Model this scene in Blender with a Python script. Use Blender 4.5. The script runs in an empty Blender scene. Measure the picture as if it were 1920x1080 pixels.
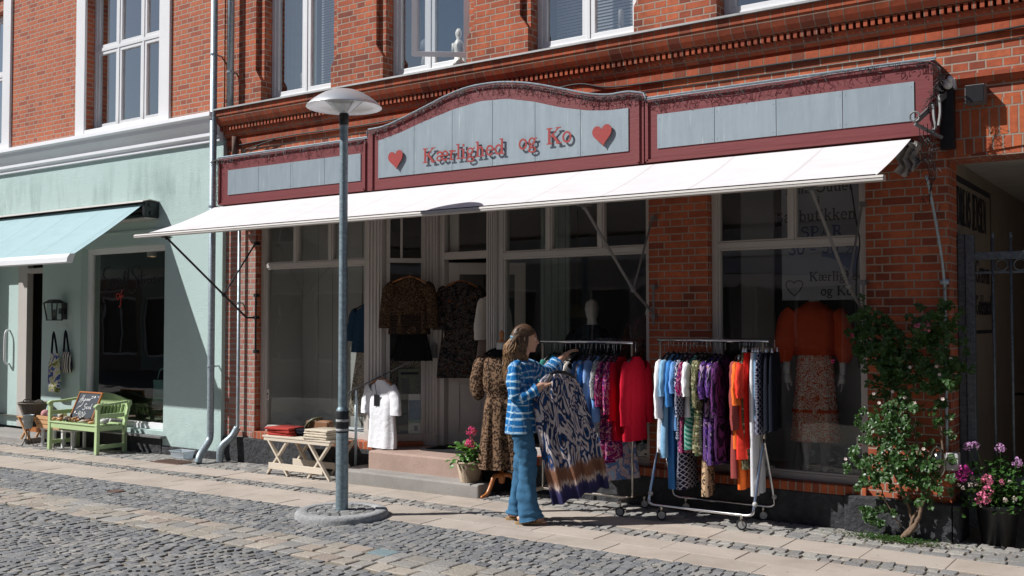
import bpy, bmesh, math, random
from mathutils import Vector, Matrix, noise
R = math.radians
S = bpy.context.scene
C = S.collection
rnd = random.Random(7)

# ------------------------------------------------------------------ camera, sky, sun, exposure
cam = bpy.data.objects.new('camera', bpy.data.cameras.new('camera'))
C.objects.link(cam)
cam.location = (0, 0, 1.68)
cam.rotation_euler = (R(90 + 1.87), 0, R(34.8))
cam.data.sensor_width = 36
cam.data.lens = 1890 / 1920 * 36
cam.data.clip_start = 0.1
cam.data.clip_end = 2000
S.camera = cam
W = bpy.data.worlds.new("World"); S.world = W; W.use_nodes = True
wn = W.node_tree; wn.nodes.clear()
SUN_AZ, SUN_EL = 41.0, 43.5      # shadows run 41 degrees from +X towards +Y
sky = wn.nodes.new('ShaderNodeTexSky'); sky.sky_type = 'NISHITA'; sky.sun_disc = False
sky.sun_elevation = R(SUN_EL)
sx, sy = -math.cos(R(SUN_AZ)), -math.sin(R(SUN_AZ))     # direction towards the sun
sky.sun_rotation = math.atan2(sx, sy)
sky.air_density = 1.0; sky.dust_density = 0.6; sky.ozone_density = 1.2
bg = wn.nodes.new('ShaderNodeBackground'); bg.inputs['Strength'].default_value = 0.05
wo = wn.nodes.new('ShaderNodeOutputWorld')
wn.links.new(sky.outputs[0], bg.inputs[0]); wn.links.new(bg.outputs[0], wo.inputs[0])
sun = bpy.data.objects.new('sun', bpy.data.lights.new('sun', 'SUN'))
C.objects.link(sun)
sun.data.energy = 5.0; sun.data.angle = R(0.53); sun.data.color = (1.0, 0.98, 0.955)
d = Vector((-sx * math.cos(R(SUN_EL)), -sy * math.cos(R(SUN_EL)), -math.sin(R(SUN_EL))))
sun.rotation_euler = d.to_track_quat('-Z', 'Y').to_euler()
sun.location = (-6, -6, 12)
S.view_settings.view_transform = 'Standard'; S.view_settings.look = 'None'
S.view_settings.exposure = 0.18; S.view_settings.gamma = 1.0
S.cycles.max_bounces = 7; S.cycles.transparent_max_bounces = 16
S.cycles.diffuse_bounces = 4; S.cycles.glossy_bounces = 4

def gz(x):                     # the pavement falls slightly towards the left
    t = min(0.0, max(x, -13.0) + 3.5)
    return -0.0009 * t * t

# ------------------------------------------------------------------ materials
class NT:
    def __init__(s, name):
        s.m = bpy.data.materials.new(name); s.m.use_nodes = True
        s.t = s.m.node_tree; s.t.nodes.clear()
        s.out = s.n('OutputMaterial'); s._uv = None
    def n(s, typ, **kw):
        o = s.t.nodes.new('ShaderNode' + typ)
        for k, v in kw.items():
            if k in ('i',):
                for a, b in v.items(): s.set(o, a, b)
            else: setattr(o, k, v)
        return o
    def set(s, o, a, b):
        if isinstance(b, bpy.types.NodeSocket): s.t.links.new(b, o.inputs[a])
        else:
            if isinstance(b, (tuple, list)) and len(b) == 3 and o.inputs[a].type == 'RGBA': b = (*b, 1)
            o.inputs[a].default_value = b
    def uv(s, sc=(1, 1, 1), loc=(0, 0, 0), rot=0):
        if not s._uv: s._uv = s.n('TexCoord')
        return s.n('Mapping', i={0: s._uv.outputs['UV'], 'Scale': sc, 'Location': loc, 'Rotation': (0, 0, rot)}).outputs[0]
    def obj(s, sc=(1, 1, 1), loc=(0, 0, 0)):
        if not s._uv: s._uv = s.n('TexCoord')
        return s.n('Mapping', i={0: s._uv.outputs['Object'], 'Scale': sc, 'Location': loc}).outputs[0]
    def noise(s, v, scale, detail=4, rough=.55, dist=0):
        return s.n('TexNoise', i={'Vector': v, 'Scale': scale, 'Detail': detail, 'Roughness': rough, 'Distortion': dist}).outputs[0]
    def vor(s, v, scale, feature='F1', rand=1, out=0):
        return s.n('TexVoronoi', feature=feature, i={'Vector': v, 'Scale': scale, 'Randomness': rand}).outputs[out]
    def wave(s, v, scale, dist=0, det=2, ds=1, dirn='X', prof='SIN'):
        o = s.n('TexWave', bands_direction=dirn, wave_profile=prof,
                i={'Vector': v, 'Scale': scale, 'Distortion': dist, 'Detail': det, 'Detail Scale': ds})
        return o.outputs[0] if o.outputs[0].name == 'Fac' else o.outputs['Fac']
    def ramp(s, f, stops, interp='LINEAR'):
        o = s.n('ValToRGB', i={0: f}); cr = o.color_ramp; cr.interpolation = interp
        while len(cr.elements) > 1: cr.elements.remove(cr.elements[-1])
        for k, (p, c) in enumerate(stops):
            e = cr.elements[0] if k == 0 else cr.elements.new(p)
            e.position = p; e.color = (*c, 1) if len(c) == 3 else c
        return o.outputs[0]
    def mix(s, f, a, b, blend='MIX'):
        o = s.n('MixRGB', blend_type=blend); s.set(o, 0, f); s.set(o, 1, a); s.set(o, 2, b)
        return o.outputs[0]
    def math(s, op, a, b=0.0):
        o = s.n('Math', operation=op); s.set(o, 0, a); s.set(o, 1, b); return o.outputs[0]
    def sep(s, v): return s.n('SeparateXYZ', i={0: v}).outputs
    def bump(s, h, st=.3, dist=.01, nrm=None):
        o = s.n('Bump', i={'Height': h, 'Strength': st, 'Distance': dist})
        if nrm: s.set(o, 'Normal', nrm)
        return o.outputs[0]
    def pbr(s, col, rough=.7, metal=0.0, nrm=None, **kw):
        o = s.n('BsdfPrincipled', i={'Base Color': col, 'Roughness': rough, 'Metallic': metal})
        if nrm: s.set(o, 'Normal', nrm)
        for k, v in kw.items(): s.set(o, k.replace('_', ' '), v)
        s.t.links.new(o.outputs[0], s.out.inputs[0]); return s.m
    def attr(s, nm): return s.n('Attribute', attribute_name=nm).outputs

MAT = {}
def plain(name, col, rough=.6, metal=0, var=.12, vs=9, bump=.1, bs=60, **kw):
    if name in MAT: return MAT[name]
    t = NT(name); v = t.obj()
    n = t.noise(v, vs, 5)
    c = t.mix(t.math('MULTIPLY', n, 1), tuple(x * (1 - var) for x in col), tuple(min(1, x * (1 + var)) for x in col))
    nr = t.bump(t.noise(v, bs, 3), bump, .004) if bump else None
    MAT[name] = t.pbr(c, rough, metal, nr, **kw); return MAT[name]

def brick_mat(name, c1, c2, c3, mortar, w=.24, h=.0667, mw=.007, sq=.5, off=.5, stain=.5, bumpd=.008):
    t = NT(name); v = t.uv()
    vv = t.n('VectorMath', operation='ADD', i={0: v, 1: t.n('VectorMath', operation='SCALE', i={0: t.noise(v, 9, 2), 'Scale': .006}).outputs[0]}).outputs[0]
    def br(a, b, bias, loc=0):
        return t.n('TexBrick', offset=off, offset_frequency=2, squash=sq, squash_frequency=2,
                   i={'Vector': vv, 'Color1': a, 'Color2': b, 'Mortar': mortar, 'Scale': 1.0, 'Mortar Size': mw,
                      'Mortar Smooth': .3, 'Bias': bias, 'Brick Width': w, 'Row Height': h})
    b1 = br(c1, c2, -.1)
    b2 = br((0, 0, 0), (1, 1, 1), 0)
    # irregular: darker burnt bricks, selected by a per-brick value pushed through a steep ramp
    sel = t.ramp(b2.outputs['Color'], [(.78, (0, 0, 0)), (.93, (1, 1, 1))])
    col = t.mix(t.math('MULTIPLY', sel, .7), b1.outputs['Color'], c3)
    n = t.noise(v, 22, 5, .65); n2 = t.noise(t.uv((1, .55, 1)), 1.9, 6, .68)
    col = t.mix(t.ramp(n, [(.35, (.45,) * 3), (.7, (0, 0, 0))]), col, c3)
    col = t.mix(t.math('MULTIPLY', t.ramp(n2, [(.44, (0, 0, 0)), (.70, (1, 1, 1))]), stain), col, tuple(x * .45 for x in c3))
    col = t.mix(b1.outputs['Fac'], col, t.mix(n, tuple(x * .7 for x in mortar), mortar))
    hgt = t.math('SUBTRACT', t.math('MULTIPLY', n, .35), t.math('MULTIPLY', b1.outputs['Fac'], 1.0))
    MAT[name] = t.pbr(col, .88, 0, t.bump(hgt, .9, bumpd)); return MAT[name]

brick_mat('shop_brick', (.58, .145, .055), (.36, .070, .028), (.19, .045, .025), (.40, .31, .245), stain=.75)
brick_mat('green_side_brick', (.56, .155, .062), (.45, .10, .042), (.28, .07, .038), (.44, .34, .27), w=.24, h=.066, mw=.008, stain=.3)
brick_mat('old_pillar_brick', (.40, .13, .09), (.30, .075, .055), (.42, .25, .2), (.40, .36, .32), mw=.011, stain=.2)
brick_mat('soldier_brick', (.58, .14, .044), (.42, .085, .03), (.22, .05, .024), (.36, .28, .22), w=.0667, h=.22, sq=1, off=.35)
brick_mat('cornice_brick', (.46, .095, .032), (.33, .06, .025), (.15, .04, .02), (.26, .17, .12), w=.12, h=.2, sq=1, off=0, mw=.006)

def render_wall():
    t = NT('green_render'); v = t.uv()
    n = t.noise(v, 75, 5, .65); big = t.noise(v, 1.2, 5, .6)
    st = t.noise(t.uv((3.2, .7, 1)), 1.0, 5, .65)
    base = t.mix(big, (.45, .585, .555), (.52, .655, .625))
    z = t.sep(v)[1]
    # rain dirt under the cornice: a band with its own ragged outline
    band = t.math('MULTIPLY', t.ramp(t.n('MapRange', i={0: z, 1: 2.9, 2: 3.95}).outputs[0], [(0, (0, 0, 0)), (.5, (1, 1, 1)), (.85, (.5,) * 3), (1, (0, 0, 0))]), t.ramp(st, [(.46, (0, 0, 0)), (.68, (1, 1, 1))]))
    col = t.mix(t.math('MULTIPLY', band, .5), base, (.13, .21, .18))
    low = t.math('MULTIPLY', t.ramp(t.n('MapRange', i={0: z, 1: 0, 2: .6}).outputs[0], [(0, (1, 1, 1)), (1, (0, 0, 0))]), t.ramp(t.noise(v, 6, 5), [(.4, (0, 0, 0)), (.65, (1, 1, 1))]))
    col = t.mix(t.math('MULTIPLY', low, .4), col, (.22, .27, .24))
    MAT['green_render'] = t.pbr(col, .9, 0, t.bump(t.math('ADD', n, t.math('MULTIPLY', t.noise(v, 8, 4), .6)), .8, .012))
render_wall()

def stone_rough(name, a, b, rough=.85, sc=30, bd=.02, speck=0, spk=(.9, .85, .8)):
    t = NT(name); v = t.obj()
    n = t.noise(v, sc, 6, .6); m = t.noise(v, 3, 4)
    col = t.mix(t.ramp(n, [(.3, (0, 0, 0)), (.7, (1, 1, 1))]), a, b)
    col = t.mix(t.ramp(m, [(.35, (.35,) * 3), (.6, (0, 0, 0))]), col, tuple(x * .55 for x in a))
    if speck:
        s = t.ramp(t.vor(v, speck, rand=1, out=0), [(.12, (1, 1, 1)), (.3, (0, 0, 0))])
        s2 = t.ramp(t.noise(v, speck * .6, 2), [(.5, (0, 0, 0)), (.56, (1, 1, 1))])
        col = t.mix(t.math('MULTIPLY', s, s2), col, spk)
    MAT[name] = t.pbr(col, rough, 0, t.bump(n, .7, bd)); return MAT[name]
stone_rough('black_plinth', (.018, .019, .022), (.055, .056, .062), .8, 14, .05)
stone_rough('red_granite', (.36, .24, .19), (.50, .37, .31), .8, 120, .002, 90, (.12, .08, .07))
stone_rough('grey_granite', (.26, .24, .22), (.37, .35, .33), .8, 120, .002, 80, (.12, .11, .11))
stone_rough('joint_sand', (.17, .15, .12), (.30, .265, .21), .95, 60, .01, 0)
stone_rough('far_paving', (.15, .14, .13), (.22, .2, .19), .9, 20, .01, 0)

def sett_mat(name, moss=.3):
    t = NT(name); v = t.obj(); c = t.attr('tone')[0]
    n = t.noise(v, 70, 5, .7); m = t.noise(v, 9, 5, .65)
    col = t.mix(1, c, t.ramp(n, [(.25, (.62,) * 3), (.75, (1.25,) * 3)]), 'MULTIPLY')
    col = t.mix(t.math('MULTIPLY', t.ramp(m, [(.56, (0, 0, 0)), (.72, (1, 1, 1))]), moss), col, (.33, .28, .2))
    MAT[name] = t.pbr(col, .78, 0, t.bump(t.noise(v, 45, 5, .7), .8, .012)); return MAT[name]
sett_mat('sett_stone'); sett_mat('gutter_stone', .15)
def slab_mat():
    t = NT('beige_slab'); v = t.obj(); c = t.attr('tone')[0]
    n = t.noise(v, 220, 3, .7); m = t.noise(v, 2.2, 6, .65)
    col = t.mix(1, c, t.ramp(n, [(.3, (.80,) * 3), (.7, (1.12,) * 3)]), 'MULTIPLY')
    col = t.mix(t.ramp(m, [(.42, (0, 0, 0)), (.75, (.5,) * 3)]), col, (.22, .17, .13))
    spots = t.ramp(t.vor(v, 5, rand=1), [(.03, (.7,) * 3), (.06, (0, 0, 0))])
    col = t.mix(spots, col, (.09, .08, .07))
    MAT['beige_slab'] = t.pbr(col, .85, 0, t.bump(n, .35, .003))
slab_mat()

def paint(name, col, rough=.5, chip=.25, chipc=(.3, .22, .16), grain=0, var=.1):
    t = NT(name); v = t.obj()
    n = t.noise(v, 26, 6, .7); m = t.noise(v, 2, 4)
    c = t.mix(m, tuple(x * (1 - var) for x in col), tuple(min(1, x * (1 + var)) for x in col))
    c = t.mix(t.math('MULTIPLY', t.ramp(n, [(.66, (0, 0, 0)), (.72, (1, 1, 1))]), chip), c, chipc)
    h = t.noise(t.obj((60, 60, 4)) if grain == 'z' else t.obj((4, 60, 60)), 1, 3) if grain else t.noise(v, 40, 3)
    MAT[name] = t.pbr(c, rough, 0, t.bump(h, .35, .004)); return MAT[name]
paint('white_paint', (.78, .78, .79), .45, .12)
paint('old_white_paint', (.50, .47, .44), .5, .4, (.28, .22, .17), 'z')
paint('cornice_white', (.76, .77, .80), .7, .2, (.45, .45, .43))
paint('red_sign_paint', (.175, .034, .036), .5, .3, (.4, .22, .2), 'x')
paint('letter_red', (.32, .045, .04), .45, .1)
paint('green_bench_paint', (.46, .60, .31), .5, .15, (.5, .55, .35))
paint('raw_pine', (.62, .46, .30), .7, .3, (.42, .27, .14), 'x')
paint('white_pine', (.66, .58, .47), .7, .2, (.45, .33, .2), 'x')
paint('orange_wood', (.42, .15, .045), .35, .1, (.2, .07, .03), 'z')
paint('crate_wood', (.58, .33, .16), .65, .3, (.35, .18, .08), 'x')
plain('zinc', (.36, .43, .47), .42, .75, .18, 5, .12, 30)
def zinc_sheet():
    t = NT('zinc_sheet'); v = t.obj()
    st = t.noise(t.obj((7, 7, .8)), 2.0, 6, .7)
    drip = t.ramp(t.noise(t.obj((26, 26, 1.3)), 1.6, 4, .6), [(.62, (0, 0, 0)), (.72, (.6,) * 3)])
    col = t.mix(st, (.215, .265, .30), (.32, .375, .41)); col = t.mix(drip, col, (.46, .50, .52))
    MAT['zinc_sheet'] = t.pbr(col, t.ramp(st, [(0, (.42,) * 3), (1, (.62,) * 3)]), .35, t.bump(t.noise(v, 3, 3), .25, .012))
zinc_sheet()
def galv(name, a, b):
    t = NT(name); v = t.obj()
    f = t.vor(v, 55, out=1); n = t.noise(t.obj((3, 3, 12)), 3, 5)
    bw = t.sep(f)[0]
    col = t.mix(bw, a, b); col = t.mix(t.ramp(n, [(.5, (0, 0, 0)), (.8, (.6,) * 3)]), col, tuple(x * .45 for x in a))
    MAT[name] = t.pbr(col, .5, .55, t.bump(n, .2, .004))
galv('galvanised', (.20, .27, .30), (.30, .38, .42)); galv('gate_steel', (.10, .12, .14), (.16, .19, .21))
galv('pipe_zinc', (.30, .37, .41), (.40, .47, .51))
plain('dark_metal', (.035, .037, .04), .45, .6, .3, 20, .1)
plain('black_plastic', (.012, .012, .014), .35, 0, .2, 20, .05)
plain('chrome', (.72, .72, .74), .14, 1.0, .05, 8, .03)
plain('old_chrome', (.55, .52, .47), .28, 1.0, .2, 30, .08)
plain('rubber', (.02, .02, .022), .7)
plain('wheel_grey', (.45, .45, .45), .5)
plain('white_lacquer', (.75, .76, .77), .35, 0, .04, 6, .04)
plain('cable_black', (.012, .012, .013), .6)
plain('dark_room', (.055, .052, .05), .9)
plain('interior_wall', (.20, .195, .19), .9)
plain('interior_floor', (.12, .09, .07), .6)
plain('grey_panel', (.40, .40, .38), .9, 0, .08, 2)
plain('panel_white', (.42, .42, .42), .7, 0, .08, 3)
plain('passage_plaster', (.24, .20, .16), .9, 0, .25, 3, .5, 20)
plain('soffit_white', (.42, .40, .37), .85, 0, .25, 4, .5, 18)
plain('lead_grey', (.17, .17, .17), .6, .3, .3, 12, .3, 30)
plain('timber_dark', (.05, .035, .028), .8, 0, .3, 12)
plain('blackboard', (.03, .04, .055), .6, 0, .25, 12)
plain('chalk', (.75, .75, .75), .9)
plain('porcelain', (.7, .68, .63), .45)
plain('terracotta', (.42, .12, .05), .8, 0, .3, 25, .4)
plain('skin', (.60, .35, .24), .5, 0, .1, 20, .1, 150, Subsurface_Weight=.15, Subsurface_Radius=(.02, .008, .004), Subsurface_Scale=.3)
plain('mannequin_white', (.65, .63, .6), .4)
plain('leather_tan', (.24, .12, .06), .45, 0, .3, 30, .3)
plain('leather_olive', (.10, .10, .05), .5, 0, .3, 30, .3)
plain('soil', (.07, .045, .03), .95, 0, .4, 30, .8, 40)
plain('paper', (.72, .70, .66), .9, 0, .06, 5)
plain('ink', (.02, .02, .025), .7)
plain('blue_ink', (.05, .07, .16), .7)
plain('red_plastic', (.5, .04, .03), .4)
plain('cream_book', (.55, .5, .42), .8)
plain('bark', (.16, .105, .07), .9, 0, .4, 40, .9, 60)

def glass(name, tint=(.93, .95, .95), gl=1.0, ior=1.52, mul=1.7):
    t = NT(name)
    nr = t.bump(t.noise(t.obj(), 1.1, 2), .12, .02)
    a = t.n('BsdfTransparent', i={0: tint}); b = t.n('BsdfGlossy', i={'Roughness': 0.0, 'Color': (gl,) * 3, 'Normal': nr})
    geo = t.n('NewGeometry'); dt = t.n('VectorMath', operation='DOT_PRODUCT', i={0: geo.outputs['Incoming'], 1: geo.outputs['Normal']})
    c = t.math('SUBTRACT', 1.0, t.math('ABSOLUTE', dt.outputs['Value'])); fr = t.math('ADD', .04, t.math('MULTIPLY', t.math('POWER', c, 5.0), .96))
    f = t.math('MINIMUM', t.math('MULTIPLY', fr, mul), .95)
    m = t.n('MixShader', i={0: f, 1: a.outputs[0], 2: b.outputs[0]})
    t.t.links.new(m.outputs[0], t.out.inputs[0]); MAT[name] = t.m
glass('window_glass', (.85, .87, .87), mul=8.5); glass('shop_glass', (.86, .89, .88), mul=1.7)
def clear_plastic():
    t = NT('clear_plastic')
    a = t.n('BsdfTransparent', i={0: (.85, .9, .93)}); b = t.n('BsdfGlossy', i={'Roughness': .1})
    dd = t.n('BsdfDiffuse', i={0: (.7, .75, .8)})
    m = t.n('MixShader', i={0: .3, 1: a.outputs[0], 2: b.outputs[0]}); m2 = t.n('MixShader', i={0: .35, 1: m.outputs[0], 2: dd.outputs[0]})
    t.t.links.new(m2.outputs[0], t.out.inputs[0]); MAT['clear_plastic'] = t.m
clear_plastic()

def fabric(name, fn, rough=.9, trans=0.0, weave=900):
    """fn(t, v) gives the base colour; v is the cloth's own UV in metres"""
    t = NT(name); v = t.uv(); col = fn(t, v)
    h = t.math('ADD', t.math('MULTIPLY', t.noise(v, 18, 3), 1), t.math('MULTIPLY', t.noise(v, weave / 3, 2), .12))
    nr = t.bump(h, .5, .018)
    MAT[name] = t.pbr(col, rough, 0, nr, Sheen_Weight=.0, Specular_IOR_Level=.15)
    if trans:
        b = [n for n in t.t.nodes if n.type == 'BSDF_PRINCIPLED'][0]
        tr = t.n('BsdfTranslucent'); t.set(tr, 0, col)
        mx = t.n('MixShader', i={0: trans, 1: b.outputs[0], 2: tr.outputs[0]})
        t.t.links.new(mx.outputs[0], t.out.inputs[0])
    return MAT[name]
def cloth(name, col, var=.12, **kw):
    return fabric(name, lambda t, v: t.mix(t.noise(v, 12, 4), tuple(c * (1 - var) for c in col), tuple(min(1, c * (1 + var)) for c in col)), **kw)

# ------------------------------------------------------------------ mesh helpers
ORG = {}
class MB:
    def __init__(s): s.v = []; s.f = []; s.uvs = {}; s.mi = []; s.cm = 0; s.tone = None; s.t = []
    def add(s, vs, fs, uvs=None):
        o = len(s.v); s.v += [tuple(p) for p in vs]
        for k, f in enumerate(fs):
            s.f.append([i + o for i in f]); s.mi.append(s.cm); s.t.append(s.tone)
            if uvs: s.uvs[len(s.f) - 1] = uvs[k]
        return s
    def box(s, x0, x1, y0, y1, z0, z1, skip=''):
        if x0 > x1: x0, x1 = x1, x0
        if y0 > y1: y0, y1 = y1, y0
        if z0 > z1: z0, z1 = z1, z0
        v = [(x0, y0, z0), (x1, y0, z0), (x1, y1, z0), (x0, y1, z0), (x0, y0, z1), (x1, y0, z1), (x1, y1, z1), (x0, y1, z1)]
        F = {'b': (0, 3, 2, 1), 't': (4, 5, 6, 7), 'f': (0, 1, 5, 4), 'r': (1, 2, 6, 5), 'k': (2, 3, 7, 6), 'l': (3, 0, 4, 7)}
        return s.add(v, [F[k] for k in F if k not in skip])
    def obox(s, p, q, w, h, up=(0, 0, 1)):
        """a beam of section w x h from p to q"""
        p, q = Vector(p), Vector(q); a = (q - p).normalized(); u = Vector(up)
        b = a.cross(u)
        if b.length < 1e-4: b = a.cross(Vector((0, 1, 0)))
        b.normalize(); c = b.cross(a).normalized()
        vs = [e + b * (i * w / 2) + c * (j * h / 2) for e in (p, q) for i, j in ((-1, -1), (1, -1), (1, 1), (-1, 1))]
        return s.add(vs, [(0, 1, 2, 3), (7, 6, 5, 4), (0, 4, 5, 1), (1, 5, 6, 2), (2, 6, 7, 3), (3, 7, 4, 0)])
    def tube(s, pts, r, n=8, cap=True, closed=False):
        pts = [Vector(p) for p in pts]; m = len(pts)
        rr = r if isinstance(r, (list, tuple)) else [r] * m
        vs = []; pb = None
        for i, p in enumerate(pts):
            a = (pts[min(i + 1, m - 1)] - pts[max(i - 1, 0)]) if not closed else (pts[(i + 1) % m] - pts[i - 1])
            if a.length < 1e-9: a = Vector((0, 0, 1))
            a.normalize()
            if pb is None:
                b = a.orthogonal().normalized()
            else:
                b = pb - a * pb.dot(a)
                b = b.normalized() if b.length > 1e-6 else a.orthogonal().normalized()
            pb = b; c = a.cross(b)
            for k in range(n):
                t = 2 * math.pi * k / n
                vs.append(p + (b * math.cos(t) + c * math.sin(t)) * rr[i])
        fs = []
        for i in range(m if closed else m - 1):
            j = (i + 1) % m
            for k in range(n):
                fs.append((i * n + k, i * n + (k + 1) % n, j * n + (k + 1) % n, j * n + k))
        if cap and not closed:
            fs.append(tuple(reversed(range(n)))); fs.append(tuple((m - 1) * n + k for k in range(n)))
        return s.add(vs, fs)
    def lathe(s, prof, c=(0, 0, 0), n=24, sx=1, sy=1):
        vs = []; m = len(prof)
        for r, z in prof:
            for k in range(n):
                t = 2 * math.pi * k / n
                vs.append((c[0] + r * math.cos(t) * sx, c[1] + r * math.sin(t) * sy, c[2] + z))
        fs = [(i * n + k, i * n + (k + 1) % n, (i + 1) * n + (k + 1) % n, (i + 1) * n + k) for i in range(m - 1) for k in range(n)]
        return s.add(vs, fs)
    def prism(s, poly, y0, y1):
        """outline poly of (x,z), extruded in y"""
        n = len(poly)
        vs = [(x, y0, z) for x, z in poly] + [(x, y1, z) for x, z in poly]
        return s.add(vs, [tuple(range(n)), tuple(reversed(range(n, 2 * n)))] + [(i, i + n, (i + 1) % n + n, (i + 1) % n) for i in range(n)])
    def prismx(s, poly, x0, x1):
        n = len(poly)
        vs = [(x0, y, z) for y, z in poly] + [(x1, y, z) for y, z in poly]
        return s.add(vs, [tuple(range(n)), tuple(reversed(range(n, 2 * n)))] + [(i, i + n, (i + 1) % n + n, (i + 1) % n) for i in range(n)])
    def quad(s, a, b, c, d_): return s.add([a, b, c, d_], [(0, 1, 2, 3)])
    def ball(s, c, r, n=10, m=7, sz=1):
        prof = [(max(1e-4, r * math.sin(math.pi * i / m)), -r * sz * math.cos(math.pi * i / m)) for i in range(m + 1)]
        return s.lathe(prof, c, n)
    def wall(s, x0, x1, z0, z1, y0, y1, holes):
        xs = sorted({x0, x1, *[h[0] for h in holes], *[h[1] for h in holes]}); xs = [x for x in xs if x0 <= x <= x1]
        zs = sorted({z0, z1, *[h[2] for h in holes], *[h[3] for h in holes]}); zs = [z for z in zs if z0 <= z <= z1]
        def solid(i, j):
            if i < 0 or j < 0 or i >= len(xs) - 1 or j >= len(zs) - 1: return False
            a, b = (xs[i] + xs[i + 1]) / 2, (zs[j] + zs[j + 1]) / 2
            return not any(h[0] < a < h[1] and h[2] < b < h[3] for h in holes)
        for i in range(len(xs) - 1):
            for j in range(len(zs) - 1):
                if not solid(i, j): continue
                sk = ''
                if solid(i - 1, j): sk += 'l'
                if solid(i + 1, j): sk += 'r'
                if solid(i, j - 1): sk += 'b'
                if solid(i, j + 1): sk += 't'
                s.box(xs[i], xs[i + 1], y0, y1, zs[j], zs[j + 1], sk)
        return s
    def build(s, name, mat, parent=None, org=None, smooth=False, bevel=0, kind=None, uvbox=True):
        if parent is not None: base = ORG[parent]
        else: base = Vector(org) if org is not None else Vector((0, 0, 0))
        me = bpy.data.meshes.new(name)
        me.from_pydata([Vector(p) - base for p in s.v], [], s.f)
        mats = mat if isinstance(mat, (list, tuple)) else [mat]
        for m in mats: me.materials.append(MAT[m] if isinstance(m, str) else m)
        uvl = me.uv_layers.new(name='UVMap').data
        for pi, p in enumerate(me.polygons):
            p.use_smooth = smooth
            p.material_index = s.mi[pi]
            if pi in s.uvs:
                for k, li in enumerate(p.loop_indices): uvl[li].uv = s.uvs[pi][k]
            else:
                nx, ny, nz = [abs(c) for c in p.normal]
                for li in p.loop_indices:
                    w = me.vertices[me.loops[li].vertex_index].co + base
                    uvl[li].uv = (w.x, w.z) if ny >= nx and ny >= nz else ((w.y, w.z) if nx >= nz else (w.x, w.y))
        if any(t is not None for t in s.t):
            at = me.color_attributes.new('tone', 'FLOAT_COLOR', 'CORNER')
            for pi, p in enumerate(me.polygons):
                c = s.t[pi] or (1, 1, 1)
                for li in p.loop_indices: at.data[li].color = (*c, 1)
        me.validate()
        o = bpy.data.objects.new(name, me); C.objects.link(o)
        if parent is not None: o.parent = parent
        else: o.location = base
        ORG[o] = base
        if bevel:
            b = o.modifiers.new('bevel', 'BEVEL'); b.width = bevel; b.segments = 2; b.limit_method = 'ANGLE'; b.angle_limit = R(40)
        if kind: o['kind'] = kind
        return o

def tag(o, label, cat, group=None):
    o['label'] = label; o['category'] = cat
    if group: o['group'] = group
    return o
def thing(name, label, cat, loc, group=None):
    o = bpy.data.objects.new(name, None); C.objects.link(o); o.location = loc; o.empty_display_size = .1
    ORG[o] = Vector(loc); return tag(o, label, cat, group)
def lerp(a, b, t): return a + (b - a) * t
def smooth_pts(pts, k=6):
    """Catmull-Rom through the points"""
    P = [Vector(p) for p in pts]; out = []
    for i in range(len(P) - 1):
        a, b, c, d_ = P[max(i - 1, 0)], P[i], P[i + 1], P[min(i + 2, len(P) - 1)]
        for j in range(k):
            t = j / k
            out.append(.5 * ((2 * b) + (c - a) * t + (2 * a - 5 * b + 4 * c - d_) * t * t + (3 * b - a - 3 * c + d_) * t ** 3))
    out.append(P[-1]); return out

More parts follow.
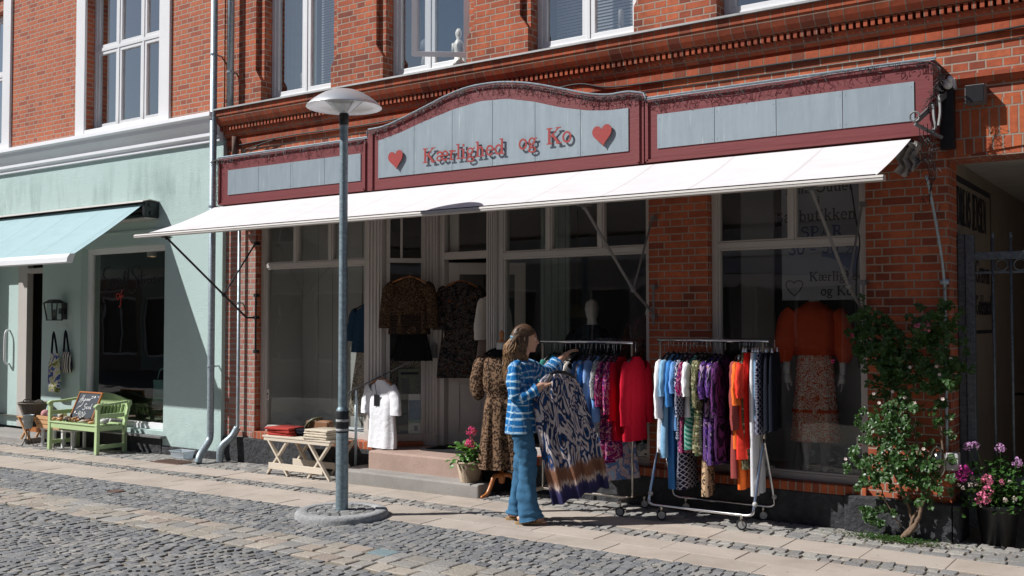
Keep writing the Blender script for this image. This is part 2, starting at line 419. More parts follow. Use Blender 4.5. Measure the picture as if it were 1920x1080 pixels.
# ------------------------------------------------------------------ stroke lettering (serif), drawn as thin solid strokes
def arc(cx, cy, rx, ry, a0, a1, n=10):
    return [(cx + rx * math.cos(R(lerp(a0, a1, i / n))), cy + ry * math.sin(R(lerp(a0, a1, i / n)))) for i in range(n + 1)]
TH, TN = .13, .055
GL = {  # glyph: (advance, [(points, width)])
 'K': (.78, [([(.16, 0), (.16, .72)], TH), ([(.04, 0), (.3, 0)], TN), ([(.04, .72), (.3, .72)], TN), ([(.62, .72), (.2, .3)], TN), ([(.32, .42), (.62, 0)], TH), ([(.5, .72), (.72, .72)], TN), ([(.5, 0), (.76, 0)], TN)]),
 'a': (.5, [(arc(.22, .3, .16, .17, 150, 0, 8) + [(.38, .04), (.46, .02)], .1), ([(.38, .26), (.22, .25)] + arc(.19, .13, .12, .12, 100, 330, 8), .085)]),
 'e': (.48, [([(.08, .26), (.4, .26)], TN), (arc(.24, .24, .17, .23, 0, 315, 16), .09)]),
 'æ': (.72, [(arc(.2, .3, .15, .16, 150, 0, 8) + [(.35, .1)], .1), ([(.34, .26), (.2, .25)] + arc(.17, .13, .11, .12, 100, 330, 8), .08), ([(.35, .26), (.66, .26)], TN), (arc(.51, .24, .16, .23, 0, 315, 16), .09)]),
 'r': (.4, [([(.13, 0), (.13, .46)], .11), ([(.03, 0), (.25, 0)], TN), ([(.03, .46), (.15, .46)], TN), ([(.15, .3), (.24, .44), (.36, .42)], .08)]),
 'l': (.28, [([(.14, 0), (.14, .74)], .11), ([(.03, 0), (.25, 0)], TN), ([(.03, .74), (.15, .74)], TN)]),
 'i': (.28, [([(.14, 0), (.14, .46)], .11), ([(.03, 0), (.25, 0)], TN), ([(.03, .46), (.15, .46)], TN), ([(.14, .62), (.14, .7)], .11)]),
 'g': (.5, [(arc(.22, .32, .14, .15, 0, 360, 16), .08), (arc(.24, -.1, .18, .11, 0, 360, 16), .07), ([(.14, .2), (.12, .08), (.34, .02)], .07), ([(.34, .42), (.46, .46)], .07)]),
 'h': (.54, [([(.13, 0), (.13, .74)], .11), ([(.03, 0), (.23, 0)], TN), ([(.03, .74), (.15, .74)], TN), ([(.15, .34)] + arc(.27, .3, .13, .16, 120, 0, 6) + [(.4, 0)], .1), ([(.3, 0), (.5, 0)], TN)]),
 'n': (.54, [([(.13, 0), (.13, .46)], .11), ([(.03, 0), (.23, 0)], TN), ([(.03, .46), (.15, .46)], TN), ([(.15, .34)] + arc(.27, .3, .13, .16, 120, 0, 6) + [(.4, 0)], .1), ([(.3, 0), (.5, 0)], TN)]),
 'd': (.54, [(arc(.22, .23, .16, .22, 20, 340, 16), .09), ([(.4, 0), (.4, .74)], .11), ([(.29, .74), (.42, .74)], TN), ([(.4, .0), (.51, 0)], TN)]),
 'b': (.54, [(arc(.3, .23, .16, .22, 160, -160, 16), .09), ([(.13, 0), (.13, .74)], .11), ([(.02, .74), (.15, .74)], TN)]),
 'o': (.5, [(arc(.25, .23, .18, .23, 0, 360, 20), .09)]),
 'u': (.54, [([(.13, .46), (.13, .14)] + arc(.25, .14, .12, .13, 180, 330, 6), .1), ([(.4, .46), (.4, 0)], .1), ([(.03, .46), (.15, .46)], TN), ([(.3, .46), (.42, .46)], TN), ([(.4, 0), (.5, 0)], TN)]),
 't': (.34, [([(.15, .62), (.15, .1), (.2, .02), (.3, .05)], .1), ([(.03, .46), (.3, .46)], TN)]),
 'k': (.54, [([(.13, 0), (.13, .74)], .11), ([(.03, 0), (.24, 0)], TN), ([(.03, .74), (.15, .74)], TN), ([(.42, .46), (.15, .2)], TN), ([(.24, .28), (.44, 0)], .11), ([(.32, .46), (.5, .46)], TN), ([(.34, 0), (.53, 0)], TN)]),
 'M': (.92, [([(.13, 0), (.13, .72)], TN), ([(.15, .72), (.44, .08)], TH), ([(.44, .08), (.72, .72)], TN), ([(.76, 0), (.76, .72)], TH), ([(.03, 0), (.24, 0)], TN), ([(.65, 0), (.88, 0)], TN), ([(.03, .72), (.2, .72)], TN), ([(.7, .72), (.88, .72)], TN)]),
 'O': (.78, [(arc(.38, .36, .3, .35, 0, 360, 24), .11)]),
 'B': (.68, [([(.16, 0), (.16, .72)], TH), ([(.05, .72), (.35, .72)] + arc(.35, .55, .16, .17, 90, -90, 8) + [(.16, .38)], .07), ([(.35, .38)] + arc(.37, .19, .2, .19, 90, -90, 8) + [(.05, 0)], .08)]),
 'S': (.56, [([(.46, .56)] + arc(.27, .54, .18, .17, 30, 250, 10) + arc(.27, .19, .2, .19, 80, -150, 10), .1)]),
 'P': (.6, [([(.16, 0), (.16, .72)], TH), ([(.05, 0), (.28, 0)], TN), ([(.05, .72), (.32, .72)] + arc(.32, .52, .18, .2, 90, -90, 8) + [(.16, .32)], .08)]),
 'R': (.7, [([(.16, 0), (.16, .72)], TH), ([(.05, 0), (.28, 0)], TN), ([(.05, .72), (.32, .72)] + arc(.32, .54, .17, .18, 90, -90, 8) + [(.16, .36)], .08), ([(.34, .36), (.56, 0)], TH), ([(.5, 0), (.68, 0)], TN)]),
 'A': (.72, [([(.1, 0), (.36, .72)], TN), ([(.36, .72), (.6, 0)], TH), ([(.18, .24), (.52, .24)], TN), ([(.0, 0), (.2, 0)], TN), ([(.5, 0), (.72, 0)], TN)]),
 'D': (.74, [([(.16, 0), (.16, .72)], TH), ([(.05, 0), (.34, 0)] + arc(.34, .36, .3, .36, -90, 90, 12) + [(.05, .72)], .08)]),
 'E': (.62, [([(.16, 0), (.16, .72)], TH), ([(.05, 0), (.54, 0)], .07), ([(.16, .37), (.42, .37)], .06), ([(.05, .72), (.52, .72)], .07)]),
 'J': (.4, [([(.28, .72), (.28, .12)] + arc(.17, .12, .11, .12, 0, -150, 6), TH), ([(.15, .72), (.4, .72)], TN)]),
 'N': (.76, [([(.15, 0), (.15, .72)], TN), ([(.15, .72), (.6, 0)], TH), ([(.6, 0), (.6, .72)], TN)]),
 'T': (.6, [([(.3, 0), (.3, .72)], TH), ([(.03, .72), (.57, .72)], TN), ([(.2, 0), (.4, 0)], TN)]),
 'G': (.74, [(arc(.38, .36, .3, .35, 45, 330, 18), .1), ([(.62, .1), (.62, .32), (.46, .32)], .08)]),
 '3': (.5, [(arc(.23, .53, .15, .17, 150, -80, 8) + arc(.23, .18, .18, .18, 80, -150, 8), .09)]),
 '0': (.5, [(arc(.25, .35, .18, .34, 0, 360, 20), .1)]),
 '5': (.5, [([(.42, .7), (.14, .7), (.11, .4)] + arc(.24, .22, .18, .2, 110, -150, 12), .09)]),
 '4': (.5, [([(.35, 0), (.35, .7), (.05, .2), (.45, .2)], .08)]),
 '%': (.8, [(arc(.2, .52, .13, .17, 0, 360, 14), .07), (arc(.6, .18, .13, .17, 0, 360, 14), .07), ([(.62, .72), (.18, 0)], TN)]),
 'v': (.5, [([(.06, .46), (.25, 0)], .11), ([(.25, 0), (.43, .46)], TN), ([(0, .46), (.16, .46)], TN), ([(.34, .46), (.5, .46)], TN)]),
 's': (.4, [([(.33, .36)] + arc(.2, .34, .12, .11, 30, 250, 8) + arc(.2, .12, .14, .12, 80, -150, 8), .08)]),
 'm': (.8, [([(.13, 0), (.13, .46)], .11), ([(.03, 0), (.23, 0)], TN), ([(.03, .46), (.15, .46)], TN), ([(.15, .34)] + arc(.27, .3, .13, .16, 120, 0, 6) + [(.4, 0)], .1), ([(.42, .34)] + arc(.54, .3, .13, .16, 120, 0, 6) + [(.67, 0)], .1), ([(.57, 0), (.77, 0)], TN)]),
 'ø': (.5, [(arc(.25, .23, .18, .23, 0, 360, 20), .09), ([(.06, -.02), (.44, .5)], .05)]),
 '-': (.36, [([(.04, .26), (.3, .26)], .08)]), '!': (.3, [([(.13, .24), (.13, .72)], .11), ([(.13, 0), (.13, .08)], .11)]),
 '"': (.3, [([(.08, .55), (.08, .72)], .06), ([(.2, .55), (.2, .72)], .06)]), ' ': (.3, []), '.': (.2, [([(.08, 0), (.08, .06)], .09)]),
}
SK = [0]
def strokes(mb, items, P, th):
    """items: list of (2D pts, width); P maps (u, v, depth) to a world point; th = solid thickness"""
    for pts, w in items:
        pts = [Vector(p) for p in pts]
        for a, b in zip(pts, pts[1:]):
            dd = b - a
            if dd.length < 1e-6: continue
            dd.normalize(); a2 = a - dd * w * .25; b2 = b + dd * w * .25; n = Vector((-dd.y, dd.x)) * w / 2
            q = [a2 + n, a2 - n, b2 - n, b2 + n]
            SK[0] = (SK[0] + 1) % 7; e = th + SK[0] * .00015
            vs = [P(c.x, c.y, 0) for c in q] + [P(c.x, c.y, e) for c in q]
            mb.add(vs, [(0, 1, 2, 3), (7, 6, 5, 4), (0, 4, 5, 1), (1, 5, 6, 2), (2, 6, 7, 3), (3, 7, 4, 0)])
def write(mb, text, size, P, th=.002, stretch=1.0, gap=.0, bold=1.0, center=False):
    adv = sum(GL[c][0] + gap for c in text) * size * stretch
    x = -adv / 2 if center else 0
    for k, c in enumerate(text):
        a, st = GL[c]
        strokes(mb, [([(x + p[0] * size * stretch, p[1] * size) for p in pts], w * size * bold) for pts, w in st], P, th)
        x += (a + gap) * size * stretch
    return adv
# ------------------------------------------------------------------ ground
def ground():
    mb = MB()
    xs = [-60, -20, -13, -11, -9, -7, -5, -3.5, 0, 6, 60]
    ys = [-40, 9, 60]
    vs = [(x, y, gz(x) - .010) for x in xs for y in ys]; n = len(ys)
    fs = [(i * n + j, (i + 1) * n + j, (i + 1) * n + j + 1, i * n + j + 1) for i in range(len(xs) - 1) for j in range(n - 1)]
    mb.add(vs, fs); mb.build('ground', 'joint_sand', kind='structure', smooth=True)
ground()
def stones(name, mat, x0, x1, y0, y1, sx, sy, tones, jit=.12, h=.012, gap=.012, arcf=None, skip=None, zoff=0, tilt=.004, stag=True, cut=None):
    mb = MB(); ny = max(1, round((y1 - y0) / sy)); sy = (y1 - y0) / ny
    for j in range(ny):
        x = x0 + (rnd.random() if stag else 0) * sx
        while x < x1:
            w = sx * (1 + rnd.uniform(-jit, jit) * 1.6)
            cx, cy = x + w / 2, y0 + (j + .5) * sy
            x += w
            if arcf: cy += arcf(cx)
            if skip and skip(cx, cy): continue
            hw, hh = w / 2 - gap / 2, sy / 2 - gap / 2
            z = gz(cx) + zoff + rnd.uniform(-.003, .003); tx, ty = rnd.uniform(-tilt, tilt) / hw, rnd.uniform(-tilt, tilt) / hh
            tone = rnd.choice(tones); k = rnd.uniform(.86, 1.12); mb.tone = tuple(min(1, c * k) for c in tone)
            cor = [(-1, -1), (1, -1), (1, 1), (-1, 1)]
            J = [(rnd.uniform(-1, 1) * jit * .035, rnd.uniform(-1, 1) * jit * .035) for _ in cor]
            vs = []
            mids = []
            for lev, (sc, dz) in enumerate(((1.0, -.03), (1.0, -h * .5), (.9, -h * .04))):
                for q in range(8):
                    if q % 2 == 0: a = cor[q // 2]; px, py = a[0] * hw * sc + J[q // 2][0], a[1] * hh * sc + J[q // 2][1]; e = .96
                    else:
                        a, b = cor[q // 2], cor[(q // 2 + 1) % 4]; Ja, Jb = J[q // 2], J[(q // 2 + 1) % 4]
                        px = (a[0] + b[0]) / 2 * hw * sc + (Ja[0] + Jb[0]) / 2; py = (a[1] + b[1]) / 2 * hh * sc + (Ja[1] + Jb[1]) / 2; e = 1.0
                    px *= e; py *= e
                    vs.append((cx + px, cy + py, z + dz + (px * tx + py * ty if lev else 0)))
            vs.append((cx, cy, z + h * .02))
            fs = [(l * 8 + q, l * 8 + (q + 1) % 8, (l + 1) * 8 + (q + 1) % 8, (l + 1) * 8 + q) for l in (0, 1) for q in range(8)]
            fs += [(16 + q, 16 + (q + 1) % 8, 24) for q in range(8)]
            mb.add(vs, fs)
    return mb.build(name, mat, smooth=False, kind='structure')
GREY = [(.205, .21, .215), (.24, .24, .24), (.17, .175, .185), (.29, .28, .265), (.225, .225, .22)]
PALE = [(.30, .29, .27), (.24, .235, .23), (.36, .34, .31), (.27, .25, .235)]
WARM = [(.38, .34, .285), (.33, .305, .27), (.42, .37, .31), (.30, .29, .275), (.37, .31, .26), (.34, .32, .29)]
in_disc = lambda x, y: (x + 6.22) ** 2 + (y - 6.37) ** 2 < .37 ** 2
stones('paving_setts_by_wall', 'sett_stone', -16, 3, 7.72, 8.30, .15, .115, PALE, .2, skip=lambda x, y: (-7.7 < x < -5.8 and y > 7.76) )
stones('paving_strip', 'sett_stone', -18, 3, 7.09, 7.315, .10, .10, PALE, .2)
def slabs(name, y0, y1, off):
    mb = MB(); x = -18 + off; L = .575
    while x < 3:
        k = rnd.uniform(.95, 1.04); mb.tone = tuple(c * k for c in rnd.choice([(.46, .395, .34), (.45, .39, .335), (.47, .405, .345)]))
        z0, z1 = gz(x), gz(x + L); dz = rnd.uniform(-.002, .002)
        a, b = x + .002, x + L - .002; c, d_ = y0 + .002, y1 - .002
        vs = [(a, c, z0 - .03), (b, c, z1 - .03), (b, d_, z1 - .03), (a, d_, z0 - .03), (a, c, z0 + dz - .003), (b, c, z1 + dz - .003), (b, d_, z1 + dz - .003), (a, d_, z0 + dz - .003),
              (a + .004, c + .004, z0 + dz), (b - .004, c + .004, z1 + dz), (b - .004, d_ - .004, z1 + dz), (a + .004, d_ - .004, z0 + dz)]
        fs = [(i, (i + 1) % 4, 4 + (i + 1) % 4, 4 + i) for i in range(4)] + [(4 + i, 4 + (i + 1) % 4, 8 + (i + 1) % 4, 8 + i) for i in range(4)] + [(8, 9, 10, 11)]
        mb.add(vs, fs); x += L
    mb.build(name, 'beige_slab', kind='structure')
slabs('paving_slabs', 7.33, 7.70, .05 + .33); slabs('paving_slabs', 6.78, 7.075, .2 + .05); slabs('paving_slabs', 6.485, 6.778, .49)
stones('paving_setts', 'sett_stone', -18, 3, 5.62, 6.48, .086, .086, GREY, .12, skip=in_disc, h=.009, gap=.008)
stones('gutter_paving', 'gutter_stone', -18, 3, 5.12, 5.62, .20, .165, WARM, .18, h=.010, gap=.010, tilt=.004, arcf=lambda x: .008 * math.sin(x * 1.3), skip=lambda x, y: abs(x + 4.98) < .1 and abs(y - 5.54) < .09)
mb = MB(); mb.tone = (.20, .27, .29); mb.box(-5.08, -4.88, 5.46, 5.61, gz(-5) - .03, gz(-5) + .004); mb.build('gutter_blue_stone', 'gutter_stone', kind='structure', bevel=.006)
ar = lambda x: .55 * ((((x + .45) % 1.9) - .95) ** 2) / .9 - .12
stones('street_cobbles', 'sett_stone', -15, 1, 2.6, 5.33, .084, .086, GREY, .15, arcf=ar, skip=lambda x, y: y > 5.085, h=.010, gap=.009, tilt=.003)
mb = MB(); mb.add([(x, y, gz(x) - .008) for x in (-60, -13, -8, -3.5, 60) for y in (-9, 2.15)], [(2 * i, 2 * i + 2, 2 * i + 3, 2 * i + 1) for i in range(4)])
mb.build('street', 'far_paving', kind='structure')

# drain cover plate and small plate
mb = MB(); mb.box(-10.72, -10.2, 7.66, 7.95, gz(-10.4) - .02, gz(-10.4) + .006)
for k in range(9): mb.box(-10.68 + k * .053, -10.65 + k * .053, 7.69, 7.92, gz(-10.4), gz(-10.4) + .012)
plain('rusty_iron', (.14, .085, .065), .85, .2, .4, 30, .5, 60)
tag(mb.build('drain_cover', 'rusty_iron', org=(-10.46, 7.8, gz(-10.4)), bevel=.002), 'rusty brown drain cover in the paving in front of the green wall', 'drain cover')
mb = MB(); mb.box(-9.12, -8.98, 6.02, 6.14, gz(-9) - .02, gz(-9) + .008)
tag(mb.build('hatch_cover', 'rusty_iron', org=(-9.05, 6.08, gz(-9)), bevel=.002), 'small brown metal valve cover among the grey cobbles', 'valve cover')

# ------------------------------------------------------------------ shop building
B = thing('brick_shop_building', 'red brick shop building with white shop windows, upper windows and dentilled cornice', 'building', (-6, 8.3, 0))
Y0 = 8.30
UW = [(-9.45, -8.27), (-7.47, -6.31), (-5.54, -4.36), (-3.54, -2.23), (-1.4, -.2), (.6, 1.8)]
holes = [(-9.57, -4.24, .345, 2.98), (-7.57, -6.01, 0, .345), (-3.66, -2.29, .345, 2.98), (-1.665, 1.6, 0, 2.93)]
holes += [(a, b, 4.36, 6.25) for a, b in UW]
mb = MB(); mb.wall(-10.12, 4, 0, 7.6, Y0, Y0 + .33, holes)
mb.build('wall', 'shop_brick', B)
# the left pillar and plinth zone of weathered brick, a thin proud skin
mb = MB(); mb.box(-10.12, -9.572, Y0 - .006, Y0 + .002, .26, 3.05); mb.box(-9.5745, -9.5705, Y0 - .006, Y0 + .11, .26, 3.05)
mb.build('pillar_facing', 'old_pillar_brick', B)
# piers between the upper windows, stepping in round the openings
def piers():
    mb = MB(); gaps = [(-10.12, UW[0][0])] + [(UW[i][1], UW[i + 1][0]) for i in range(len(UW) - 1)] + [(UW[-1][1], 4)]
    for a, b in gaps:
        l = a if a == -10.12 else a + .001; r = b if b == 4 else b - .001
        mb.box(l, r, Y0 - .05, Y0 + .001, 4.33, 4.60)
        l2 = a if a == -10.12 else a + .10; r2 = b if b == 4 else b - .10
        mb.add([(l, Y0 - .05, 4.60), (r, Y0 - .05, 4.60), (r, Y0, 4.60), (l, Y0, 4.60), (l2, Y0 - .05, 4.74), (r2, Y0 - .05, 4.74), (r2, Y0, 4.74), (l2, Y0, 4.74)], [(0, 1, 5, 4), (1, 2, 6, 5), (3, 0, 4, 7)])
        mb.box(l2, r2, Y0 - .05, Y0 + .001, 4.74, 7.6, 'b')
    mb.build('pier', 'shop_brick', B)
piers()
# cornice: ledge, cove, two dentil rows
mb = MB(); X0, X1 = -10.2, 4
mb.prismx([(Y0 - .001, 4.335), (8.09, 4.305), (8.085, 4.285), (Y0 - .001, 4.285)], X0, X1)
mb.build('ledge', 'lead_grey', B)
mb = MB()
mb.box(X0 + .02, X1, 8.115, Y0 - .002, 4.22, 4.283)
mb.prismx([(8.125, 4.219), (8.13, 4.19), (8.15, 4.15), (8.19, 4.11), (8.225, 4.10), (Y0 - .002, 4.10), (Y0 - .002, 4.219)], X0 + .04, X1)
x = X0 + .06
while x < X1:
    mb.box(x, x + .031, 8.20, Y0 - .003, 4.045, 4.099); x += .0575
mb.prismx([(8.235, 4.044), (8.24, 4.01), (8.27, 3.965), (Y0 - .002, 3.965), (Y0 - .002, 4.044)], X0 + .08, X1)
mb.box(X0 + .1, X1, 8.268, Y0 - .002, 3.86, 3.93)
mb.build('cornice', 'cornice_brick', B)
mb = MB(); mb.box(-1.62, 4, 8.24, Y0 - .002, 3.53, 3.56); mb.prismx([(8.255, 3.529), (8.28, 3.49), (Y0 - .002, 3.49), (Y0 - .002, 3.529)], -1.62, 4)
mb.build('string_course', 'cornice_brick', B)
# soldier course over the gateway, slightly arched underside
mb = MB()
N = 14; pts = []
for i in range(N + 1):
    x = lerp(-1.664, 1.6, i / N); pts.append((x, 2.935 + .10 * (1 - ((i / N) * 2 - 1) ** 2)))
mb.prism(pts + [(1.6, 3.36), (-1.664, 3.36)], Y0 - .012, Y0 + .34)
mb.build('gateway_lintel', 'soldier_brick', B)
# plinth
mb = MB()
mb.box(-10.1, -7.575, 8.245, Y0 - .002, -.1, .262); mb.box(-6.0, -2.46, 8.255, Y0 - .002, -.1, .27); mb.box(-2.458, -1.63, 8.20, Y0 - .002, -.1, .285); mb.box(-1.664, -1.60, 8.20, 8.62, -.1, .285)
pl = mb.build('plinth', 'black_plinth', B, bevel=.012)
mb = MB(); mb.box(-9.56, -7.58, 8.25, 8.42, .2625, .344); mb.box(-6.0, -2.30, 8.262, 8.42, .2705, .344)
mb.build('brick_sill', 'soldier_brick', B, bevel=.004)
mb = MB(); mb.box(-7.62, -7.55, 8.2, 8.36, .30, .344); mb.obox((-7.57, 8.34, .322), (-7.22, 8.66, .322), .12, .044); mb.build('tile_sill', 'terracotta', B, bevel=.006)

def casement(parent, x0, x1, z0, z1, y, lights, tr=None, fw=.055, mat='white_lacquer', gname='window_glass', name='window', sash=.05, depth=.07, glaze=True, upper_lights=None):
    """lights: x positions of the uprights between x0 and x1; tr: height of the transom bar"""
    mb = MB(); e = .001
    mb.box(x0, x1, y, y + depth, z0, z0 + fw); mb.box(x0, x1, y, y + depth, z1 - fw, z1)
    mb.box(x0, x0 + fw, y, y + depth, z0 + fw + e, z1 - fw - e); mb.box(x1 - fw, x1, y, y + depth, z0 + fw + e, z1 - fw - e)
    xs = [x0 + fw] + list(lights) + [x1 - fw]
    lo = z0 + fw; hi = (tr - .025) if tr else z1 - fw
    rows = [(lo, hi, xs)]
    if tr:
        mb.box(x0 + fw + e, x1 - fw - e, y + .002, y + depth - .002, tr - .025, tr + .025)
        rows.append((tr + .025, z1 - fw, [x0 + fw] + list(upper_lights if upper_lights is not None else lights) + [x1 - fw]))
    for za, zb, X in rows:
        for x in X[1:-1]: mb.box(x - .02, x + .02, y + .003, y + depth - .003, za + e, zb - e)
        for a, b in zip(X[:-1], X[1:]):
            a2 = a + (.02 if a != X[0] else 0) + e; b2 = b - (.02 if b != X[-1] else 0) - e
            if sash:
                w = sash; f = y + .012
                mb.box(a2, b2, f, y + depth - .008, za + e, za + w); mb.box(a2, b2, f, y + depth - .008, zb - w, zb - e)
                mb.box(a2, a2 + w, f, y + depth - .008, za + w + e, zb - w - e); mb.box(b2 - w, b2, f, y + depth - .008, za + w + e, zb - w - e)
    fr = mb.build(name, mat, parent, bevel=.003)
    if glaze:
        g = MB()
        for za, zb, X in rows:
            for a, b in zip(X[:-1], X[1:]):
                t = rnd.uniform(-.002, .002)
                yy = y + depth * .6
                g.quad((a, yy, za), (b, yy + t, za), (b, yy + t, zb), (a, yy, zb))
        g.build('pane', gname, fr)
    return fr
# upper windows (the second has its right sash pushed open)
for i, (a, b) in enumerate(UW):
    m = (a + b) / 2
    if i == 1:
        f = casement(B, a, b, 4.37, 6.2, 8.42, [-6.95], None)
        # open sash hinged on the right, pushed out over the street
        mb = MB(); w = .60; ang = R(38); hx, hy = -6.345, 8.40
        def P(u, n, z): return (hx - u * math.cos(ang) - n * math.sin(ang), hy - u * math.sin(ang) + n * math.cos(ang) * -1, z)
        def pb(u0, u1, n0, n1, z0, z1):
            v = [P(u0, n0, z0), P(u1, n0, z0), P(u1, n1, z0), P(u0, n1, z0), P(u0, n0, z1), P(u1, n0, z1), P(u1, n1, z1), P(u0, n1, z1)]
            mb.add(v, [(0, 3, 2, 1), (4, 5, 6, 7), (0, 1, 5, 4), (1, 2, 6, 5), (2, 3, 7, 6), (3, 0, 4, 7)])
        z0, z1 = 4.45, 6.1
        pb(0, w, 0, .04, z0, z0 + .055); pb(0, w, 0, .04, z1 - .055, z1); pb(0, .055, 0, .04, z0 + .056, z1 - .056); pb(w - .055, w, 0, .04, z0 + .056, z1 - .056)
        s_ = mb.build('open_sash', 'white_lacquer', B, bevel=.003)
        g = MB(); g.quad(P(.05, .02, z0 + .05), P(w - .05, .02, z0 + .05), P(w - .05, .02, z1 - .05), P(.05, .02, z1 - .05)); g.build('pane', 'window_glass', s_)
    else:
        casement(B, a, b, 4.37, 6.2, 8.42, [m], 5.75 if i else None)
    mb = MB(); mb.box(a, b, 8.30, 8.44, 4.337, 4.368); mb.build('window_sill', 'lead_grey', B)
# rooms behind the upper windows
mb = MB()
for a, b in UW[:5]:
    xa, xb = a - .3, b + .3
    for q in ([(xa, 8.64, 4.3), (xb, 8.64, 4.3), (xb, 11, 4.3), (xa, 11, 4.3)], [(xa, 8.64, 6.4), (xb, 8.64, 6.4), (xb, 11, 6.4), (xa, 11, 6.4)], [(xa, 11, 4.3), (xb, 11, 4.3), (xb, 11, 6.4), (xa, 11, 6.4)],
              [(xa, 8.64, 4.3), (xa, 11, 4.3), (xa, 11, 6.4), (xa, 8.64, 6.4)], [(xb, 8.64, 4.3), (xb, 11, 4.3), (xb, 11, 6.4), (xb, 8.64, 6.4)]): mb.quad(*q)
mb.build('upper_room', 'interior_wall', B)
# blinds and things on the sills
cloth('blind_white', (.72, .74, .76)); cloth('curtain_green', (.33, .40, .36))
def blind(x0, x1, z0, z1, y):
    mb = MB(); z = z0
    while z < z1: mb.add([(x0, y, z), (x1, y, z), (x1, y + .012, z + .027), (x0, y + .012, z + .027)], [(0, 1, 2, 3)]); z += .032
    tag(mb.build('window_blind', 'blind_white', org=((x0 + x1) / 2, y, z0)), BL.pop(0), 'blind')
BL = ['white slatted blind behind the leftmost window over the shop sign', 'white slatted blind behind the window with two candles']
blind(-8.80, -8.3, 4.55, 6.15, 8.62); blind(-5.46, -4.42, 4.45, 6.15, 8.66)
mb = MB()
for k in range(14): x = -9.38 + k * .037; mb.quad((x, 8.6 + .02 * (k % 2), 4.4), (x + .037, 8.6 + .02 * ((k + 1) % 2), 4.4), (x + .037, 8.6 + .02 * ((k + 1) % 2), 6.2), (x, 8.6 + .02 * (k % 2), 6.2))
tag(mb.build('curtain', 'curtain_green', org=(-9.3, 8.6, 4.4), smooth=True), 'grey green curtain at the left of the leftmost window over the sign', 'curtain')
def candle(x, y, z, lab):
    t = thing('candlestick', lab, 'candlestick', (x, y, z))
    mb = MB(); mb.lathe([(.001, 0), (.045, 0), (.045, .01), (.015, .03), (.012, .1), (.03, .12), (.034, .14), (.001, .14)], (x, y, z), 14); mb.build('stand', 'chrome', t, smooth=True)
    mb = MB(); mb.lathe([(.001, .14), (.028, .14), (.028, .30), (.02, .31), (.001, .31)], (x, y, z), 14); mb.build('candle', 'porcelain', t, smooth=True)
candle(-4.66, 8.56, 4.39, 'left one of two pillar candles on stands in the third upper window')
candle(-4.50, 8.54, 4.39, 'right one of two pillar candles on stands in the third upper window')
candle(-9.05, 8.56, 4.39, 'single pale candle in the window left of the street lamp head')
def figurine(x, y, z, lab, h):
    t = tag(MB().lathe([(.001, 0), (.07, 0), (.07, .03), (.05, .05), (.045, .10), (.06, .16), (.065, .20), (.045, .25), (.02, .28), (.035, .31), (.038, .35), (.02, .385), (.001, .39)], (x, y, z), 12, sy=.7)
            .lathe([(.001, 0), (.02, .01), (.02, .1), (.001, .11)], (x - .05, y - .02, z + .13), 8).lathe([(.001, 0), (.02, .01), (.018, .1), (.001, .11)], (x + .055, y - .02, z + .12), 8)
            .build('figurine', 'porcelain', org=(x, y, z), smooth=True), lab, 'figurine')
figurine(-6.50, 8.36, 4.385, 'small white seated figurine on the sill by the open window sash', 1)
mb = MB(); mb.lathe([(.001, 0), (.06, 0), (.03, .03), (.02, .10), (.05, .14), (.04, .2), (.02, .25), (.001, .26)], (-7.12, 8.56, 4.39), 12); mb.ball((-7.11, 8.56, 4.73), .075)
tag(mb.build('balloon_figurine', 'porcelain', org=(-7.12, 8.56, 4.39), smooth=True), 'white figurine with a round ball on top behind the glass of the second window', 'figurine')
mb = MB()
for k in range(16): a = k * .39; mb.obox((-5.22 + .07 * math.cos(a), 8.56 + .05 * math.sin(a), 4.39), (-5.22 + .12 * math.cos(a), 8.56 + .08 * math.sin(a), 4.46), .012, .012)
mb.lathe([(.001, 0), (.07, 0), (.07, .01), (.001, .01)], (-5.22, 8.56, 4.385), 12)
tag(mb.build('glass_bowl', 'porcelain', org=(-5.22, 8.56, 4.39)), 'white ribbed bowl on the sill behind the third upper window', 'bowl')

# ------------------------------------------------------------------ shop front joinery
FY = 8.38
def shopwin(x0, x1, z0, z1, tr, ups, name='shop_window'):
    return casement(B, x0, x1, z0, z1, FY, [], tr, fw=.055, mat='old_white_paint', gname='shop_glass', name=name, sash=.018, depth=.08, upper_lights=ups)
shopwin(-9.568, -7.79, .346, 2.979, 2.35, [-8.98, -8.40])
shopwin(-5.995, -4.243, .346, 2.979, 2.35, [-5.39, -4.80])
shopwin(-3.657, -2.293, .346, 2.979, 2.345, [-2.93])
def pilaster(xa, xb, ya, yb, z0, z1):
    mb = MB(); mb.box(xa, xb, ya, yb, z0, z1); n = 4; w = (xb - xa) / (2 * n + 1)
    for k in range(n): mb.box(xa + w * (2 * k + 1), xa + w * (2 * k + 2), ya - .014, ya + .001, z0 + .12, z1)
    mb.box(xa - .008, xb + .008, ya - .022, yb, z0, z0 + .12)
    mb.build('pilaster', 'old_white_paint', B, bevel=.003)
pilaster(-7.789, -7.565, 8.35, 8.47, .346, 2.979)
pilaster(-7.262, -7.058, 8.70, 8.80, .302, 2.979)
pilaster(-6.125, -6.0, 8.35, 8.47, .302, 2.979)
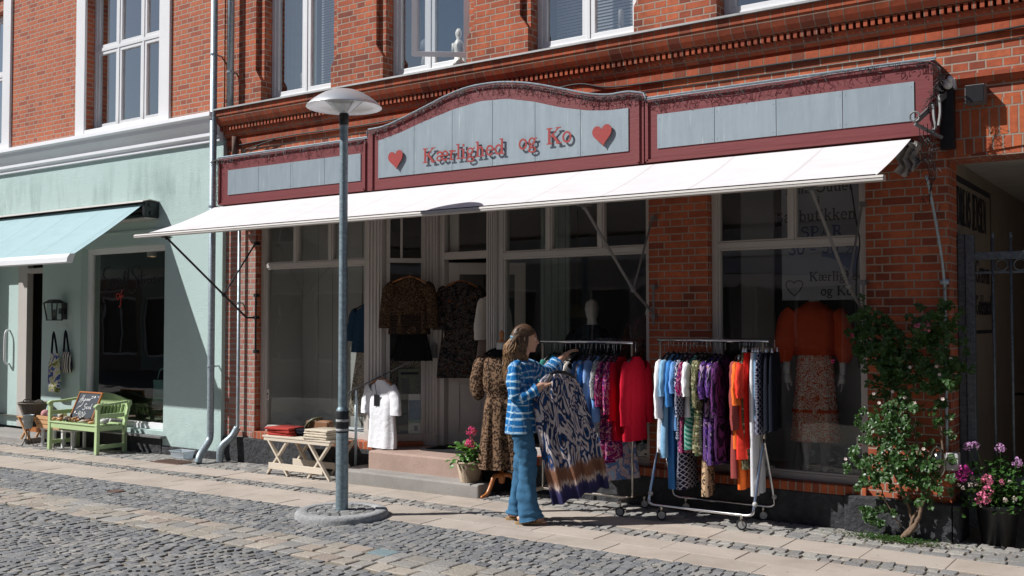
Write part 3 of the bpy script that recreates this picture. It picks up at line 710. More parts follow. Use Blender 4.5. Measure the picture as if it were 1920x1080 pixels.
# oblique show pane into the doorway
mb = MB(); a, b = Vector((-7.56, 8.42, 0)), Vector((-7.25, 8.72, 0))
def ob(t0, t1, z0, z1, w=.06): p, q = a.lerp(b, t0), a.lerp(b, t1); mb.obox((p.x, p.y, (z0 + z1) / 2), (q.x, q.y, (z0 + z1) / 2), w, z1 - z0)
ob(0, 1, .346, .42); ob(0, 1, 2.33, 2.38); ob(0, 1, 2.92, 2.978); ob(0, .1, .421, 2.329); ob(.9, 1, .421, 2.329); ob(0, .1, 2.381, 2.919); ob(.9, 1, 2.381, 2.919); ob(.36, .42, 2.381, 2.919, .04)
fr = mb.build('side_window', 'old_white_paint', B, bevel=.003)
g = MB(); g.quad((a.x, a.y, .4), (b.x, b.y, .4), (b.x, b.y, 2.95), (a.x, a.y, 2.95)); g.build('pane', 'shop_glass', fr)
# right side of the recess
mb = MB(); mb.obox((-6.08, 8.48, 1.64), (-6.22, 8.8, 1.64), .05, 2.66); mb.build('recess_side', 'old_white_paint', B)
# door frame, fanlight, open door leaf
mb = MB(); DY = 8.74
mb.box(-7.056, -6.99, DY, DY + .08, .302, 2.978); mb.box(-6.22, -6.16, DY, DY + .08, .302, 2.978); mb.box(-6.989, -6.221, DY, DY + .08, 2.36, 2.44); mb.box(-6.989, -6.221, DY, DY + .08, 2.92, 2.978)
mb.box(-6.989, -6.86, DY + .09, DY + .11, 2.441, 2.92)
df = mb.build('door_frame', 'old_white_paint', B, bevel=.003)
g = MB(); g.quad((-6.99, DY + .05, 2.43), (-6.22, DY + .05, 2.43), (-6.22, DY + .05, 2.93), (-6.99, DY + .05, 2.93)); g.build('pane', 'shop_glass', df)
mb = MB(); hx, hy = -6.99, DY + .08; A = R(40)    # leaf swung inwards
ux, uy = math.cos(A), math.sin(A)
def D(u, n, z): return (hx + u * ux + n * uy, hy + u * uy - n * ux, z)
def dbox(m, u0, u1, n0, n1, z0, z1):
    v = [D(u0, n0, z0), D(u1, n0, z0), D(u1, n1, z0), D(u0, n1, z0), D(u0, n0, z1), D(u1, n0, z1), D(u1, n1, z1), D(u0, n1, z1)]
    m.add(v, [(0, 3, 2, 1), (4, 5, 6, 7), (0, 1, 5, 4), (1, 2, 6, 5), (2, 3, 7, 6), (3, 0, 4, 7)])
DW = .86
for q in ((0, .12, -.02, .02, .31, 2.33), (DW - .12, DW, -.02, .02, .31, 2.33), (.121, DW - .121, -.02, .02, 2.2, 2.33), (.121, DW - .121, -.02, .02, .98, 1.12), (.121, DW - .121, -.02, .02, .31, .46), (.40, .47, -.018, .018, .461, .979), (.121, .399, -.008, .008, .461, .979), (.471, DW - .121, -.008, .008, .461, .979),
          (.17, .36, .009, .014, .52, .92), (.51, .70, .009, .014, .52, .92), (.06, .80, .021, .034, .33, .37)): dbox(mb, *q)
leaf = mb.build('door', 'old_white_paint', B, bevel=.003)
g = MB(); dbox(g, .12, DW - .12, -.003, .003, 1.12, 2.2); g.build('pane', 'shop_glass', leaf)
mb = MB(); dbox(mb, .78, .80, .021, .07, 1.05, 1.07); dbox(mb, .70, .80, .06, .075, 1.05, 1.07); mb.build('door_handle', 'old_chrome', leaf)
# notice on the door
mb = MB(); dbox(mb, .17, .30, .0045, .0065, 1.17, 1.42); tag(mb.build('door_notice', 'paper', org=D(.2, .01, 1.17)), 'small framed paper notice stuck inside the glass of the open shop door', 'notice')

# steps and threshold
def roundslab(x0, x1, y0, y1, z0, z1, mat, name, lab):
    mb = MB(); mb.box(x0, x1, y0, y1, z0, z1); tag(mb.build(name, mat, org=((x0 + x1) / 2, y0, z0), bevel=.018), lab, 'step')
roundslab(-7.66, -5.80, 7.78, 8.02, -.05, .11, 'grey_granite', 'lower_step', 'long worn grey granite lower step in front of the shop door')
roundslab(-7.43, -5.96, 8.0, 9.1, -.04, .298, 'red_granite', 'upper_step', 'reddish granite upper step below the shop door, behind the flower basket')
mb = MB(); mb.box(-7.66, -5.80, 8.021, 8.24, -.05, .108); tag(mb.build('step_bed', 'grey_granite', org=(-6.7, 8.1, 0)), 'grey stone bed joining the lower step to the plinth', 'step')
mb = MB(); mb.box(-6.98, -6.1, 8.32, 8.80, .299, .312)
cloth('doormat_black', (.018, .018, .02)); tag(mb.build('door_mat', 'doormat_black', org=(-6.6, 8.5, .3), bevel=.004), 'black door mat on the upper step in the doorway', 'door mat')

# shop room
def room(x0, x1, y0, y1, z0, z1, mats, name, par):
    for nm, q, mt in (('floor', [(x0, y0, z0), (x1, y0, z0), (x1, y1, z0), (x0, y1, z0)], mats[0]), ('ceiling', [(x0, y0, z1), (x0, y1, z1), (x1, y1, z1), (x1, y0, z1)], mats[1])):
        mb = MB(); mb.quad(*q); mb.build(name + '_' + nm, mt, par)
    mb = MB(); mb.quad((x0, y1, z0), (x1, y1, z0), (x1, y1, z1), (x0, y1, z1)); mb.quad((x0, y0, z0), (x0, y1, z0), (x0, y1, z1), (x0, y0, z1)); mb.quad((x1, y0, z0), (x1, y1, z0), (x1, y1, z1), (x1, y0, z1))
    mb.build(name + '_wall', mats[1], par)
room(-9.9, -1.95, 8.64, 13.5, .295, 2.985, ('interior_floor', 'interior_wall'), 'showroom', B)
# display platforms and backs
mb = MB(); mb.box(-9.56, -7.6, 8.47, 9.0, .30, .36); mb.box(-5.98, -4.26, 8.47, 9.2, .30, .36); mb.box(-3.64, -2.31, 8.47, 9.3, .30, .36); mb.build('display_platform', 'grey_granite', B)
mb = MB(); mb.box(-9.56, -8.25, 9.05, 9.08, .361, 2.97)
for k in range(5): mb.box(-9.3 + k * .25, -9.26 + k * .25, 9.04, 9.0495, .361, 2.97)
mb.box(-9.568, -9.54, 8.47, 9.045, .361, 2.97)
mb.build('display_back', 'grey_panel', B)
mb = MB(); mb.box(-3.63, -2.32, 9.30, 9.33, .361, 1.50); mb.box(-3.63, -2.32, 9.27, 9.299, 1.47, 1.505)
for z in (.62, .86, 1.1): mb.box(-3.63, -2.32, 9.292, 9.299, z, z + .006)
mb.box(-3.75, -3.42, 9.29, 9.32, 1.51, 2.97)
mb.build('display_back', 'panel_white', B)
mb = MB(); mb.box(-5.98, -5.62, 9.15, 9.18, .361, 2.97)
for k in range(4): mb.box(-5.96 + k * .09, -5.93 + k * .09, 9.13, 9.149, .361, 2.97)
mb.build('display_back', 'curtain_green', B)
# gateway
mb = MB(); mb.quad((-1.665, 8.63, -.05), (-1.665, 16, -.05), (-1.665, 16, 3.1), (-1.665, 8.63, 3.1)); mb.quad((1.6, 8.63, -.05), (1.6, 16, -.05), (1.6, 16, 3.1), (1.6, 8.63, 3.1)); mb.quad((-1.665, 16, -.05), (1.6, 16, -.05), (1.6, 16, 3.1), (-1.665, 16, 3.1))
mb.build('passage_wall', 'passage_plaster', B)
mb = MB(); mb.quad((-1.665, 8.63, 2.96), (1.6, 8.63, 2.96), (1.6, 16, 2.96), (-1.665, 16, 2.96)); mb.build('passage_ceiling', 'soffit_white', B)
mb = MB(); mb.quad((-1.665, 8.3, -.012), (1.6, 8.3, -.012), (1.6, 16, -.012), (-1.665, 16, -.012)); mb.build('passage_floor', 'far_paving', kind='structure')
# roof mass above, so the building has depth
mb = MB(); mb.box(-10.12, 4, Y0 + .001, 16.2, 7.601, 7.8); mb.prismx([(Y0 - .2, 7.8), (16.4, 7.8), (12.3, 11)], -10.12, 4); mb.build('roof', 'terracotta', B)
mb = MB(); mb.box(-10.12, -10.0, 8.64, 16.2, 0, 7.6); mb.box(3.9, 4, 8.64, 16.2, 0, 7.6); mb.box(-10.12, 4, 16.2, 16.3, 0, 7.6); mb.build('side_wall', 'shop_brick', B)

# ------------------------------------------------------------------ green rendered building
Gb = thing('green_building', 'pale green rendered ground floor with brick above and a white cornice, left building', 'building', (-15, 8.24, 0))
GY = 8.24
gh = [(-13.17, -11.27, .24, 2.70), (-16.2, -14.15, 0, 2.80)]
mb = MB(); mb.wall(-24, -10.122, .02, 3.94, GY, GY + .3, gh); mb.build('rendered_wall', 'green_render', Gb)
mb = MB(); mb.wall(-24, -10.122, 4.24, 7.9, GY, GY + .3, [(-13.1, -11.40, 4.38, 6.5), (-17.0, -15.30, 4.38, 6.5), (-20.9, -19.2, 4.38, 6.5)]); mb.build('brick_wall', 'green_side_brick', Gb)
mb = MB(); mb.box(-24, -10.122, GY + .31, 16, 0, 8.0, 'fb') if 0 else None
mb.box(-10.30, -10.13, GY + .301, 16, .02, 7.9); mb.box(-24, -23.8, GY + .301, 16, .02, 7.9); mb.build('side_wall', 'green_render', Gb)
mb = MB(); mb.prismx([(GY - .25, 7.9), (16.2, 7.9), (12.2, 11.2)], -24, -10.122); mb.build('roof', 'terracotta', Gb)
mb = MB(); mb.prismx([(GY + .1, 4.29), (8.045, 4.275), (8.04, 4.22), (8.075, 4.20), (8.09, 4.15), (8.14, 4.09), (8.165, 4.05), (8.165, 4.0), (8.20, 3.975), (8.20, 3.93), (GY + .1, 3.93)], -24, -10.15)
mb.build('cornice', 'cornice_white', Gb, bevel=.004)
mb = MB(); mb.box(-16.4, -11.0, GY - .02, GY - .001, 2.86, 2.90); mb.build('plaster_band', 'green_render', Gb, bevel=.006)
mb = MB(); mb.box(-13.2, -11.28, GY - .02, GY + .12, -.1, .155); mb.box(-11.28, -10.13, GY - .012, GY + .1, -.1, .06); mb.box(-24, -16.2, GY - .012, GY + .1, -.1, .1); mb.box(-14.15, -13.2, GY - .012, GY + .1, -.1, .1)
mb.build('plinth', 'black_plinth', Gb, bevel=.01)
mb = MB(); mb.box(-13.2, -11.2, GY - .09, GY + .06, .155, .185); mb.build('window_sill', 'lead_grey', Gb, bevel=.004)
casement(Gb, -13.168, -11.272, .242, 2.698, GY + .10, [], None, fw=.06, mat='white_paint', gname='shop_glass', name='shop_window', sash=.02, depth=.08)
for (xa, xb) in ((-13.1, -11.40), (-17.0, -15.30), (-20.9, -19.2)):
    w = (xb - xa) / 3
    casement(Gb, xa, xb, 4.382, 6.498, GY + .12, [xa + w, xa + 2 * w], 5.54, fw=.05, name='window', sash=.045)
    mb = MB(); mb.box(xa - .22, xa - .001, GY - .035, GY + .12, 4.291, 6.7); mb.box(xb + .001, xb + .22, GY - .035, GY + .12, 4.291, 6.7); mb.box(xa - .22, xb + .22, GY - .035, GY + .12, 6.701, 6.9); mb.box(xa, xb, GY - .03, GY + .12, 4.291, 4.38)
    mb.build('window_surround', 'white_paint', Gb, bevel=.004)
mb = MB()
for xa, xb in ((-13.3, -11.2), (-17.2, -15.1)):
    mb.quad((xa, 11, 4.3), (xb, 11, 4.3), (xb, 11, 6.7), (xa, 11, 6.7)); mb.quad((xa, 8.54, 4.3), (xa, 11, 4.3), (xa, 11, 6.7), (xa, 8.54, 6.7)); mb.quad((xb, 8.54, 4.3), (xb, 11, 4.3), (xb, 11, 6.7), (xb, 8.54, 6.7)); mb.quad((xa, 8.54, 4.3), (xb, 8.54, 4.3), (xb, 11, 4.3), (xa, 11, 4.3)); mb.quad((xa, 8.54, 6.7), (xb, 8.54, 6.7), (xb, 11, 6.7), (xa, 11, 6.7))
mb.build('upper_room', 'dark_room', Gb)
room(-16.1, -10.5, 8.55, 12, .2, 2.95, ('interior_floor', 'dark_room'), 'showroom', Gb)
# doorway of the green shop
mb = MB(); mb.box(-16.19, -15.46, 8.62, 8.66, .03, 2.78); mb.build('door', 'green_render', Gb)
mb = MB(); mb.box(-15.455, -15.20, 8.60, 8.70, .03, 2.78); mb.box(-15.198, -14.16, 8.60, 8.70, 2.42, 2.50); mb.box(-14.25, -14.16, 8.6, 8.7, .03, 2.41) 
mb.build('door_frame', 'old_white_paint', Gb, bevel=.004)
mb = MB(); mb.tube(smooth_pts([(-15.72, 8.615, 1.0), (-15.70, 8.54, 1.03), (-15.70, 8.53, 1.25), (-15.70, 8.54, 1.5), (-15.72, 8.615, 1.53)], 4), .018, 8); mb.build('door_handle', 'white_lacquer', Gb, smooth=True)
mb = MB(); mb.box(-16.2, -14.0, 7.93, 8.62, -.15, -.005); tag(mb.build('door_slab', 'grey_granite', org=(-15, 8.2, -.1), bevel=.01), 'flat grey stone slab before the doorway of the green shop', 'doorstep')
# ------------------------------------------------------------------ sign board over the shop front
SG = thing('shop_sign_board', 'dark red wooden sign board with grey zinc panels above the white awning', 'shop sign', (-5.8, 8.02, 3.08))
top = [(-4.14, 3.70), (-4.30, 3.735), (-4.51, 3.735), (-4.73, 3.775), (-5.02, 3.86), (-5.32, 3.945), (-5.57, 3.995), (-5.80, 4.02), (-6.10, 4.018), (-6.37, 3.972), (-6.65, 3.895), (-7.0, 3.80), (-7.25, 3.745), (-7.47, 3.735)]
tp = [(p.x, p.z) for p in smooth_pts([(x, 0, z) for x, z in top], 4)]
mb = MB(); mb.box(-9.94, -7.472, 8.03, 8.29, 3.085, 3.655); mb.box(-4.138, -1.70, 8.03, 8.29, 3.085, 3.650)
mb.prism([(-7.47, 3.082), (-4.14, 3.082)] + tp, 8.015, 8.285)
board = mb.build('board', 'red_sign_paint', SG)
# raised mouldings
def mould(pts, y, w=.028, d=.014, closed=False):
    m = MB(); pts = [Vector((x, y, z)) for x, z in pts]
    for a, b in zip(pts, pts[1:]): m.obox(a, b, d * 2, w, (0, -1, 0)) if 0 else m.obox(a, b, w, d * 2, (0, -1, 0))
    return m
for nm, pts in (('left', [(-9.925, 3.10), (-9.925, 3.64), (-7.52, 3.64), (-7.52, 3.10), (-9.925, 3.10)]), ('right', [(-4.11, 3.10), (-4.11, 3.635), (-1.715, 3.635), (-1.715, 3.10), (-4.11, 3.10)])):
    mould(pts, 8.026).build('moulding', 'red_sign_paint', SG)
m2 = mould([(-7.40, 3.10), (-7.40, 3.70)], 8.012); q = [(x, z - .022) for x, z in tp if -7.42 < x < -4.2]
for a, b in zip(q, q[1:]): m2.obox((a[0], 8.012, a[1]), (b[0], 8.012, b[1]), .026, .028, (0, -1, 0))
m2.obox((-4.19, 8.012, 3.10), (-4.19, 8.012, 3.7), .028, .028, (0, -1, 0)); m2.build('moulding', 'red_sign_paint', SG)
# zinc panels with seams
def panel(xa, xb, z0, f, n, y):
    for k in range(n):
        a, b = lerp(xa, xb, k / n) + .0025, lerp(xa, xb, (k + 1) / n) - .0025
        pts = [(a, z0), (b, z0)] + [(lerp(b, a, i / 8), f(lerp(b, a, i / 8))) for i in range(9)]
        m = MB(); m.prism(pts, y, y + .006)
        for x, z in ((a + .02, z0 + .03), (b - .02, z0 + .03), (a + .02, f(a) - .04), (b - .02, f(b) - .04)): m.lathe([(.0001, .0), (.004, .0005), (.0001, .001)], (x, y, z), 6) if 0 else m.box(x - .003, x + .003, y - .002, y, z - .003, z + .003)
        m.build('zinc_panel', 'zinc_sheet', SG)
panel(-9.77, -7.58, 3.203, lambda x: 3.503, 4, 8.022)
panel(-4.012, -1.838, 3.205, lambda x: 3.508, 4, 8.022)
cp = [(-7.314, 3.61), (-7.0, 3.665), (-6.70, 3.74), (-6.285, 3.826), (-5.948, 3.866), (-5.624, 3.850), (-5.311, 3.782), (-5.01, 3.69), (-4.719, 3.626), (-4.50, 3.60), (-4.287, 3.598)]
def cf(x):
    for a, b in zip(cp, cp[1:]):
        if a[0] <= x <= b[0]: return lerp(a[1], b[1], (x - a[0]) / (b[0] - a[0]))
    return cp[0][1] if x < cp[0][0] else cp[-1][1]
panel(-7.312, -4.287, 3.207, cf, 6, 8.006)
# capping
mb = MB(); mb.tube([(-9.96, 8.03, 3.675), (-8.6, 8.03, 3.673), (-7.49, 8.03, 3.672), (-7.485, 8.02, 3.74)], .010, 6)
mb.tube([(x, 8.02, z + .014) for x, z in reversed(tp)] + [(-4.12, 8.02, 3.665)], .010, 6)
mb.tube([(-4.11, 8.03, 3.668), (-3, 8.03, 3.67), (-1.68, 8.03, 3.668)], .010, 6)
mb.box(-9.95, -7.475, 8.02, 8.30, 3.656, 3.662); mb.box(-4.135, -1.69, 8.02, 8.30, 3.651, 3.657)
mb.build('capping', 'pipe_zinc', SG)
# letters and hearts stand off the panels
def PS(x0, z0):
    return lambda u, v, e: (x0 + u, 7.986 - e, z0 + v)
for tx, sz, px, pz, sw in (('Kærlighed', .195, -6.675, 3.312, 1.18), ('og', .195, -5.475, 3.335, 1.12), ('Ko', .20, -5.155, 3.352, 1.12)):
    mb = MB(); write(mb, tx, sz, PS(px, pz), .005, sw, .0, 1.0); mb.build('lettering', 'letter_red', SG)
def heart(cx, cz, w, tilt):
    pts = []
    for i in range(28):
        t = 2 * math.pi * i / 28
        x = 16 * math.sin(t) ** 3; y = 13 * math.cos(t) - 5 * math.cos(2 * t) - 2 * math.cos(3 * t) - math.cos(4 * t)
        x, y = x / 32 * w, y / 30 * w * 1.0; c, s_ = math.cos(tilt), math.sin(tilt)
        pts.append((cx + x * c - y * s_, cz + x * s_ + y * c))
    m = MB(); m.prism(pts, 7.978, 7.986); m.box(cx - .004, cx + .004, 7.986, 8.007, cz - .004, cz + .004); m.build('heart', 'letter_red', SG)
heart(-7.04, 3.39, .205, .12); heart(-4.545, 3.385, .205, .10)
# fairy lights clipped along the top of the board
def fairy(pts, name, lab, n, drop=.05, r=.0022, seed=1):
    rr = random.Random(seed); m = MB(); P = smooth_pts(pts, 8); L = len(P) - 1
    m.tube([p + Vector((0, rr.uniform(-.004, .004), rr.uniform(-.006, .006))) for p in P], r * 1.2, 4)
    for k in range(n):
        p = P[rr.randrange(L)].lerp(P[min(L, rr.randrange(L))], 0); i = rr.randrange(L); p = P[i].lerp(P[i + 1], rr.random())
        a = p; b = a + Vector((rr.uniform(-.05, .05), rr.uniform(-.025, .0), -rr.uniform(.01, drop))); c = b + Vector((rr.uniform(-.03, .03), rr.uniform(-.01, .005), rr.uniform(-.02, .012)))
        m.tube([a, b, c], [r * .7, r * .8, r * 1.4], 3)
    t = tag(m.build(name, 'cable_black', org=pts[0]), lab, 'fairy lights', 'fairy lights round the sign board'); return t
fairy([(-9.93, 8.008, 3.655), (-9.93, 8.004, 3.64), (-8.7, 8.002, 3.645), (-7.5, 8.002, 3.64)], 'fairy_light_string', 'dark fairy light string along the top left of the red sign board', 230, .06, seed=2)
fairy([(x, 7.99, z - .012) for x, z in reversed(tp[::3])], 'fairy_light_string', 'dark string of fairy lights following the curved top of the sign board', 330, .06, seed=3)
fairy([(-4.1, 8.002, 3.645), (-3, 8.0, 3.632), (-1.74, 8.002, 3.64), (-1.735, 8.0, 3.30)], 'fairy_light_string', 'dark fairy light string along the right part of the sign board and down its end', 260, .06, seed=4)
fairy([(-9.935, 8.002, 3.64), (-9.94, 8.0, 3.35), (-9.94, 8.0, 3.1)], 'fairy_light_string', 'short string of fairy lights down the left end of the sign board', 40, .06, seed=5)

# bracket with a tangle of lights at the right end
HK = thing('sign_bracket', 'grey iron bracket with scrolls sticking out at the right end of the sign board', 'bracket', (-1.66, 8.29, 3.3))
mb = MB()
mb.obox((-1.64, 8.25, 3.44), (-1.80, 7.86, 3.16), .012, .04)
mb.tube([(-1.80 + .035 * math.cos(t * .5), 7.86 + .0 * t, 3.205 + .035 * math.sin(t * .5)) for t in range(13)], .008, 5)
mb.tube(smooth_pts([(-1.70, 8.0, 3.31), (-1.69, 7.98, 3.20), (-1.68, 7.97, 3.12), (-1.73, 7.96, 3.10)], 5), .012, 5)
mb.tube(smooth_pts([(-1.66, 8.02, 3.38), (-1.65, 8.0, 3.25), (-1.66, 7.98, 3.14)], 5), .012, 5)
mb.tube([(-1.80, 7.86, 3.15), (-1.64, 8.0, 3.05)], .014, 6)
mb.build('strap', 'lead_grey', HK)
mb = MB(); mb.box(-1.70, -1.60, 8.22, 8.298, 3.0, 3.5); mb.build('back_plate', 'dark_metal', HK)
rr = random.Random(5); mb = MB()
for k in range(70):
    x, y, z = -1.74 + rr.gauss(0, .035), 7.95 + rr.gauss(0, .03), 3.08 - abs(rr.gauss(0, .22))
    mb.tube([(x, y, z), (x + rr.uniform(-.04, .04), y + rr.uniform(-.02, .02), z - rr.uniform(.01, .05))], .0028, 3)
for k in range(5): mb.tube(smooth_pts([(-1.78 + .03 * k, 7.9, 3.15), (-1.77 + .02 * k, 7.94, 2.95), (-1.72 + .01 * k, 7.97, 2.75), (-1.73, 7.97, 2.55 + k * .05)], 4), .003, 3)
tag(mb.build('light_tangle', 'cable_black', org=(-1.74, 7.95, 3.08)), 'tangled bundle of dark fairy light cable hanging from the iron bracket', 'fairy lights')
mb = MB(); P = smooth_pts([(-1.76, 8.02, 2.78), (-1.74, 8.1, 2.60), (-1.70, 8.2, 2.2), (-1.69, 8.262, 1.95), (-1.69, 8.268, 1.8), (-1.69, 8.268, 0.68)], 4)
mb.tube(P, .011, 8)
for z in (1.98, 1.80): mb.box(-1.72, -1.66, 8.245, 8.298, z - .02, z + .02)
tag(mb.build('conduit', 'pipe_zinc', org=(-1.69, 8.26, .68), smooth=True), 'thin galvanised conduit running down the right brick pier to the socket box', 'conduit')
mb = MB(); mb.tube(smooth_pts([(-1.615, 8.27, 3.46), (-1.615, 8.27, 3.2), (-1.62, 8.27, 3.08), (-1.66, 8.27, 3.03), (-1.78, 8.2, 3.0)], 5), .008, 6)
tag(mb.build('cable', 'panel_white', org=(-1.6, 8.27, 3.4), smooth=True), 'thin pale cable running down from the white sensor beside the sign board', 'cable')
SN = thing('motion_sensor', 'small white motion sensor on the brick wall above the square lamp', 'sensor', (-1.62, 8.3, 3.5))
mb = MB(); mb.box(-1.655, -1.585, 8.22, 8.299, 3.46, 3.54); mb.build('housing', 'white_lacquer', SN, bevel=.008)
mb = MB(); mb.ball((-1.63, 8.19, 3.49), .04); mb.tube([(-1.62, 8.19, 3.50), (-1.60, 8.12, 3.52)], .02, 8); mb.build('sensor_head', 'white_lacquer', SN, smooth=True)
SL = thing('wall_lamp', 'square black wall lamp with a thin silver frame on the brick wall', 'wall lamp', (-1.44, 8.3, 3.39))
mb = MB(); mb.box(-1.51, -1.375, 8.175, 8.299, 3.32, 3.46); mb.build('housing', 'lead_grey', SL, bevel=.003)
mb = MB(); mb.box(-1.504, -1.381, 8.165, 8.1749, 3.326, 3.454); mb.build('front_glass', 'black_plastic', SL)
# loose rag at the right awning end
mb = MB(); rr = random.Random(9)
N, M_ = 10, 8
vs = [(-1.97 + .16 * i / N + .02 * math.sin(j * 1.3), 8.0 + .05 * math.sin(i * 1.9 + j * .6) + .02 * j / M_, 3.04 - .26 * j / M_ * (1 - .4 * abs(i / N - .4)) ) for j in range(M_ + 1) for i in range(N + 1)]
mb.add(vs, [(j * (N + 1) + i, j * (N + 1) + i + 1, (j + 1) * (N + 1) + i + 1, (j + 1) * (N + 1) + i) for j in range(M_) for i in range(N)])
cloth('rag_grey', (.35, .33, .31)); tag(mb.build('plastic_sheet', 'rag_grey', org=(-1.9, 8, 3), smooth=True), 'crumpled grey plastic sheet tucked under the right end of the sign board', 'plastic sheet')

# ------------------------------------------------------------------ white awning
def awncloth(name, col, dirt):
    t = NT(name); v = t.obj(); n = t.noise(t.obj((1, 3, 1)), 3, 5, .6)
    seam = t.ramp(t.wave(v, .42, 0, 0, 1, 'X'), [(.994, (0, 0, 0)), (.998, (1, 1, 1))])
    c = t.mix(t.ramp(n, [(.45, (0, 0, 0)), (.8, (.5,) * 3)]), col, dirt); c = t.mix(t.math('MULTIPLY', seam, .35), c, tuple(x * .6 for x in col))
    MAT[name] = t.pbr(c, .85, 0, t.bump(t.math('ADD', t.noise(t.obj((1.5, .5, .5)), 3, 3), t.math('MULTIPLY', seam, .3)), .35, .02), Specular_IOR_Level=.2)
awncloth('awning_white', (.66, .63, .64), (.53, .50, .495)); awncloth('awning_green', (.34, .475, .50), (.28, .40, .42))
AW = thing('white_awning', 'long white awning pulled out under the red sign board', 'awning', (-5.9, 8.29, 3.0))
def canopy(xa, xb, ya, za, yb, zb, par, mat, sagx=.012, seams=12, lip=None, seed=0):
    rr = random.Random(seed); mb = MB(); nx, ny = 120, 10; vs = []
    for top_ in (0, 1):
        for j in range(ny + 1):
            t = j / ny
            for i in range(nx + 1):
                x = lerp(xa, xb, i / nx)
                s = math.sin(math.pi * t) * (-.018 + sagx * math.sin(x * 2.1) * .5 + .004 * math.sin(x * 9)) - (.004 * abs(math.sin(x * 1.5)) * t)
                vs.append((x, lerp(ya, yb, t), lerp(za, zb, t) + s - .004 * top_))
    n = (nx + 1) * (ny + 1); fs = []
    for j in range(ny):
        for i in range(nx):
            a = j * (nx + 1) + i; fs.append((a, a + nx + 1, a + nx + 2, a + 1)); fs.append((n + a, n + a + 1, n + a + nx + 2, n + a + nx + 1))
    mb.add(vs, fs); return mb.build('canopy', mat, par, smooth=True)
canopy(-9.97, -1.86, 7.99, 3.062, 7.02, 2.675, AW, 'awning_white')
mb = MB()
for k in range(1, 14):
    x = lerp(-9.97, -1.86, k / 14); mb.obox((x, 7.98, 3.060), (x, 7.51, 2.856), .018, .002, (0, 0, 1)) if 0 else None
mb.box(-10.09, -1.80, 6.955, 7.03, 2.625, 2.645); mb.prismx([(6.95, 2.646), (7.03, 2.646), (7.03, 2.668), (6.965, 2.664)], -10.09, -1.80)
mb.build('front_bar', 'old_white_paint', AW, bevel=.003)
mb = MB(); mb.box(-9.97, -1.86, 6.975, 7.02, 2.6655, 2.674); mb.build('front_groove', 'dark_metal', AW)
mb = MB(); mb.tube([(-9.95, 8.05, 3.035), (-1.86, 8.05, 3.035)], .035, 12); mb.build('roller', 'dark_metal', AW, smooth=True)
for x, xw in ((-9.60, -9.515), (-4.18, -4.17), (-2.315, -2.30)):
    mb = MB(); w = (xw, 8.23, 1.76); j_ = (lerp(xw, x, .28), 7.88, 1.94)
    if x < -9: w = (xw, 8.22, 1.72); j_ = (-9.53, 8.03, 1.745)
    P = [w, (lerp(w[0], x, .12), 8.12, w[2] + (.0 if x < -9 else .03)), (x, 7.04, 2.61)] if x < -9 else [w, j_, (x, 7.04, 2.61)]
    mb.tube(P, .013, 8); 
    q = Vector(P[1]).lerp(Vector(P[2]), .30 if x < -9 else .02)
    mb.tube([(xw, 8.24, 2.62), q], .010, 8); mb.ball(q, .026)
    mb.box(x - .05, x + .05, 7.0, 7.08, 2.612, 2.622); mb.ball((x, 7.04, 2.605), .02)
    mb.tube([(xw, 8.252, 1.30 if x < -9 else 1.64), (xw, 8.252, 2.0)], .011, 6)
    for z in (1.31, 1.72, 1.99): 
        if z > 1.5 or x < -9: mb.box(xw - .02, xw + .02, 8.235, 8.299, z - .02, z + .02)
    mb.box(xw - .02, xw + .02, 8.235, 8.299, 2.60, 2.64)
    mb.build('folding_arm', 'dark_metal' if x < -9 else 'lead_grey', AW, smooth=False)

# green awning
GA = thing('green_awning', 'pale green awning pulled out over the left shop window', 'awning', (-13.5, 8.24, 3.2))
canopy(-15.9, -11.50, 8.07, 3.215, 7.08, 2.50, GA, 'awning_green', seed=3)
mb = MB(); mb.prismx([(8.238, 3.26), (8.10, 3.275), (7.99, 3.245), (7.985, 3.23), (8.09, 3.262), (8.238, 3.245)], -15.95, -11.40); mb.build('cassette_top', 'old_white_paint', GA)
mb = MB(); mb.box(-15.93, -11.42, 8.03, 8.236, 3.02, 3.035); mb.build('cassette_bottom', 'old_white_paint', GA)
mb = MB(); mb.tube([(-15.9, 8.12, 3.15), (-11.47, 8.12, 3.15)], .055, 12); mb.build('roller', 'dark_metal', GA, smooth=True)
mb = MB(); mb.box(-11.46, -11.40, 8.02, 8.237, 3.04, 3.24); mb.tube([(-11.40, 8.10, 3.20), (-11.385, 8.10, 3.20)], .03, 8); mb.tube([(-11.40, 8.12, 3.09), (-11.38, 8.12, 3.09)], .035, 8); mb.build('end_bracket', 'dark_metal', GA, bevel=.01)
mb = MB(); mb.prismx([(7.09, 2.51), (7.02, 2.505), (6.985, 2.46), (6.975, 2.40), (6.985, 2.385), (7.05, 2.39)], -15.9, -11.46); mb.build('front_bar', 'white_lacquer', GA, smooth=False)

# ------------------------------------------------------------------ downpipes and cables
def pipe(name, pts, r, mat, lab, clips=(), cat='drainpipe'):
    t = thing(name, lab, cat, pts[-1])
    m = MB(); m.tube(pts, r, 14); m.build('pipe', mat, t, smooth=True)
    for (x, y, z) in clips: m = MB(); m.lathe([(r, -.012), (r + .007, -.01), (r + .007, .01), (r, .012)], (x, y, z), 14); m.box(x - .008, x + .008, y + r, y + r + .09, z - .008, z + .008); m.build('clip', mat, t)
g0 = gz(-10)
pipe('downpipe', [(-10.17, 8.12, 7.6), (-10.17, 8.12, .32)] + smooth_pts([(-10.17, 8.12, .30), (-10.16, 8.09, .20), (-10.08, 7.90, .06), (-10.06, 7.86, g0 + .01)], 5), .043, 'pipe_zinc', 'long zinc downpipe between the green and the brick building with its foot bent outwards', [(-10.17, 8.12, 1.12), (-10.17, 8.12, 3.1), (-10.17, 8.12, 5.0)])
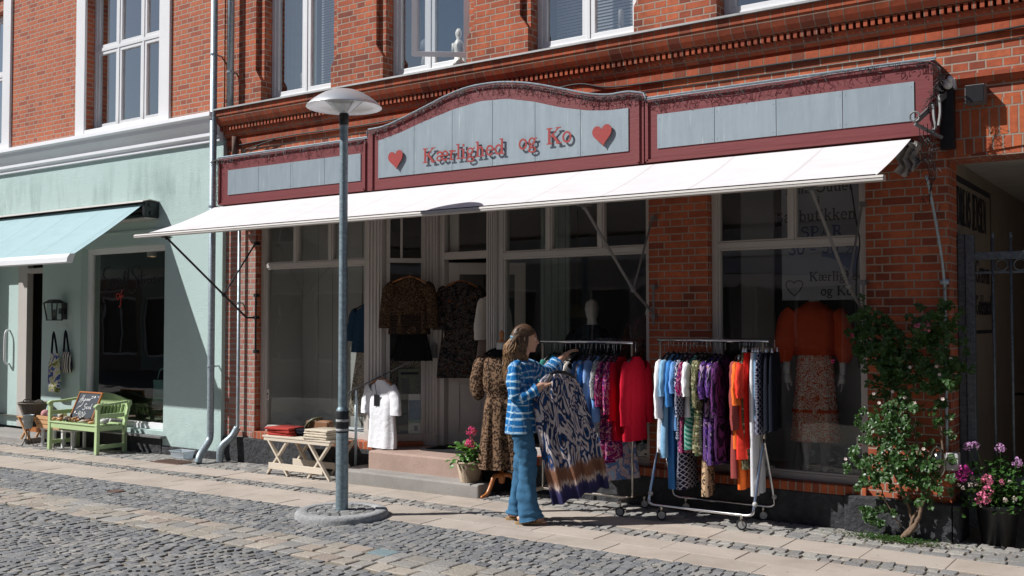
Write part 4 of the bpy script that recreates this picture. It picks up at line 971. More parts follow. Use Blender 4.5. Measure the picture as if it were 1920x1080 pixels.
pipe('downpipe', [(-9.90, 8.16, 7.6), (-9.90, 8.16, 4.31)], .040, 'pipe_zinc', 'short upper zinc downpipe ending at the cornice beside the window', [(-9.90, 8.16, 4.75)])
pipe('downpipe', [(-9.80, 8.235, 3.08), (-9.80, 8.235, .42)] + smooth_pts([(-9.80, 8.235, .40), (-9.82, 8.20, .30), (-9.90, 8.12, .18), (-9.93, 8.09, .08), (-9.93, 8.08, g0 + .01)], 5), .020, 'pipe_zinc', 'thin zinc pipe down the left brick pillar with a wide bent foot', [(-9.80, 8.235, 1.9)])
mb = MB(); mb.tube(smooth_pts([(-9.80, 8.23, .38), (-9.84, 8.18, .27), (-9.91, 8.10, .17), (-9.935, 8.08, .08), (-9.935, 8.08, g0)], 5), .043, 12)
tag(mb.build('ground_pipe', 'pipe_zinc', org=(-9.93, 8.08, g0), smooth=True), 'wide curved grey pipe foot at the corner of the brick pillar', 'pipe')
mb = MB(); mb.tube([(-9.90, 8.23, 3.96), (-9.90, 8.23, 3.67)], .033, 10); tag(mb.build('pipe_stub', 'rusty_iron', org=(-9.9, 8.2, 3.7), smooth=True), 'rusty brown pipe stub between cornice and sign board at the left end', 'pipe')
def cable(pts, r, lab): m = MB(); m.tube(smooth_pts(pts, 6), r, 5); tag(m.build('cable', 'cable_black', org=pts[0], smooth=True), lab, 'cable')
cable([(-9.86, 8.25, 3.85), (-8.9, 8.25, 3.875), (-8.185, 8.25, 3.868), (-7.47, 8.25, 3.872), (-6, 8.25, 3.93), (-5.3, 8.25, 3.94), (-4.94, 8.25, 3.95), (-4.6, 8.25, 3.875), (-3.9, 8.25, 3.86), (-3.08, 8.25, 3.858), (-1.63, 8.25, 3.852), (-.5, 8.25, 3.88), (2, 8.25, 3.86)], .009, 'black cable running along the brick wall between cornice and sign board')
cable([(-9.4, 8.26, 3.84), (-9.65, 8.25, 3.74), (-9.80, 8.24, 3.70), (-9.7, 8.24, 3.78), (-9.2, 8.25, 3.855)], .007, 'loose loop of thin black cable at the left end above the sign board')
cable([(-7.3, 8.25, 3.86), (-7.0, 8.24, 3.90), (-6.6, 8.22, 3.955), (-6.3, 8.2, 4.03), (-6.0, 8.18, 4.06)], .007, 'thin black cable rising over the curved left shoulder of the sign board')
cable([(-2.42, 8.30, 2.9), (-2.36, 8.28, 2.5), (-2.33, 8.27, 2.3), (-2.36, 8.28, 2.1), (-2.37, 8.29, 1.6), (-2.35, 8.29, 1.3)], .006, 'thin black cable hanging along the right edge of the right shop window')

# ------------------------------------------------------------------ street lamp
LX, LY = -6.22, 6.37; LZ = gz(LX)
LP = thing('street_lamp', 'tall galvanised street lamp with a flat dome shaped head standing on a round stone base', 'street lamp', (LX, LY, LZ))
mb = MB(); mb.lathe([(.054, .04), (.053, .90), (.051, .92), (.040, .935), (.037, .95), (.036, 3.50)], (LX, LY, LZ), 24); mb.build('pole', 'galvanised', LP, smooth=True)
mb = MB(); mb.lathe([(.0545, .72), (.0555, .722), (.0555, .905), (.0545, .907)], (LX, LY, LZ), 24); mb.build('collar', 'dark_metal', LP, smooth=True)
mb = MB()
for z in (.735, .815): mb.lathe([(.0558, z), (.0562, z + .001), (.0562, z + .019), (.0558, z + .02)], (LX, LY, LZ), 24)
mb.build('reflective_band', 'wheel_grey', LP, smooth=True)
mb = MB(); prof = [(.03, 3.715), (.06, 3.714), (.12, 3.70), (.18, 3.675), (.24, 3.638), (.29, 3.60), (.325, 3.565), (.33, 3.555), (.325, 3.553), (.29, 3.585), (.24, 3.61), (.19, 3.63)]
mb.lathe([(.001, 3.716)] + prof, (LX, LY, LZ), 48); mb.build('lamp_shade', 'lamp_alu' if 'lamp_alu' in MAT else plain('lamp_alu', (.62, .64, .66), .38, .55, .06, 3, .05), LP, smooth=True)
mb = MB(); mb.lathe([(.19, 3.628), (.15, 3.60), (.10, 3.555), (.06, 3.52), (.036, 3.505)], (LX, LY, LZ), 36); mb.build('diffuser', 'clear_plastic', LP, smooth=True)
mb = MB(); mb.lathe([(.0365, 3.40), (.042, 3.402), (.042, 3.50), (.0365, 3.503)], (LX, LY, LZ), 20); mb.build('neck', 'dark_metal', LP, smooth=True)
mb = MB(); mb.box(LX - .062, LX - .054, LY - .02, LY + .03, LZ + .32, LZ + .60); mb.build('hatch', 'dark_metal', LP)
# round base: granite ring around radial setts
BS = thing('stone_ring', 'low round granite ring filled with small setts under the street lamp', 'stone base', (LX, LY, LZ))
n = 64; vs = []
rr = random.Random(3)
for r, z in ((.40, -.03), (.40, .03), (.39, .05), (.375, .058), (.30, .06), (.292, .052), (.292, .03)):
    for k in range(n): a = 2 * math.pi * k / n; e = 1 + rr.uniform(-.008, .008); vs.append((LX + r * e * math.cos(a), LY + r * e * math.sin(a), LZ + z + rr.uniform(-.002, .002)))
mb = MB(); mb.add(vs, [(l * n + k, l * n + (k + 1) % n, (l + 1) * n + (k + 1) % n, (l + 1) * n + k) for l in range(6) for k in range(n)])
mb.build('ring', 'ring_granite' if 'ring_granite' in MAT else stone_rough('ring_granite', (.26, .26, .265), (.44, .44, .44), .85, 45, .012, 60, (.1, .1, .1)), BS, smooth=True)
mb = MB()
for ri, (ra, rb, c) in enumerate(((.06, .135, 6), (.14, .212, 12), (.217, .288, 18))):
    for k in range(c):
        a0, a1 = (k + .06 + ri * .3) / c * 2 * math.pi, (k + .94 + ri * .3) / c * 2 * math.pi; zz = .056 + rr.uniform(-.003, .003)
        g = rr.uniform(.18, .32); mb.tone = (g, g, g * .99); m_ = 4; vs = []
        for (qa, qb, z) in ((ra, rb, .0), (ra, rb, zz - .008), (ra + .008, rb - .008, zz)):
            e = .0 if z < zz else .06
            for i in range(m_ + 1): a = lerp(a0 + e * .5, a1 - e * .5, i / m_); vs.append((LX + qa * math.cos(a), LY + qa * math.sin(a), LZ + z))
            for i in range(m_ + 1): a = lerp(a1 - e * .5, a0 + e * .5, i / m_); vs.append((LX + qb * math.cos(a), LY + qb * math.sin(a), LZ + z))
        w = 2 * (m_ + 1); mb.add(vs, [(l * w + i, l * w + (i + 1) % w, (l + 1) * w + (i + 1) % w, (l + 1) * w + i) for l in (0, 1) for i in range(w)] + [tuple(2 * w + i for i in range(w))])
mb.build('setts', 'sett_stone', BS)
mb = MB(); mb.lathe([(.292, .02), (.001, .04)], (LX, LY, LZ), 32); mb.build('bedding', 'joint_sand', BS)

# ------------------------------------------------------------------ handrail, gate, socket box
HR = thing('handrail', 'grey iron handrail beside the steps to the shop door', 'handrail', (-7.70, 8.095, .11))
mb = MB(); mb.tube([(-7.70, 8.095, .10), (-7.70, 8.095, .93)], .016, 10); mb.build('post', 'pipe_zinc', HR, smooth=True)
mb = MB(); P = smooth_pts([(-7.78, 8.02, .86), (-7.75, 8.05, .90), (-7.70, 8.095, .945), (-7.58, 8.20, 1.02), (-7.28, 8.47, 1.22), (-7.10, 8.64, 1.335), (-7.08, 8.66, 1.345)], 5)
for a, b in zip(P, P[1:]): mb.obox(a, a + (b - a) * 1.03, .038, .016)
mb.box(-7.10, -7.05, 8.655, 8.70, 1.27, 1.42); mb.build('rail', 'lead_grey', HR)
GT = thing('iron_gate', 'grey galvanised gate with vertical bars and a row of rings in the gateway', 'gate', (-1.1, 8.62, 0))
mb = MB(); mb.box(-1.66, -1.605, 8.60, 8.66, 0, 2.37); mb.box(-1.60, -1.535, 8.58, 8.64, .06, 2.36); mb.build('post', 'gate_steel', GT, bevel=.004)
mb = MB(); mb.box(-1.534, 1.58, 8.59, 8.63, 2.16, 2.22); mb.box(-1.534, 1.58, 8.605, 8.62, 2.05, 2.068); mb.box(-1.534, 1.58, 8.59, 8.63, .42, .50); mb.build('rail', 'gate_steel', GT, bevel=.003)
for k in range(24):
    x = -1.405 + k * .128; mb = MB(); mb.tube([(x, 8.61, .12), (x, 8.61, 2.34)], .011, 8); mb.lathe([(.011, 2.33), (.018, 2.345), (.001, 2.375)], (x, 8.61, 0), 8); mb.build('bar', 'gate_steel', GT, smooth=True)
    if k < 23: mb = MB(); mb.tube([(x + .064 + .043 * math.cos(t * math.pi / 8), 8.61, 2.115 + .043 * math.sin(t * math.pi / 8)) for t in range(16)], .006, 6, closed=True); mb.build('ring', 'gate_steel', GT, smooth=True)
SB = thing('socket_box', 'grey socket box with an oval metal plate on the right brick pier', 'socket box', (-1.68, 8.3, .6))
mb = MB(); mb.box(-1.69, -1.60, 8.215, 8.30, .545, .675); mb.build('box', 'panel_white', SB, bevel=.006)
mb = MB(); mb.tube([(-1.645 + .02 * math.cos(t * .785), 8.213, .61 + .02 * math.sin(t * .785)) for t in range(8)], .006, 6, closed=True); mb.build('socket', 'dark_metal', SB)
mb = MB(); mb.tube([(-1.755 + .055 * math.cos(t * .393), 8.235, .60 + .115 * math.sin(t * .393)) for t in range(16)], .012, 6, closed=True); mb.box(-1.79, -1.72, 8.23, 8.25, .52, .68)
mb.build('oval_plate', 'old_chrome', SB, smooth=True)
# painted sign on the passage wall
mb = MB(); PX = lambda y0, z0: (lambda u, v, e: (-1.6635 + e, y0 + u, z0 + v))
write(mb, 'DREAS', .385, PX(8.62, 2.47), .002, .43); write(mb, 'JENSEN', .385, PX(9.24, 2.47), .002, .45)
write(mb, 'Gravør', .25, PX(9.35, 2.02), .002, .9); write(mb, 'Guldsmed', .22, PX(9.35, 1.74), .002, .75)
mb.box(-1.664, -1.6625, 8.62, 10.12, 2.80, 2.85); mb.box(-1.664, -1.6625, 10.09, 10.13, 1.60, 2.799); mb.box(-1.664, -1.6625, 8.62, 10.12, 1.57, 1.599)
tag(mb.build('wall_sign', 'ink', org=(-1.66, 9.4, 2)), 'black lettering and frame painted on the passage wall behind the gate', 'painted sign')

# ------------------------------------------------------------------ window poster, stickers, lettering
WP = thing('window_poster', 'large pale poster with outlet lettering hanging in the right shop window', 'poster', (-2.75, 8.60, 1.9))
mb = MB(); mb.quad((-3.10, 8.615, 1.86), (-2.40, 8.615, 1.86), (-2.40, 8.615, 2.95), (-3.10, 8.615, 2.95)); mb.quad((-3.10, 8.616, 1.86), (-3.10, 8.616, 2.95), (-2.40, 8.616, 2.95), (-2.40, 8.616, 1.86)); 
paperm = plain('poster_film', (.27, .28, .31), .8, 0, .15, 2); mb.build('sheet', paperm, WP)
PP = lambda x, z: (lambda u, v, e: (x + u, 8.612 - e, z + v))
for txt, z, s in (('"Mini Outlet"', 2.79, .115), ('i', 2.68, .10), ('Bagbutikken !', 2.545, .13)): mb = MB(); write(mb, txt, s, PP(-2.77, z), .001, 1, 0, 1, True); mb.build('lettering', 'ink', WP)
mb = MB(); write(mb, 'SPAR', .13, PP(-2.745, 2.40), .001, 1.1, 0, 1.1, True); mb.build('lettering', 'blue_ink', WP); mb = MB(); write(mb, '30 - 50 %', .135, PP(-2.74, 2.26), .001, 1.1, 0, 1.1, True); mb.build('lettering', 'blue_ink', WP)
mb = MB(); write(mb, 'Kærlighed', .105, PP(-2.86, 2.025), .001, 1, 0, 1); write(mb, 'og Ko', .105, PP(-2.76, 1.90), .001, 1, 0, 1)
hp = [(16 * math.sin(t / 24 * 2 * math.pi) ** 3, 13 * math.cos(t / 24 * 2 * math.pi) - 5 * math.cos(t / 12 * 2 * math.pi) - 2 * math.cos(t / 8 * 2 * math.pi)) for t in range(25)]
strokes(mb, [([(p[0] / 32 * .15, p[1] / 30 * .15) for p in hp], .008)], PP(-2.99, 1.975), .001); mb.build('lettering', 'ink', WP)
mb = MB()
for k in range(10): mb.quad((-2.75 + k * .03, 8.6135, 2.20 - .002 * k * k + .03), (-2.72 + k * .03, 8.6135, 2.20 - .002 * (k + 1) ** 2 + .03), (-2.72 + k * .03, 8.6135, 2.26 - .0005 * k), (-2.75 + k * .03, 8.6135, 2.26 - .0005 * k))
plain('poster_blue', (.10, .13, .22), .8); mb.build('blue_swoosh', 'poster_blue', WP)
def sticker(x, z, w, h, y, lab):
    t = thing('window_sticker', lab, 'sticker', (x, y, z)); m = MB(); m.box(x - w / 2, x + w / 2, y - .001, y, z - h / 2, z + h / 2); m.build('sheet', 'paper', t)
    m = MB(); m.box(x - w * .3, x + w * .1, y - .0016, y - .0011, z - h * .05, z + h * .15); m.box(x + w * .15, x + w * .3, y - .0016, y - .0011, z - h * .05, z + h * .2); m.build('mark', 'ink', t)
    m = MB(); m.box(x - w * .35, x + w * .3, y - .0016, y - .0011, z - h * .3, z - h * .18); m.build('mark', 'red_plastic', t)
sticker(-2.385, .685, .065, .09, 8.425, 'small white sticker low in the right edge of the right shop window'); sticker(-9.49, .78, .055, .13, 8.425, 'small white sticker at the left edge of the left shop window'); sticker(-4.34, .44, .07, .09, 8.425, 'small pale sticker in the bottom right corner of the middle shop window')
WL = thing('window_lettering', 'black handwritten shop name with small red word on the green shop window glass', 'window lettering', (-12.4, 8.38, 2.2))
def cur(mb, pts, w, x0, z0, sc): strokes(mb, [([(p.x, p.z) for p in smooth_pts([(a, 0, b) for a, b in pts], 5)], w)], (lambda u, v, e: (x0 + u * sc, 8.383 - e, z0 + v * sc)), .001)
X_, Z_, s_ = -12.92, 2.06, 1.05; mbs = [MB(), MB()]
for qi, pts in enumerate(([(.22, .36), (.10, .34), (.06, .24), (.17, .17), (.18, .08), (.08, .03), (.0, .05), (.02, .10)], [(.0, .02), (.3, .03), (.55, .06)], [(.20, .10), (.26, .20), (.27, .10), (.33, .20), (.34, .10), (.38, .12)], [(.40, .12), (.38, .19), (.44, .19), (.44, .10), (.48, .12)], [(.48, .12), (.54, .30), (.52, .12), (.56, .12)], [(.56, .12), (.62, .32), (.60, .12), (.64, .13)],
            [(.86, .34), (.76, .36), (.70, .28), (.80, .18), (.80, .06), (.70, .0), (.64, .03)], [(.90, .30), (.89, .12), (.94, .12)], [(.83, .22), (.98, .23)], [(.98, .18), (.95, .13), (1.0, .11), (1.02, .17), (.98, .18)], [(1.04, .18), (1.05, .11), (1.08, .18), (1.10, .11), (1.12, .13)], [(1.13, .14), (1.18, .17), (1.15, .20), (1.13, .14), (1.18, .11), (1.28, .17)])): cur(mbs[0 if qi < 6 else 1], pts, .014, X_, Z_, s_)
for m in mbs: m.build('lettering', 'ink', WL)
mb = MB(); cur(mb, [(.42, .0), (.36, -.02), (.40, -.08), (.44, -.02), (.40, .0)], .012, X_, Z_, s_); cur(mb, [(.50, .04), (.47, .0), (.46, -.14), (.42, -.18)], .012, X_, Z_, s_); cur(mb, [(.43, -.05), (.52, -.03)], .015, X_, Z_, s_); mb.build('red_word', 'red_plastic', WL)

# ------------------------------------------------------------------ wall lantern and bags by the green door
LN = thing('wall_lantern', 'black carriage lantern on the green wall beside the doorway', 'wall lantern', (-13.6, GY, 1.8))
lx, ly = -13.56, 8.08
mb = MB()
for sx_ in (-1, 1):
    for sy_ in (-1, 1): mb.obox((lx + sx_ * .07, ly + sy_ * .07, 1.70), (lx + sx_ * .10, ly + sy_ * .10, 1.93), .016, .016)
mb.box(lx - .08, lx + .08, ly - .08, ly + .08, 1.685, 1.70)
mb.add([(lx - .12, ly - .12, 1.93), (lx + .12, ly - .12, 1.93), (lx + .12, ly + .12, 1.93), (lx - .12, ly + .12, 1.93), (lx - .05, ly - .05, 1.985), (lx + .05, ly - .05, 1.985), (lx + .05, ly + .05, 1.985), (lx - .05, ly + .05, 1.985)], [(0, 1, 5, 4), (1, 2, 6, 5), (2, 3, 7, 6), (3, 0, 4, 7), (4, 5, 6, 7), (3, 2, 1, 0)])
mb.box(lx - .03, lx + .03, ly + .08, GY, 1.78, 1.86); mb.box(lx - .06, lx + .06, GY - .02, GY, 1.70, 1.94); mb.build('frame', 'dark_metal', LN)
mb = MB(); mb.box(lx - .072, lx + .072, ly - .072, ly + .072, 1.705, 1.925, 'tb'); mb.build('glass', 'shop_glass', LN)
mb = MB(); mb.lathe([(.001, 1.70), (.02, 1.70), (.02, 1.76), (.03, 1.79), (.025, 1.83), (.001, 1.85)], (lx, ly, 0), 10); mb.build('bulb', 'lead_grey', LN, smooth=True)
# ------------------------------------------------------------------ houses across the street (seen in the shop windows)
def across(name, x0, x1, eave, col, lab, aw=None):
    t = thing(name, lab, 'building', ((x0 + x1) / 2, -4.2, 0)); m_ = plain(col[0], col[1], .9, 0, .1, 2)
    n = int((x1 - x0) / 2.2); w = (x1 - x0) / n
    hs = [(x0 + w * k + .5, x0 + w * (k + 1) - .5, 4.0, 5.4) for k in range(n)] + [(x0 + w * k + .25, x0 + w * (k + 1) - .25, .5, 2.5) for k in range(n)]
    mb = MB(); mb.wall(x0, x1, 0, eave, -4.5, -4.2, hs); mb.build('wall', m_, t)
    mb = MB(); mb.prismx([(-3.9, eave), (-12, eave), (-8, eave + 2.3)], x0, x1); mb.build('roof', 'terracotta', t)
    mb = MB(); mb.box(x0, x1, -4.199, -4.1, 3.1, 3.35); mb.box(x0, x1, -4.199, -4.0, eave - .3, eave - .01); mb.build('cornice', 'cornice_white', t)
    for a, b, c, d_ in hs:
        m2 = MB(); m2.box(a, b, -4.35, -4.3, c, c + .07); m2.box(a, b, -4.35, -4.3, d_ - .07, d_); m2.box(a, a + .07, -4.35, -4.3, c + .071, d_ - .071); m2.box(b - .07, b, -4.35, -4.3, c + .071, d_ - .071)
        m2.box((a + b) / 2 - .03, (a + b) / 2 + .03, -4.35, -4.3, c + .071, d_ - .071); f = m2.build('window', 'white_paint', t)
        g = MB(); g.quad((a, -4.34, c), (b, -4.34, c), (b, -4.34, d_), (a, -4.34, d_)); g.build('pane', 'black_plastic', f)
    return t
across('house', -58, -40.02, 6.0, ('facade_white', (.5, .5, .5)), 'white rendered house far down the other side of the street')
across('house', -40, -30.02, 5.6, ('facade_brown', (.28, .2, .16)), 'brown house down the other side of the street')
across('house', -30, -22.02, 6.3, ('facade_green', (.36, .4, .36)), 'grey green house down the other side of the street')
across('house', -22, -11.02, 5.9, ('facade_cream', (.38, .38, .37)), 'pale grey house across the street beyond the scalloped awning')
across('house', -11, -1.02, 6.1, ('facade_grey', (.30, .31, .32)), 'grey house across the street with a scalloped awning')
across('house', -1, 11, 5.9, ('facade_yellow', (.36, .32, .25)), 'yellowish house across the street at the right end')
mb = MB(); mb.prismx([(-4.1, 3.05), (-2.7, 2.62), (-2.7, 2.60), (-4.1, 3.03)], -10.5, -1.6)
for k in range(24):
    xa = -10.5 + k * .371; mb.add([(xa, -2.7, 2.62), (xa + .371, -2.7, 2.62), (xa + .371, -2.7, 2.44), (xa + .28, -2.7, 2.38), (xa + .185, -2.7, 2.36), (xa + .09, -2.7, 2.38), (xa, -2.7, 2.44)], [(0, 1, 2, 3, 4, 5, 6)])
tag(mb.build('scalloped_awning', 'awning_white', org=(-6, -4.2, 2.6)), 'pale scalloped awning on the grey house across the street', 'awning')

# ------------------------------------------------------------------ fabrics
cloth('c_white', (.78, .79, .82), .04); cloth('c_offwhite', (.62, .58, .52)); cloth('c_lightblue', (.22, .42, .62)); cloth('c_blue', (.05, .20, .50)); cloth('c_skyblue', (.16, .34, .68)); cloth('c_slate', (.07, .14, .28))
cloth('c_knitblue', (.25, .42, .72)); cloth('c_navy', (.008, .010, .018)); cloth('c_black', (.008, .008, .009)); cloth('c_orange', (.80, .16, .03)); cloth('c_red', (.68, .02, .015)); cloth('c_coral', (.75, .05, .03)); cloth('c_brick', (.28, .06, .055)); cloth('c_beige', (.42, .36, .29)); cloth('c_grey', (.25, .24, .23)); cloth('c_taupe', (.22, .17, .14))
cloth('c_teal', (.06, .28, .24)); cloth('c_orangeblouse', (.62, .085, .03)); cloth('c_redjean', (.42, .055, .045)); cloth('c_cream', (.60, .53, .42)); cloth('c_denimdark', (.02, .06, .12))
def ribbed(name, col, k=70):
    fabric(name, lambda t, v: t.mix(t.wave(v, k, .5, 1, 1, 'Y'), tuple(c * .62 for c in col), col))
ribbed('knit_red', (.62, .01, .035)); ribbed('knit_blue', (.24, .40, .72)); ribbed('c_pinkknit', (.62, .03, .12))
def blotch(name, cols, sc=14, dist=1.2, stretch=(1, 1, 1)):
    n = len(cols); st = [(.30 + .42 * i / n, c) for i, c in enumerate(cols)]
    fabric(name, lambda t, v: t.ramp(t.noise(t.uv(stretch), sc, 3, .55, dist), st, 'CONSTANT'))
blotch('p_purple', [(.01, .008, .03), (.05, .02, .16), (.16, .06, .28), (.01, .01, .02), (.36, .26, .42), (.35, .12, .03)], 16, 1.0, (1, .45, 1))
blotch('p_purpledark', [(.006, .005, .01), (.02, .008, .03), (.12, .03, .14), (.01, .006, .012), (.05, .015, .05)], 13, 1.0, (1, .4, 1))
blotch('p_camo', [(.02, .025, .015), (.16, .13, .07), (.05, .07, .03), (.38, .34, .22), (.06, .04, .02)], 22, .8)
blotch('p_magenta', [(.10, .005, .03), (.40, .02, .12), (.05, .01, .10), (.6, .25, .3), (.25, .01, .05)], 30, .8)
blotch('p_tiedye', [(.55, .30, .32), (.62, .52, .52), (.14, .22, .42), (.60, .42, .42), (.40, .5, .62)], 7, .8)
blotch('p_navywhite', [(.02, .03, .10), (.5, .5, .55), (.03, .06, .2), (.3, .2, .15)], 26, 1.5)
blotch('p_greyprint', [(.25, .24, .24), (.5, .5, .5), (.16, .16, .17), (.42, .42, .43)], 40, .5)
blotch('p_leaf', [(.42, .36, .26), (.5, .43, .33), (.04, .035, .03), (.48, .42, .32), (.12, .10, .07)], 20, 2.2)
blotch('p_tribal', [(.012, .01, .008), (.16, .10, .055), (.01, .008, .007), (.07, .03, .015), (.012, .01, .01)], 26, 2.5)
blotch('p_darkfloral', [(.008, .008, .009), (.02, .02, .02), (.09, .08, .075), (.01, .01, .01), (.16, .06, .03)], 15, 1.5)
blotch('p_darkred', [(.06, .012, .01), (.03, .008, .008), (.12, .03, .02)], 18, 1)
blotch('p_beigeleopard', [(.52, .35, .22), (.48, .32, .2), (.025, .02, .015), (.5, .34, .21)], 17, 1.5)
blotch('p_swirl', [(.78, .66, .58), (.62, .08, .03), (.80, .70, .60), (.62, .12, .05), (.75, .66, .56), (.62, .18, .09)], 9, 2.6)
def leopard(t, v):
    e = t.vor(v, 52, out=0); n = t.noise(v, 90, 3)
    ring = t.ramp(t.math('ADD', e, t.math('MULTIPLY', n, .22)), [(.0, (.11, .055, .03)), (.30, (.12, .06, .03)), (.37, (.015, .010, .008)), (.58, (.015, .01, .008)), (.66, (.19, .115, .07))])
    return ring
fabric('p_leopard', leopard)
def stripes(t, v): return t.mix(t.ramp(t.wave(v, 16, .4, 1, 1, 'DIAGONAL'), [(.42, (0, 0, 0)), (.5, (1, 1, 1))]), (.02, .25, .18), (.35, .62, .52))
fabric('p_greenstripe', stripes)
def geo(t, v):
    a = t.wave(v, 14, .3, 0, 1, 'DIAGONAL'); b = t.wave(t.uv((-1, 1, 1)), 14, .3, 0, 1, 'DIAGONAL')
    return t.ramp(t.math('MAXIMUM', a, b), [(.86, (.012, .015, .05)), (.93, (.45, .46, .55))])
fabric('p_geo', geo)
def dots(t, v): return t.ramp(t.vor(v, 55, rand=.35), [(.17, (.5, .48, .4)), (.24, (.02, .02, .02))])
fabric('p_dots', dots)
def ikat(t, v):
    w = t.noise(t.uv((1, .45, 1)), 10, 2.0, .45, 1.2)
    z = t.sep(v)[1]
    saw = t.math('FRACT', t.math('MULTIPLY', w, 5.6)); n = t.noise(t.uv((1, .25, 1)), 60, 3)
    s2 = t.math('ADD', saw, t.math('MULTIPLY', n, .10))
    main = t.ramp(s2, [(.0, (.60, .54, .54)), (.22, (.62, .56, .56)), (.27, (.20, .13, .10)), (.34, (.02, .05, .15)), (.45, (.012, .016, .035)), (.58, (.015, .07, .20)), (.72, (.015, .045, .14)), (.78, (.40, .26, .20)), (.85, (.58, .53, .53))])
    st = t.math('ADD', z, t.math('MULTIPLY', t.noise(t.uv((1, .12, 1)), 55, 3, .7), .16))
    band = t.ramp(st, [(.0, (.02, .02, .06)), (.145, (.03, .03, .09)), (.185, (.05, .045, .12)), (.20, (.52, .42, .36)), (.235, (.19, .09, .055)), (.31, (.21, .10, .06)), (.325, (.3, .2, .18))], 'LINEAR')
    f = t.ramp(st, [(.32, (0, 0, 0)), (.335, (1, 1, 1))])
    return t.mix(f, band, t.mix(.12, main, (.02, .02, .04)))
fabric('p_ikat', ikat)
def shibori(t, v):
    w = t.wave(t.uv((.6, 1, 1)), 5.6, 2.6, 2, 2.6, 'Y'); n = t.noise(t.uv((3, 8, 1)), 7, 4, .6); m = t.wave(t.uv((1, .6, 1)), 5, 3, 2, 2, 'X')
    f = t.math('ADD', t.ramp(w, [(.72, (0, 0, 0)), (.90, (1, 1, 1))]), t.math('MULTIPLY', t.ramp(m, [(.93, (0, 0, 0)), (1, (1, 1, 1))]), .5))
    f = t.math('MULTIPLY', f, t.ramp(n, [(.36, (.1,) * 3), (.56, (1, 1, 1))]))
    return t.mix(t.math('MINIMUM', f, 1), t.mix(t.noise(v, 16, 4), (.008, .085, .30), (.015, .20, .46)), (.50, .68, .78))
fabric('p_shibori', shibori)
def denim(t, v):
    c = t.mix(t.noise(v, 7, 4), (.022, .085, .18), (.05, .155, .27)); return t.mix(t.math('MULTIPLY', t.noise(t.uv((60, 6, 1)), 8, 3), .35), c, (.10, .22, .34))
fabric('denim', denim)
def zig(t, v):
    w = t.wave(v, 9, 3.5, 2, 3, 'Y'); return t.ramp(t.math('ADD', w, 0), [(.3, (.010, .008, .007)), (.5, (.06, .028, .018)), (.62, (.16, .09, .06)), (.7, (.012, .01, .01))])
fabric('p_zigzag', zig)

# ------------------------------------------------------------------ garments
def loft(mb, levels, P, n=28, closed_bottom=False, uvw=None, ph=0, folds=5, amp=.0, rr=rnd):
    """levels: (z, half width, half thickness, offset u, offset n, fold amount); P maps (u, n, z) to world"""
    vs = []; uv = []; p1 = rr.uniform(0, 6); p2 = rr.uniform(0, 6)
    for li, (z, w, th, ou, on, fa) in enumerate(levels):
        for k in range(n + 1):
            a = 2 * math.pi * k / n; c, s = math.cos(a), math.sin(a)
            u = ou + w * math.copysign(abs(c) ** .85, c); q = th * math.copysign(abs(s) ** .8, s)
            fold = fa * (math.sin(folds * c * 2.2 + p1 + .5 * math.sin(z * 4 + p2)) + .45 * math.sin(folds * 1.9 * c * 2.2 + p2 + z * 1.3))
            vs.append(P(u + fold * .25 * s, on + q + fold * (1 if s >= 0 else .6), z + fold * .12)); uv.append((u if s >= 0 else -u + 7.3, z))
    m = n + 1; fs = []; us = []
    for i in range(len(levels) - 1):
        for k in range(n):
            q = (i * m + k, i * m + k + 1, (i + 1) * m + k + 1, (i + 1) * m + k); fs.append(q); us.append([uv[j] for j in q])
    mb.add(vs, fs, us)
def sleeve(mb, pts, radii, P, flat=.55, n=12, uo=3.1, fa=.004, rr=rnd):
    vs = []; uv = []; p = rr.uniform(0, 6); L = 0
    pts = [Vector(q) for q in pts]
    for i, q in enumerate(pts):
        d_ = (pts[min(i + 1, len(pts) - 1)] - pts[max(i - 1, 0)]).normalized(); L += (q - pts[i - 1]).length if i else 0
        side = Vector((d_.z, 0, -d_.x)); 
        if side.length < 1e-4: side = Vector((1, 0, 0))
        side.normalize(); nr = d_.cross(side).normalized()
        for k in range(n + 1):
            a = 2 * math.pi * k / n; r = radii[i] * (1 + .05 * math.sin(3 * a + p + i))
            c = q + side * (r * math.cos(a)) + nr * (r * flat * math.sin(a) + fa * math.sin(i * 2.1 + a + p)); vs.append(P(*c)); uv.append((uo + r * a, q.z))
    m = n + 1; fs = []; us = []
    for i in range(len(pts) - 1):
        for k in range(n):
            q = (i * m + k, i * m + k + 1, (i + 1) * m + k + 1, (i + 1) * m + k); fs.append(q); us.append([uv[j] for j in q])
    mb.add(vs, fs, us)
def frame(pos, yaw):
    """u axis turned by yaw from +X, n axis to its right; z up"""
    c, s = math.cos(yaw), math.sin(yaw)
    return lambda u, n, z: (pos[0] + u * c + n * s, pos[1] + u * s - n * c, pos[2] + z)
def hanger(parent, P, rodz, w=.19, wood=False, clips=False):
    m = MB()
    if clips:
        m.tube([P(-.15, 0, .03), P(.15, 0, .03)], .003, 5)
        for s in (-.13, .13): m.obox(P(s, 0, .04), P(s, 0, -.03), .016, .02)
    else:
        m.tube([P(-w, 0, -.045), P(-w * .5, 0, .0), P(0, 0, .025), P(w * .5, 0, .0), P(w, 0, -.045)], [.009, .011, .012, .011, .009], 6)
        if not wood: m.tube([P(-w * .95, 0, -.05), P(w * .95, 0, -.05)], .004, 5)
    h = m.build('hanger', 'orange_wood' if wood else ('chrome' if clips else 'black_plastic'), parent, smooth=True)
    k = MB(); z0 = .03; k.tube([P(0, 0, z0), P(0, 0, rodz - .02), P(.012, 0, rodz + .005), P(.0, 0, rodz + .016), P(-.016, 0, rodz + .006)], .002, 5); k.build('hook', 'chrome', h, smooth=True)
